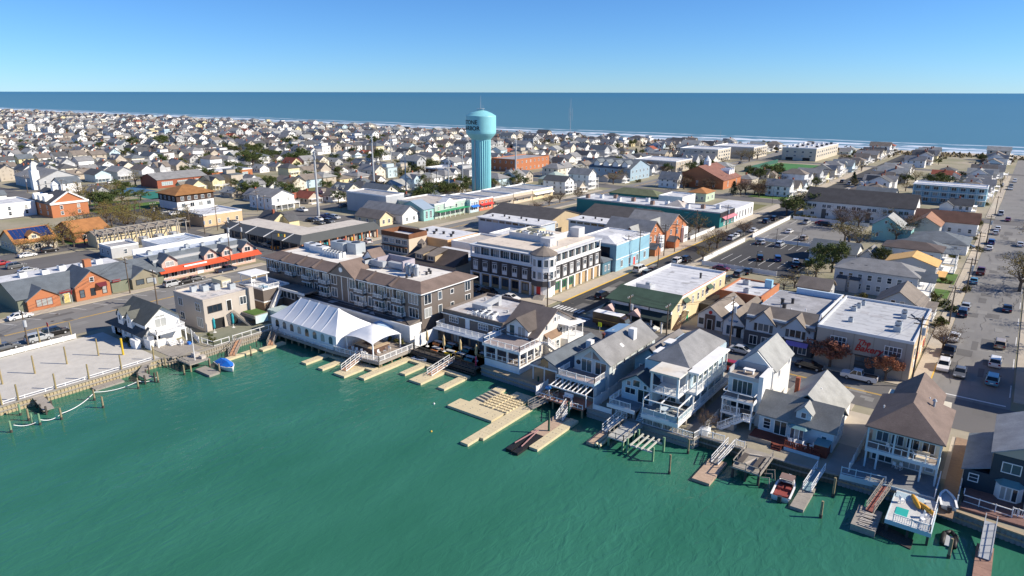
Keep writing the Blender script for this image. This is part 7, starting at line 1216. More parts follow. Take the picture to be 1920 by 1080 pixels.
# ================================================================ vehicles
def car_protos():
    P = {}
    TY = mesh('tyre', MB().ext([(.33*math.cos(t*.5236),.33+.33*math.sin(t*.5236)) for t in range(12)],-.11,.11,'x'), BLACK)
    RM = mesh('rim', MB().ext([(.2*math.cos(t*.7854),.33+.2*math.sin(t*.7854)) for t in range(8)],-.125,.125,'x'), METG)
    HL = mesh('headlight', MB().box(-.2,.2,-.05,.05,-.08,.08), M('headlight',(.75,.78,.8),rough=.1)); TL = mesh('taillight', MB().box(-.17,.17,-.05,.05,-.12,.12), M('taillight',(.35,.01,.01),rough=.2)); PLT = mesh('number_plate', MB().box(-.26,.26,-.03,.03,-.07,.07), TRIM)
    CG = M('car_glass',(.012,.016,.02),rough=.08)
    #        len  wid  belt  roof  greenhouse y0 (rear low, rear top, front top, front low)
    D = {'sedan':(4.7,1.82,.95,1.45,(-1.75,-1.05,.45,1.25)),'suv':(4.7,1.9,1.1,1.75,(-2.25,-2.0,.5,1.2)),'van':(5.0,1.95,1.25,2.05,(-2.45,-2.35,1.0,1.7)),'pickup':(5.8,1.98,1.12,1.85,(-.55,-.35,.95,1.55))}
    for k,(L_,W_,B_,H_,gh) in D.items():
        l=L_/2; w=W_/2; m=MB(); nose=B_-.18
        prof=[(-l,.42),(-l+.1,.25),(l-.15,.25),(l,.45),(l-.04,nose-.1),(l-.5,nose),(gh[3],B_),(gh[0],B_),(-l+.12,B_-.06),(-l,.75)]
        if k=='pickup': prof=[(-l,.5),(-l+.1,.32),(l-.15,.32),(l,.5),(l-.04,B_-.18),(l-.4,B_-.05),(gh[3],B_),(gh[0],B_),(gh[0]-.02,B_),(-l+.02,B_),(-l,.9)]
        vs=[(-w*.97,y,z) for y,z in prof]+[(w*.97,y,z) for y,z in prof]; n=len(prof)
        # slight barrel to the sides
        vs=[((x/abs(x))*(w if .35<z<B_-.02 else w*.93),y,z) for x,y,z in vs]
        m.add(vs,[tuple(range(n-1,-1,-1)),tuple(range(n,2*n))]+[(i,(i+1)%n,n+(i+1)%n,n+i) for i in range(n)])
        wt=w*.78; wb=w*.92
        g=MB().add([(-wb,gh[0],B_-.01),(wb,gh[0],B_-.01),(wb,gh[3],B_-.01),(-wb,gh[3],B_-.01),(-wt,gh[1],H_-.05),(wt,gh[1],H_-.05),(wt,gh[2],H_-.05),(-wt,gh[2],H_-.05)],[(0,1,5,4),(1,2,6,5),(2,3,7,6),(3,0,4,7),(4,5,6,7)])
        r=MB().add([(-wt-.02,gh[1]-.05,H_-.06),(wt+.02,gh[1]-.05,H_-.06),(wt+.02,gh[2]+.05,H_-.06),(-wt-.02,gh[2]+.05,H_-.06),(-wt+.12,gh[1]+.1,H_),(wt-.12,gh[1]+.1,H_),(wt-.12,gh[2]-.12,H_),(-wt+.12,gh[2]-.12,H_)],[(0,1,5,4),(1,2,6,5),(2,3,7,6),(3,0,4,7),(4,5,6,7)])
        for s in (-1,1):
            r.bar((s*wb,gh[0],B_),(s*wt,gh[1],H_-.03),.09,.09).bar((s*wb,gh[3],B_),(s*wt,gh[2],H_-.03),.09,.09)
            ym=(gh[1]+gh[2])/2; r.bar((s*(wb+.005),ym,B_),(s*(wt+.005),ym,H_-.03),.09,.06)
        o=thing(k,'x','car',(0,-900,-50)); b=inst('body',mesh('body',m,M('car_white',(.78,.78,.77),'car')),o); inst('windows',mesh('windows',g,CG),o); inst('cabin_roof',mesh('cabin_roof',r,M('car_white',(0,0,0))),o)
        if k=='pickup': inst('cargo_bed',mesh('cargo_bed',MB().box(-w*.82,w*.82,-l+.12,gh[0]-.1,B_,B_+.012),METD),o)
        for sx in (-1,1):
            for yy in (-l*.6,l*.62):
                t=inst('wheel',TY,o,(sx*(w-.1),yy,0)); inst('rim',RM,t)
            inst('headlight',HL,o,(sx*w*.68,l-.03,nose-.14)); inst('taillight',TL,o,(sx*w*.74,-l+.02,B_-.28))
            inst('wing_mirror',mesh('wing_mirror',MB().box(-.1,.1,-.06,.06,0,.14),METD),o,(sx*(w+.08),gh[3]-.35,B_))
        inst('number_plate',PLT,o,(0,-l+.02,.62)); P[k]=o
    return P
CP = car_protos(); CUSED = set()
CC = {'white':(.78,.78,.77),'silver':(.45,.47,.49),'black':(.012,.012,.014),'grey':(.12,.125,.13),'blue':(.02,.06,.22),'red':(.35,.015,.015),'navy':(.015,.025,.06),'light blue':(.12,.30,.42),'maroon':(.16,.015,.02),'tan':(.40,.33,.24)}
SUVN = {'sedan':'sedan','suv':'estate car','van':'van','pickup':'pickup truck'}
def car(px, py, kind, colr, head, where, z=.03, xy=None):
    x,y = xy or G(px,py); pr = CP[kind]
    c = copy_tree(pr) if kind in CUSED else pr; CUSED.add(kind)
    c.name = {'sedan':'car','suv':'estate_car','van':'van','pickup':'pickup_truck'}[kind]
    c.location = (x,y,z); c.rotation_euler = (0,0,math.radians(head)+R.uniform(-.03,.03))
    setp(c, '%s %s %s' % (colr, SUVN[kind], where), {'sedan':'car','suv':'car','van':'van','pickup':'pickup'}[kind], 'vehicles '+where)
    m = M('car_'+colr, CC[colr], 'car')
    for ch in c.children:
        if ch.name.split('.')[0] in ('body','cabin_roof'):
            ch.material_slots[0].link = 'OBJECT'; ch.material_slots[0].material = m
UPY, DNY, RTX, LFX = 0, 180, -90, 90      # heading: +Y, -Y, +X, -X
a='parked on the wide road beside the brick shop row'; car(40,599,'sedan','white',UPY,a)
a='parked at the kerb by the sand lot fence'; car(75,640,'suv','silver',UPY,a); car(106,629,'suv','black',UPY,a); car(12,657,'sedan','grey',UPY,a)
a='parked below the red awning strip'; car(326,537,'suv','silver',UPY,a); car(350,532,'sedan','black',UPY,a); car(368,527,'sedan','grey',UPY,a); car(425,510,'pickup','navy',UPY,a); 
a='in the street by the solar house'; car(53,483,'sedan','white',UPY,a); car(94,474,'suv','black',UPY,a); car(32,504,'suv','grey',UPY,a); car(54,512,'sedan','silver',UPY,a); car(4,499,'sedan','red',UPY,a)
a='parked beside the corner building'; car(890,545,'sedan','grey',RTX,a); car(919,553,'suv','black',RTX,a); car(958,562,'sedan','white',RTX,a)
a='at the kerb of the fresh asphalt street'; car(1166,511,'van','white',UPY,a,xy=(-82,168.8)); car(1215,516,'suv','grey',UPY,a); car(1224,510,'sedan','black',UPY,a); car(1271,492,'suv','white',UPY,a); car(1287,489,'suv','black',UPY,a); car(1130,558,'suv','black',UPY,a)
car(1372,449,'suv','silver',UPY,a); car(1381,444,'sedan','white',UPY,a); car(1413,434,'sedan','white',UPY,a); car(1437,417,'suv','navy',UPY,a); car(1452,412,'suv','black',UPY,a); car(1388,441,'suv','grey',UPY,a)
a='on the front road by the shops'; car(1337,648,'suv','red',RTX,a); car(1391,661,'sedan','silver',RTX,a); car(1518,690,'sedan','black',RTX,a); car(1611,711,'pickup','white',LFX,a); car(1215,618,'sedan','white',RTX,a); car(1366,692,'suv','red',LFX,a)
a='parked on the pavement side of the broad street by the bakery'; car(1769,690,'suv','white',DNY,a); car(1779,663,'pickup','black',DNY,a); car(1789,636,'sedan','white',DNY,a)
a='driving on the broad street by the bakery'; car(1800,702,'sedan','grey',DNY,a); car(1875,649,'suv','tan',UPY,a); car(1866,683,'suv','white',UPY,a); car(1861,716,'suv','light blue',UPY,a); car(1889,581,'sedan','navy',UPY,a); car(1890,413,'sedan','maroon',DNY,a); car(1913,460,'sedan','white',UPY,a)
a='parked along the broad street past the bakery'; car(1805,590,'suv','navy',UPY,a); car(1811,577,'sedan','silver',UPY,a); car(1826,529,'sedan','light blue',UPY,a); car(1839,512,'pickup','maroon',UPY,a); car(1855,467,'sedan','white',UPY,a); car(1859,456,'suv','blue',UPY,a); car(1867,438,'sedan','silver',UPY,a); car(1871,430,'sedan','white',UPY,a); car(1895,354,'pickup','white',DNY,a); car(1903,340,'suv','white',DNY,a)
a='in a driveway off the broad street'; car(1822,438,'suv','white',RTX,a); car(1813,463,'sedan','grey',RTX,a)
a='in the fenced parking lot'; car(1429,456,'sedan','white',20,a); car(1425,487,'suv','black',20,a); car(1458,488,'suv','blue',20,a); car(1492,493,'sedan','white',20,a); car(1514,496,'suv','navy',20,a); car(1480,436,'sedan','white',0,a); car(1550,423,'suv','black',RTX,a); car(1541,420,'sedan','red',RTX,a); car(0,0,'suv','silver',0,a,xy=(-60.6,226)); car(0,0,'sedan','grey',0,a,xy=(-66.8,225.6)); car(0,0,'suv','tan',0,a,xy=(-57,241)); car(0,0,'sedan','black',0,a,xy=(-48.6,201)); car(0,0,'pickup','silver',0,a,xy=(-64.5,273))
a='in the yard behind the market building'; car(1353,506,'sedan','maroon',RTX,a); car(1386,517,'suv','grey',0,a); car(1402,512,'sedan','black',0,a); car(1360,528,'suv','black',0,a)
a='in the lot behind the strip of shops'; car(613,409,'pickup','blue',RTX,a); car(629,411,'suv','silver',RTX,a); car(584,416,'sedan','black',RTX,a); car(598,414,'sedan','white',RTX,a); car(600,421,'sedan','grey',RTX,a); car(618,419,'suv','grey',RTX,a); car(645,389,'sedan','grey',UPY,a); car(567,397,'pickup','white',RTX,a)
a='at the main crossing'; car(691,456,'suv','white',60,a); car(503,463,'sedan','grey',RTX,a); car(470,470,'suv','black',RTX,a)
a='in the lot beside the timber inn'; car(330,404,'sedan','white',0,a); car(310,402,'suv','grey',0,a); car(352,412,'sedan','red',0,a); car(440,402,'sedan','maroon',0,a)
for k in range(26):
    s = R.choice(STREETS[:9]); yy = R.uniform(130,600); car(0,0,R.choice(['sedan','suv','suv']),R.choice(['white','silver','grey','black','red','navy']),0,'parked on the '+['first','second','third','fourth','fifth','sixth','seventh','eighth','ninth'][STREETS.index(s)]+' side street beyond the main road',xy=(s+R.choice([-3.2,3.2]),yy))
for k in range(8):
    yy = R.uniform(330,600); car(0,0,R.choice(['sedan','suv','pickup']),R.choice(['white','silver','grey','black','navy']),0,'parked in the far streets near the ocean',xy=(R.choice([-81.8,-76.4,-6,-170.2,-162.2]),yy))
b = thing('delivery_truck','long dark brown delivery truck with white roof on the front road','truck',(-65.2,122.6,.03),None,math.radians(-90)); TB = M('truck_brown',(.05,.032,.022),'car')
inst('cargo_body',mesh('cargo_body',MB().box(-1.15,1.15,-4.2,2.4,.6,3.0),TB),b); inst('cab',mesh('cab',MB().ext([(2.4,.5),(4.0,.5),(4.1,1.4),(3.7,1.6),(3.2,2.6),(2.4,2.8)],-1.05,1.05,'x'),TB),b); inst('roof_panel',mesh('roof_panel',MB().box(-1.1,1.1,-4.15,2.35,3.0,3.06),TRIM),b); inst('windscreen',mesh('windscreen',MB().add([(-.95,3.72,1.65),(.95,3.72,1.65),(.95,3.24,2.5),(-.95,3.24,2.5)],[(0,1,2,3)]),GLASS),b); inst('stripe',mesh('stripe',MB().box(-1.17,1.17,-4.1,2.3,1.5,1.6),M('gold',(.5,.34,.08))),b)
tw = mesh('tyre', MB().ext([(.48*math.cos(t*.5236),.48+.48*math.sin(t*.5236)) for t in range(12)],-.15,.15,'x'), BLACK)
for sx in (-1,1):
    for yy in (-2.8,3.1): inst('wheel',tw,b,(sx*.98,yy,0))
# ================================================================ poles, lamps, signs
WIREP = {}
def upole(px, py, top, key=None, steel=False, arm=True, xf=False, axis='y', label=None, xy=None, h=None):
    x,y = xy or G(px,py); h = h or max(4,HT(x,y,top)); r0 = .36 if steel else .17
    if steel and h > 22: r0 = .55
    o = thing('utility_pole', label or ('grey steel transmission pole' if steel else 'wooden utility pole'), 'utility pole', (x,y,0)); m = METG if steel else POLEW
    part('pole', MB().cyl(x,y,0,h,r0,r0*.6,n=8), m, o)
    if arm:
        for dz in ((.4,1.3) if h > 8 else (.4,)):
            if axis == 'y': part('cross_arm', MB().box(x-1.2,x+1.2,y-.07,y+.07,h-dz-.14,h-dz), m, o)
            else: part('cross_arm', MB().box(x-.07,x+.07,y-1.2,y+1.2,h-dz-.14,h-dz), m, o)
        ins = MB()
        for t in (-1.1,-.5,.5,1.1): ins.cyl(x+(t if axis=='y' else 0),y+(t if axis=='x' else 0),h-.4,h-.12,.07,n=5)
        part('insulator', ins, TRIM, o)
    if xf: part('transformer', MB().cyl(x+.45,y,h-3.2,h-1.9,.3,n=10), METG, o)
    if key: WIREP.setdefault(key,[]).append((x,y,h-.15,axis))
    o['_'] = 0; del o['_']; return o
def L(o, t): o['label'] = t
def where_poles(lst, key, desc, axis='y', **k):
    for i,(px,py,top) in enumerate(lst):
        o = upole(px,py,top,key,axis=axis,xf=(i%2==0),**k); o['label'] = desc; o['group'] = desc
where_poles([(55,652,584),(245,552,484),(435,505,415)],'a','wooden utility pole along the wide road by the brick and red awning shops'); where_poles([(296,572,507)],None,'wooden utility pole beside the white gabled house'); where_poles([(455,466,416)],None,'wooden pole with double cross arms at the main crossing')
where_poles([(53,363,330),(78,380,348),(120,368,338),(152,382,355),(180,392,347),(202,388,346),(232,393,369),(264,400,366),(291,415,381)],'b','wooden utility pole around the brick hall and sports courts','x')
where_poles([(335,423,390),(357,430,383),(385,440,405),(409,433,386),(484,397,358),(498,407,367)],'c','wooden utility pole near the tan flat store and porch house','x')
where_poles([(787,362,322),(810,363,322),(820,365,315)],'d','brown timber pole of the line left standing below the water tower','x')
where_poles([(598,405,284)],None,'very tall grey steel monopole behind the strip of shops',steel=True); where_poles([(702,355,255),(762,361,284),(842,366,294),(868,355,284),(967,338,262),(734,304,255)],'e','tall grey steel transmission pole near the water tower',steel=True,axis='x')
where_poles([(1177,498,440),(1198,500,432),(1234,500,443),(1245,480,420),(1265,472,418),(1304,453,393),(1362,429,383)],'f','wooden utility pole along the pavement of the blue shop and brick houses')
where_poles([(1180,612,553),(1250,630,570),(1368,655,555)],'g','wooden utility pole on the front road by the market building','x'); where_poles([(1027,575,512)],None,'dark pole with layered cross arms before the white turret')
where_poles([(1709,724,592),(1780,606,535),(1812,548,482),(1827,503,432),(1850,454,402),(1866,402,366),(1876,360,334)],'h','wooden utility pole along the broad street by the bakery and houses')
WM = M('wire',(.03,.03,.03)); 
for key,ps in WIREP.items():
    for (x,y,h,ax),(x2,y2,h2,ax2) in zip(ps[:-1],ps[1:]):
        wt = thing('overhead_wires','overhead wires strung '+{'a':'above the wide road','b':'past the brick hall and courts','c':'past the tan flat store','d':'between the timber poles below the water tower','e':'between the tall steel poles','f':'along the blue shop pavement','g':'above the front road','h':'along the broad street'}[key],'wires',((x+x2)/2,(y+y2)/2,0),'overhead wires '+key)
        for t in (-1.1,.5,1.1):
            A=Vector((x+(t if ax=='y' else 0),y+(t if ax=='x' else 0),h)); B2=Vector((x2+(t if ax2=='y' else 0),y2+(t if ax2=='x' else 0),h2)); m=MB(); sg=(B2-A).length*.02
            for i in range(8):
                p0=A.lerp(B2,i/8); p1=A.lerp(B2,(i+1)/8); p0.z-=sg*4*(i/8)*(1-i/8); p1.z-=sg*4*((i+1)/8)*(1-(i+1)/8); m.tube(p0,p1,.028,n=3)
            part('wire', m, WM, wt)
def lamp(px,py,top,label,group=None):
    x,y=G(px,py); h=max(3,HT(x,y,top)); o=thing('street_lamp',label,'street lamp',(x,y,0),group); part('post',MB().cyl(x,y,0,h,.09,.06,n=6),METD,o); part('arm',MB().bar((x,y,h),(x+.9,y,h+.1),.08,.08),METD,o); part('lamp_head',MB().box(x+.6,x+1.2,y-.15,y+.15,h-.02,h+.08),METG,o)
for px,py,t in ((1455,460,428),(1502,455,428),(1495,464,441),(1418,500,470)): lamp(px,py,t,'dark lamp post in the fenced parking lot','lamps in the fenced parking lot')
for px,py,t in ((686,395,377),(404,392,370),(1121,345,328),(640,398,378),(1448,383,352)): lamp(px,py,t,'slim street lamp in the shopping streets','street lamps in the shopping streets')
x,y=G(1072,250); o=thing('radio_mast','thin white radio mast rising above the houses near the beach','mast',(-389,620,0)); part('mast',MB().cyl(-389,620,0,42,.35,.12,n=6).box(-391,-387,619.9,620.1,26,26.2).cyl(-391,620,20,32,.12).cyl(-387,620,20,32,.12),METG,o)
o=thing('flag_pole','bare flag pole on the dunes','pole',(-236,640,0)); part('mast',MB().cyl(-236,640,0,15,.2,.08,n=6),METG,o)
def sgn(px,py,h,m,label,shape='box'):
    x,y=G(px,py); o=thing('road_sign',label,'sign',(x,y,0)); part('post',MB().cyl(x,y,0,h,.05,n=5),METG,o)
    if shape=='box': part('panel',MB().box(x-.4,x+.4,y-.04,y,h-.9,h),m,o)
    else: part('panel',MB().add([(x,y-.05,h+.5),(x+.5,y-.05,h),(x,y-.05,h-.5),(x-.5,y-.05,h)],[(0,3,2,1)]).box(x-.3,x+.3,y-.04,y,h-.3,h+.3),m,o)
LIME=M('lime_sign',(.55,.72,.02)); sgn(1244,616,2.6,LIME,'lime yellow crossing sign in front of the market building','d'); sgn(1125,623,2.2,LIME,'lime yellow crossing post in the front road'); sgn(95,636,3.4,REDP,'red banner sign on a post by the sand lot'); sgn(138,571,3.2,REDP,'red banner sign in front of the brick shop row')
o=thing('traffic_light','yellow traffic light cluster hanging at the main crossing','traffic light',(*G(512,472),0)); r_=root_of(o); part('post',MB().cyl(r_[0],r_[1],0,6,.12,n=6).bar((r_[0],r_[1],5.9),(r_[0]+5,r_[1]+2,5.9),.12,.12),METD,o); part('signal_head',MB().box(r_[0]+2,r_[0]+2.4,r_[1]+.8,r_[1]+1.2,4.8,5.8).box(r_[0]+4,r_[0]+4.4,r_[1]+1.6,r_[1]+2,4.8,5.8),YEL,o); part('street_name_panel',MB().box(r_[0]+2.8,r_[0]+3.8,r_[1]+1.2,r_[1]+1.26,5.2,5.6),GRN,o)
for px,py in ((510,467),(516,469),(522,468)): x,y=G(px,py); solo('traffic_barrel',MB().cyl(x,y,0,1,.3,.22,n=8).box(x-.35,x+.35,y-.35,y+.35,0,.08),M('barrel_orange',(.75,.26,.02)),'orange traffic barrel at the main crossing','barrel','orange barrels at the crossing')
# fences of the parking lot
fence('lot_fence','tall white vinyl fence along the street side of the parking lot',[(-72,190),(-72,226)],1.5); fence('lot_fence','white vinyl fence along the street side of the far parking lot',[(-72,234),(-72,279)],1.5); fence('lot_fence','white fence between the two parking lots',[(-70,230.6),(-46.5,230.6)],1.2); fence('lot_fence','white fence at the bay end of the parking lot',[(-71,186.4),(-50,186.4)],1.4); fence('lot_fence','white fence at the ocean end of the parking lot',[(-71,279.6),(-44,279.6)],1.4)
fence('yard_fence','brown timber fence round the lawn behind the bakery',[(-33,171),(-23,171)],1.5,PILE); fence('yard_fence','white fence beside the brick houses',[(-87.8,218),(-87.8,240)],1.3); fence('court_fence','green mesh fence round the turf field',[(-143.5,506),(-143.5,436),(-108.5,436),(-108.5,506)],2.6,M('mesh_green',(.04,.14,.11)))
# ================================================================ trees
def leaf_cards(m, c, n, r, s, flat=1.0):
    for i in range(n):
        u=R.gauss(0,1);v=R.gauss(0,1);w=R.gauss(0,1);k=r*R.random()**.4/(math.sqrt(u*u+v*v+w*w)+1e-6); q=Vector((c[0]+u*k,c[1]+v*k,c[2]+w*k*flat))
        a=Vector((R.gauss(0,1),R.gauss(0,1),R.gauss(0,.7))).normalized(); b_=a.cross(Vector((R.gauss(0,1),R.gauss(0,1),R.gauss(0,1)))).normalized(); e=s*R.uniform(.6,1.3)
        m.add([q-a*e-b_*e*.5,q+a*e*.2-b_*e*.7,q+a*e,q+b_*e*.7],[(0,1,2,3)])
def tree_proto(kind, seed):
    R.seed(seed); T=thing('tree','x','tree',(0,-900,-80)); tr=MB(); cr=MB()
    if kind=='conifer':
        tr.cyl(0,0,0,6.5,.2,.04,n=7)
        for i in range(26):
            z=.8+5.6*i/26; rr=1.9*(1-i/27)+.15
            for j in range(5): a=R.uniform(0,6.28); leaf_cards(cr,(rr*.6*math.cos(a),rr*.6*math.sin(a),z),9,rr*.55,.2,.5)
    elif kind=='shrub':
        for j in range(4): tr.tube((0,0,0),(R.uniform(-.8,.8),R.uniform(-.8,.8),1.2),.05,.02)
        for j in range(9): leaf_cards(cr,(R.uniform(-1,1),R.uniform(-1,1),R.uniform(.5,1.5)),50,.6,.16)
    else:
        H_=6.0; th=2.0 if kind!='bare' else 1.6; tr.cyl(0,0,0,th,.24,.18,n=8); tips=[]
        nb = 9 if kind!='bare' else 12
        for j in range(nb):
            a=j*6.283/nb+R.uniform(-.3,.3); l=R.uniform(1.2,2.4); e=(l*math.cos(a),l*math.sin(a),th+R.uniform(.8,2.9)); md=(e[0]*.45,e[1]*.45,th+(e[2]-th)*.6)
            tr.tube((0,0,th-.4*R.random()),md,.1,.07).tube(md,e,.07,.03); tips.append(e)
            for q in range(3 if kind!='bare' else 7):
                f=(e[0]+R.gauss(0,.8),e[1]+R.gauss(0,.8),e[2]+R.uniform(-.1,1.3)); tr.tube(md if q%2 else e,f,.035,.012,n=4); tips.append(f)
                if kind=='bare':
                    for w in range(5): g_=(f[0]+R.gauss(0,.5),f[1]+R.gauss(0,.5),f[2]+R.uniform(0,.8)); tr.tube(f,g_,.016,.006,n=3); tips.append(g_)
        tips.append((0,0,H_-1.2))
        for e in tips:
            if kind=='bare': leaf_cards(cr,e,3,.5,.09)
            elif kind=='sparse': leaf_cards(cr,e,16,.75,.12)
            else: leaf_cards(cr,e,48 if kind!='red' else 90,.8,.17,.8)
    LM={'evergreen':M('leaf_evergreen',(.085,.13,.045),'leaf',c2=(.13,.15,.05)),'conifer':M('leaf_conifer',(.03,.075,.045),'leaf',c2=(.045,.08,.04)),'sparse':M('leaf_olive',(.28,.20,.06),'leaf',c2=(.21,.18,.065)),'bare':M('leaf_twig',(.16,.10,.07),'leaf',c2=(.20,.12,.06)),'red':M('leaf_rust',(.46,.20,.12),'leaf',c2=(.42,.17,.14)),'shrub':M('leaf_shrub',(.09,.12,.035),'leaf',c2=(.19,.16,.06))}[kind]
    inst('trunk',mesh('trunk',tr,M('bark',(.12,.09,.07),'wood')),T); inst('crown',mesh('crown',cr,LM),T); return T
TP={k:[tree_proto(k,11+i) for i in range(2)] for k in ('evergreen','conifer','sparse','bare','red','shrub')}; R.seed(21); TU=set()
TH={'evergreen':6,'conifer':6.5,'sparse':6,'bare':6,'red':6,'shrub':2}
def tree(kind, x, y, h, label, group=None, wide=1.0, cat=None):
    p_=R.choice(TP[kind]); o=copy_tree(p_) if p_.name in TU else p_
    TU.add(p_.name); o.name={'shrub':'shrub','conifer':'conifer_tree','evergreen':'evergreen_tree'}.get(kind,'tree'); TU.add(o.name)
    if o is p_: TU.add(o.name)
    s=h/TH[kind]; o.location=(x,y,0); o.scale=(s*wide,s*wide,s); o.rotation_euler=(0,0,R.uniform(0,6.28)); setp(o,label,cat or ('shrub' if kind=='shrub' else 'tree'),group); return o
def tpx(kind,px,py,h,label,group=None,wide=1.0): return tree(kind,*G(px,py),h,label,group,wide)
tpx('red',1556,688,5.2,'rust-leaved street tree in front of the bakery shopfront, fullest crown',wide=1.25); tpx('red',1660,714,4.8,'pink-red street tree at the corner of the bakery front')
tpx('bare',1768,655,5,'bare brown street tree beside the bakery side wall',wide=1.1)
for px,py,h in ((1540,500,7),(1560,510,8),(1575,490,6),(1652,500,6),(1530,520,6)): tpx('evergreen',px,py,h,'dense dark evergreen between the parking lot and the grey duplex','evergreens by the parking lot')
for px,py,h in ((1490,540,4.6),(1518,535,5),(1470,545,4)): tpx('sparse',px,py,h,'yellow-olive tree behind the brick store','olive trees behind the brick store',1.2)
for px,py,h in ((1345,465,6.5),(1395,440,5)): tpx('bare',px,py,h,'brown leafless tree on the kerb of the parking lot street','bare trees by the parking lot',1.3)
for px,py,h in ((1330,470,5.5),(1318,492,5.5)): tpx('sparse',px,py,h,'brown-leaved tree on the kerb of the parking lot street','leafy trees by the parking lot',1.2)
for px,py,h in ((1310,440,7),(1290,445,5)): tpx('sparse',px,py,h,'golden tree beside the teal store wall','golden trees by the teal store',1.2)
for px,py,h in ((1490,408,8),(1510,402,9),(1475,402,7)): tpx('evergreen',px,py,h,'large evergreen at the end of the apartment block','evergreens by the apartment block',1.2)
for px,py,h in ((1578,428,8),(1610,425,7),(1705,440,7),(1720,432,6)): tpx('bare',px,py,h,'bare tree in front of the apartment block','bare trees by the apartment block',1.2)
for px,py,h in ((1912,545,8),(1925,540,8),(1918,520,7)): tpx('sparse',px,py,h,'spreading grey-green tree overhanging the broad street','trees overhanging the broad street',1.3)
for px,py,h in ((1752,352,8),(1770,350,7)): tpx('evergreen',px,py,h,'dark evergreen behind the blue motel','evergreens behind the blue motel',1.3)
for px,py in ((150,446),(190,440),(160,460),(215,455),(140,465)): tpx('sparse',px,py,5,'olive tree in the gardens by the solar house','olive trees by the solar house',1.2)
for i in range(9): tpx('sparse',R.uniform(195,290),R.uniform(395,425),R.uniform(5,7),'golden olive tree in the grove behind the substation','grove behind the substation',1.3)
for px,py in ((170,385),(150,375),(215,375),(255,350)): tpx('sparse',px,py,8,'tall loose tree beside the playground','loose trees by the playground',1.3)
for i in range(26): tpx('evergreen',R.choice([480,470,500,445,545,555,690,705,300,245])+R.uniform(-14,14),R.choice([300,308,312,268,276,290])+R.uniform(-4,4),R.uniform(7,10),'dark evergreen in the wooded lots among the beach houses','evergreens among the beach houses',1.4)
for px,py in ((1130,395),(1100,395),(1030,385),(1050,380),(1085,375),(1005,400)): tpx('bare',px,py,5,'bare street tree along the shopping street','bare trees on the shopping street',1.2)
for px,py in ((1150,345),(1165,340),(1090,345),(1310,345),(1290,350),(1340,350),(1460,350),(1440,355),(1480,348),(1520,345),(1540,340)): tpx(R.choice(['bare','sparse']),px,py,7,'tree on the avenue near the brick chapel and guest house','trees on the avenue',1.4)
for px,py in ((1600,345),(1375,365)): tpx('conifer',px,py,7,'dark pointed conifer near the brick chapel','conifers near the chapel',1.2)
for px,py in ((1390,300),(1405,302),(1420,298)): tpx('sparse',px,py,8,'olive scrub tree beside the condominiums','olive trees by the condominiums',1.6)
tpx('bare',1325,808,3,'small leafless ornamental tree beside the beach house path'); tpx('conifer',1376,720,3.6,'small dark conifer between the beach house and the tall house')
for px,py in ((1650,520),(1615,560),(1640,545),(1720,525),(1745,515),(1805,545),(1790,430),(1835,470)): tpx('shrub',px,py,1.8,'rounded shrub in the gardens behind the bakery','shrubs behind the bakery',1.2)
for x,y in ((-128,68),(-124,66.5),(-97,88.2),(-95,88.6),(-93.4,87.8),(-135,55.4),(-133,56),(-138,56.2),(-57,87.8)): tree('shrub',x,y,R.uniform(.8,1.3),'low green shrub on the waterfront patios','shrubs on the waterfront patios')
for (x0,x1,y0,y1,n,kd,lab,gr) in ((-460,-262,200,330,34,'evergreen','dark evergreen in the lots between the school and the canopy bank','evergreens beyond the school'),(-460,-262,200,430,26,'sparse','olive tree in the lots between the school and the brick block','olive trees beyond the school'),(-240,-110,380,430,14,'evergreen','dark evergreen near the retail block','evergreens near the retail block'),(-268,-236,40,128,26,'sparse','olive tree in the side streets by the solar house','olive trees in the side streets'),(-345,-300,118,150,10,'evergreen','dark evergreen round the sports courts','evergreens round the courts'),(-300,-265,166,200,8,'evergreen','dark evergreen behind the timber inn','evergreens behind the inn'),(-262,-206,196,310,26,'evergreen','dark evergreen in the lots below the water tower','evergreens below the tower'),(-262,-206,196,310,12,'sparse','olive tree in the lots below the water tower','olive trees below the tower'),(-150,-100,330,345,10,'bare','bare brown tree along the avenue by the chapel','bare trees by the chapel'),(5,12,150,420,16,'sparse','olive-brown tree on the far verge of the broad street','trees on the far verge'),(-14,-9,160,420,14,'shrub','garden shrub along the broad street','shrubs along the broad street'),(-46,-30,176,300,12,'sparse','olive tree in the back gardens by the parking lot','olive trees in the back gardens'),(-72,-46,281,287,7,'shrub','hedge shrub between the parking lot and apartment block','hedge by the apartment block')):
    for i in range(n):
        x=R.uniform(x0,x1); y=R.uniform(y0,y1)
        if kd=='shrub' or not any(a-1<x<b_+1 and c-1<y<d_+1 for a,b_,c,d_ in OCC if (b_-a)<40 and (d_-c)<40): tree(kd,x,y,R.uniform(4.5,8) if kd!='shrub' else R.uniform(1.2,2.2),lab,gr,R.uniform(1.1,1.6))
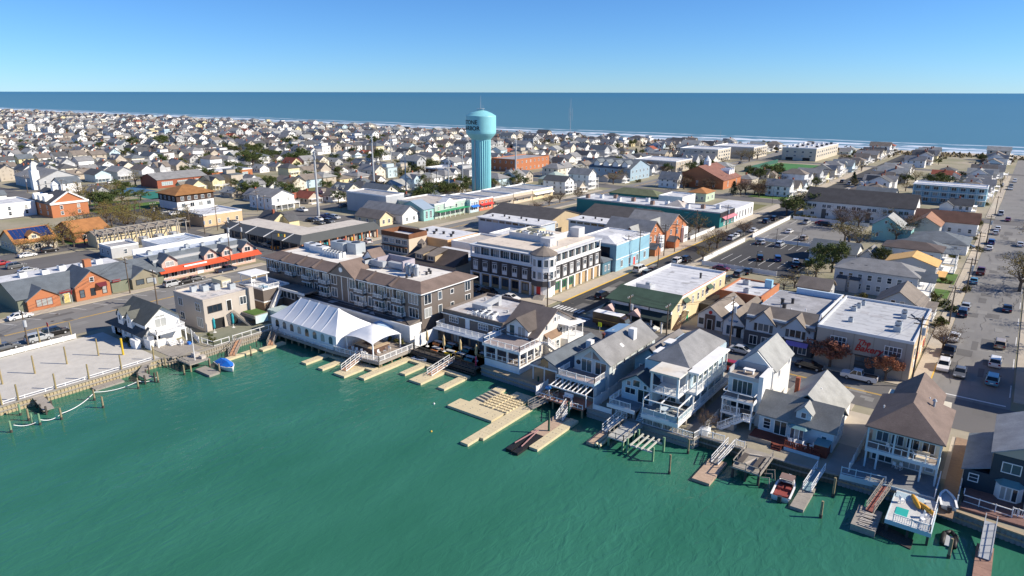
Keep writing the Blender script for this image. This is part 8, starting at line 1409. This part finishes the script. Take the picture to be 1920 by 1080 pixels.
# ================================================================ beach town
WALLS=[('white',WSID,9),('cream',M('siding_cream3',(.74,.69,.58),'siding'),3),('grey',GREYW,3),('pale blue',BLUE,1),('tan',TAN,1.2),('pale yellow',M('siding_lemon',(.70,.62,.38),'siding'),.8)]
ROOFS=[('grey',SHG,5),('dark grey',SHD,2.6),('brown',SHT,3.6),('slate blue',SHS,1.6),('light grey',SHL,4.5),('red',SHR,.25)]
WINM=mesh('window',MB().box(-.06,0,-.5,.5,0,1.3),GLASS); WFM=mesh('window_frame',MB().box(-.09,-.0,-.62,-.5,-.1,1.4).box(-.09,0,.5,.62,-.1,1.4).box(-.09,0,-.5,.5,1.3,1.4).box(-.09,0,-.5,.5,-.1,0),TRIM)
SPEC=[('two-storey gabled house',14,8.4,5.4,2.8,'x'),('one-storey cottage',11,7.6,3.1,2.6,'x'),('two-storey hip-roofed house',12.5,9.2,5.2,2.6,'h'),('cross-gabled house',12,9,5.4,2.6,'c'),('tall three-storey house',15,8.6,7.9,2.6,'x'),
 ('one-storey broad-gabled cottage',9.5,9.5,3.0,2.4,'y'),('two-storey broad-gabled house',11,10,5.3,2.6,'y'),('low hip-roofed bungalow',12,9.5,3.0,2.2,'h'),('two-storey house with twin dormers',13,8.6,4.6,3.4,'x'),('one-storey cottage with a rear wing',10,7.4,3.0,2.6,'w'),('tall hip-roofed house',13,9,7.6,2.4,'h'),('flat-topped modern house',13,8.6,6.4,0,'f')]
def shape(k):
    """part list of one beach house, front towards +X, centred"""
    nm,d,w,h,r,t=SPEC[k]; wl=MB(); rf=MB(); fx=d/2; dk=MB(); ch=MB(); wn=[]
    if t in ('x','w'): gable_wall(wl,-fx,fx,-w/2,w/2,0,h,r,'x'); gable_roof(rf,-fx,fx,-w/2,w/2,h,r,'x',.5)
    elif t=='y': gable_wall(wl,-fx,fx,-w/2,w/2,0,h,r,'y'); gable_roof(rf,-fx,fx,-w/2,w/2,h,r,'y',.5)
    elif t=='h': wl.box(-fx,fx,-w/2,w/2,0,h); hip_roof(rf,-fx,fx,-w/2,w/2,h,r,.6)
    elif t=='f': wl.box(-fx,fx,-w/2,w/2,0,h); rf.box(-fx-.3,fx+.3,-w/2-.3,w/2+.3,h,h+.3); wl.box(-fx+2,0,-w/2+1,w/2-1,h+.3,h+2.4); rf.box(-fx+1.8,.3,-w/2+.8,w/2-.8,h+2.4,h+2.6)
    else: gable_wall(wl,-fx,fx-2,-w/2,w/2,0,h,r,'y'); gable_roof(rf,-fx,fx-2,-w/2,w/2,h,r,'y',.5); gable_wall(wl,0,fx,-w/2+.2,0,0,h,2.1,'x'); gable_roof(rf,-1,fx,-w/2+.2,0,h,2.1,'x',.4)
    if t=='w': gable_wall(wl,-fx-4,-fx+2,-w/2-2,-w/2+3,0,2.6,1.8,'y'); gable_roof(rf,-fx-4,-fx+2,-w/2-2,-w/2+3,2.6,1.8,'y',.4)
    if k in (1,5,8):
        for x in ((-3.2,1.6) if k==8 else (-.8,)):
            gable_wall(wl,x-1.2,x+1.2,-w/2+.5,0,h-.2,h+1.5,.9,'y'); gable_roof(rf,x-1.2,x+1.2,-w/2+.5,0,h+1.5,.9,'y',.25,.12); wn.append((x,-w/2+.5,h+.1,-math.pi/2))
    if k in (0,3,7,9): ch.box(-1.6,-.8,.4,1.2,h+.6,h+r+1.1)
    for z in ([.9] if h<4 else ([.9,3.4] if h<7 else [.9,3.4,5.9])):
        for y in (-w*.28,w*.24): wn.append((fx,y,z,0))
        if t=='x' and h>4 and z>3: wn.append((fx,0,h+.3,0))
        for x in (-d*.32,d*.02,d*.3): wn.append((x,-w/2,z,-math.pi/2))
    if h>4 and k!=6:
        lv=(2.4,) if h<7 else (2.4,5.0)
        for zz in lv: dk.box(fx,fx+2.2,-w/2+.3,w/2-.3,zz,zz+.2).box(fx+2.1,fx+2.2,-w/2+.3,w/2-.3,zz+1.0,zz+1.1)
        for i in range(5): y=-w/2+.4+(w-.8)*i/4; dk.box(fx+2.05,fx+2.2,y-.08,y+.08,0,lv[-1]+1.1)
    else: dk.box(fx,fx+1.8,-w/2+.5,w/2-.5,0,.4).box(fx,fx+2,-w/2+.3,w/2-.3,2.4,2.55).box(fx+1.7,fx+1.85,-w/2+.5,-w/2+.65,.4,2.4).box(fx+1.7,fx+1.85,w/2-.65,w/2-.5,.4,2.4)
    return dict(wall=wl,roof=rf,deck=dk,chim=ch,win=wn,d=d,w=w,h=h)
NS=len(SPEC); SH=[shape(k) for k in range(NS)]; SM=[dict(wall=mesh('wall',s['wall'],WSID),roof=mesh('roof',s['roof'],SHG),deck=mesh('deck',s['deck'],TRIM)) for s in SH]; SC_=[mesh('chimney',s['chim'],BRICKR) if s['chim'].v else None for s in SH]
SN=[q[0] for q in SPEC]; SW=[4,3,2,3,1.2,2,2,2,3,2.5,1,.7]
lots=[]; XS=[75,-2,-79,-166.5]+STREETS
occ(-160,-88,129,300); occ(-204,-176,129,280); occ(-240,-202,84,125)
R.seed(5)
for xr,xl in zip(XS[:-1],XS[1:]):
    hwR=5.5 if xr not in (-166.5,) else 6; hwL=5.5
    for face,xc in ((0,xr-hwR-11.5),(math.pi,xl+hwL+11.5)):
        y=-60+R.uniform(0,6)
        while y<628:
            step=R.uniform(9.8,12.6); yy=y+step/2; y+=step
            px,py=PX(xc,yy,3)
            if not(-70<px<1990 and 195<py<720): continue
            if yy<129 and xc>-176: continue
            k=R.choices(range(NS),SW)[0]; s=SH[k]
            x=xc+R.uniform(-2,2)
            if not free(x-s['d']/2-1,x+s['d']/2+1,yy-s['w']/2,yy+s['w']/2): continue
            lots.append((math.hypot(x,yy),x,yy,face,k))
        # a loose second row in the middle of deep blocks
    for yy in [i*14+R.uniform(-3,3) for i in range(-4,46)]:
        xc=(xr+xl)/2+R.uniform(-3,3); px,py=PX(xc,yy,3)
        if -70<px<1990 and 195<py<720 and not(yy<129 and xc>-176) and R.random()<.55 and yy<640 and free(xc-4,xc+4,yy-4,yy+4): lots.append((math.hypot(xc,yy),xc,yy,R.choice([0,math.pi,1.571,-1.571]),R.choice([1,5,7,9])))
lots.sort()
LMK=[('the water tower',-215,261),('the library',-200,305),('the brick school',-365,200),('the church',-415,143),('the brick hall',-315,110),('the timber inn',-290,150),('the porch house',-258,172),('the orange brick block',-266,365),('the dormered guest house',-191,360),('the brick chapel',-138,358),('the turf field',-126,470),('the ocean condominium',-137,565),('the avenue condominiums',-190,520),('the retail block',-190,417),('the blue motel',-27,367),('the apartment block',-50,297),('the radio mast',-389,620),('the teal store',-118,250),('the sports courts',-345,160),('the canopy bank',-278,303),('the street end at the beach',-5,600)]
def near(x,y):
    q=min(LMK,key=lambda l:(l[1]-x)**2+(l[2]-y)**2); return q[0]
def pick(t): return R.choices(t,[q[2] for q in t])[0]
far=[]
for i,(dist,x,y,face,k) in enumerate(lots):
    wn_,wm,_=pick(WALLS); rn,rm,_=pick(ROOFS); sc=R.uniform(.82,1.0)
    if i<300:
        zone='near '+near(x,y)
        o=thing('beach_house','%s %s, %s roof, %s'%(wn_,SN[k],rn,zone),'house',(x,y,0),'beach houses of the town',face); o.scale=(sc*R.uniform(.85,1.12),sc*R.uniform(.9,1.06),R.uniform(.78,1.0))
        for nm,mm in (('wall',wm),('roof',rm),('deck',TRIM)):
            c=inst(nm,SM[k][nm],o); c.material_slots[0].link='OBJECT'; c.material_slots[0].material=mm
        if SC_[k]: inst('chimney',SC_[k],o)
        for (a,b_,z,rz) in SH[k]['win']:
            if face==0 or rz==0 or True:
                w_=inst('window',WFM,o,(a,b_,z),rz); w_.rotation_euler=(0,0,rz)
                if dist<380: inst('pane',WINM,w_)
        if face!=0:   # the side towards the bay needs windows too
            for (a,b_,z,rz) in SH[k]['win']:
                if rz!=0: inst('window',WINM,o,(a,-b_+.05,z),math.pi/2)
                else: inst('window',WINM,o,(-a,b_,z),math.pi)
    else: far.append((x,y,face,k,wm,rm,sc))
mats=[]; V=[]; F=[]; MI=[]
def addm(mb,mat,x,y,a,sc):
    if mat not in mats: mats.append(mat)
    n=len(V); ca,sa=math.cos(a)*sc,math.sin(a)*sc
    V.extend((x+px*ca-py*sa,y+px*sa+py*ca,pz*sc) for px,py,pz in mb.v); F.extend(tuple(n+i for i in f) for f in mb.f); MI.extend([mats.index(mat)]*len(mb.f))
WB=[]
for k in range(NS):
    m=MB()
    for (a,b_,z,rz) in SH[k]['win']:
        if rz==0: m.box(a,a+.06,b_-.5,b_+.5,z,z+1.3); m.box(-a-.06,-a,b_-.5,b_+.5,z,z+1.3)
        else: m.box(a-.5,a+.5,b_-.06,b_,z,z+1.3); m.box(a-.5,a+.5,-b_,-b_+.06,z,z+1.3)
    WB.append(m)
for (x,y,face,k,wm,rm,sc) in far:
    s=SH[k]; addm(s['wall'],wm,x,y,face,sc); addm(s['roof'],rm,x,y,face,sc); addm(s['deck'],TRIM,x,y,face,sc); addm(WB[k],GLASS,x,y,face,sc)
    if s['chim'].v: addm(s['chim'],BRICKR,x,y,face,sc)
me=bpy.data.meshes.new('far_beach_houses'); me.from_pydata(V,[],F)
for m_ in mats: me.materials.append(m_)
me.polygons.foreach_set('material_index',MI); me.update()
setp(inst('far_beach_houses',me),'mass of far-off pale beach houses stretching to the ocean','houses',kind='stuff')
# town trees among the houses
R.seed(9); nt=0
for (dist,x,y,face,k) in lots:
    if R.random()<.5 and nt<290:
        nt+=1; kd=R.choices(['evergreen','bare','sparse','shrub','conifer'],[3,1.4,3.2,2,.6])[0]; dx=R.choice([-9.5,9.5]); hh=R.uniform(3.5,7) if kd!='shrub' else 2
        if not free(x+dx-1,x+dx+1,y+5,y+7): continue
        tree(kd,x+dx,y+6.2,hh,{'evergreen':'dark evergreen in a garden near '+near(x,y),'bare':'bare brown tree in a garden near '+near(x,y),'sparse':'olive-leaved tree in a garden near '+near(x,y),'shrub':'round shrub in a garden near '+near(x,y),'conifer':'pointed conifer in a garden near '+near(x,y)}[kd],'garden trees of the beach town',R.uniform(1,1.4))
# the far gardens: tree crowns too small to tell apart
R.seed(14); fm=MB(); fg=MB(); ft=MB()
for (dist,x,y,face,k) in lots[300:]:
    for q in range(2):
        if R.random()<.8:
            cx,cy=x+R.choice([-9.5,9.5,0])+R.uniform(-1.5,1.5),y+R.choice([-6,6])+R.uniform(-1,1); hh=R.uniform(2.5,6.5); tgt=R.choice([fm,fm,fg]); ft.tube((cx,cy,0),(cx,cy,hh*.6),.18,.1,n=4)
            for c_ in range(4): leaf_cards(tgt,(cx+R.gauss(0,hh*.16),cy+R.gauss(0,hh*.16),hh*R.uniform(.45,.85)),16,hh*.28,.5)
for m_,mt,lb in ((fm,TP['evergreen'][0].children[1].data.materials[0],'mass of dark green tree crowns among the far beach houses'),(fg,M('leaf_far_olive',(.22,.17,.07),'leaf',c2=(.17,.15,.07)),'mass of olive brown tree crowns among the far beach houses')):
    setp(inst('far_tree_crowns',mesh('far_tree_crowns',m_,mt)),lb,'trees',kind='stuff')
setp(inst('far_tree_trunks',mesh('far_tree_trunks',ft,M('bark',(0,0,0)))),'trunks of the far garden trees among the beach houses','trees',kind='stuff')
for o in [o for o in bpy.data.objects if o.parent is None and o.location.z<-40]:   # unused prototypes
    for ch in list(o.children_recursive): bpy.data.objects.remove(ch)
    bpy.data.objects.remove(o)
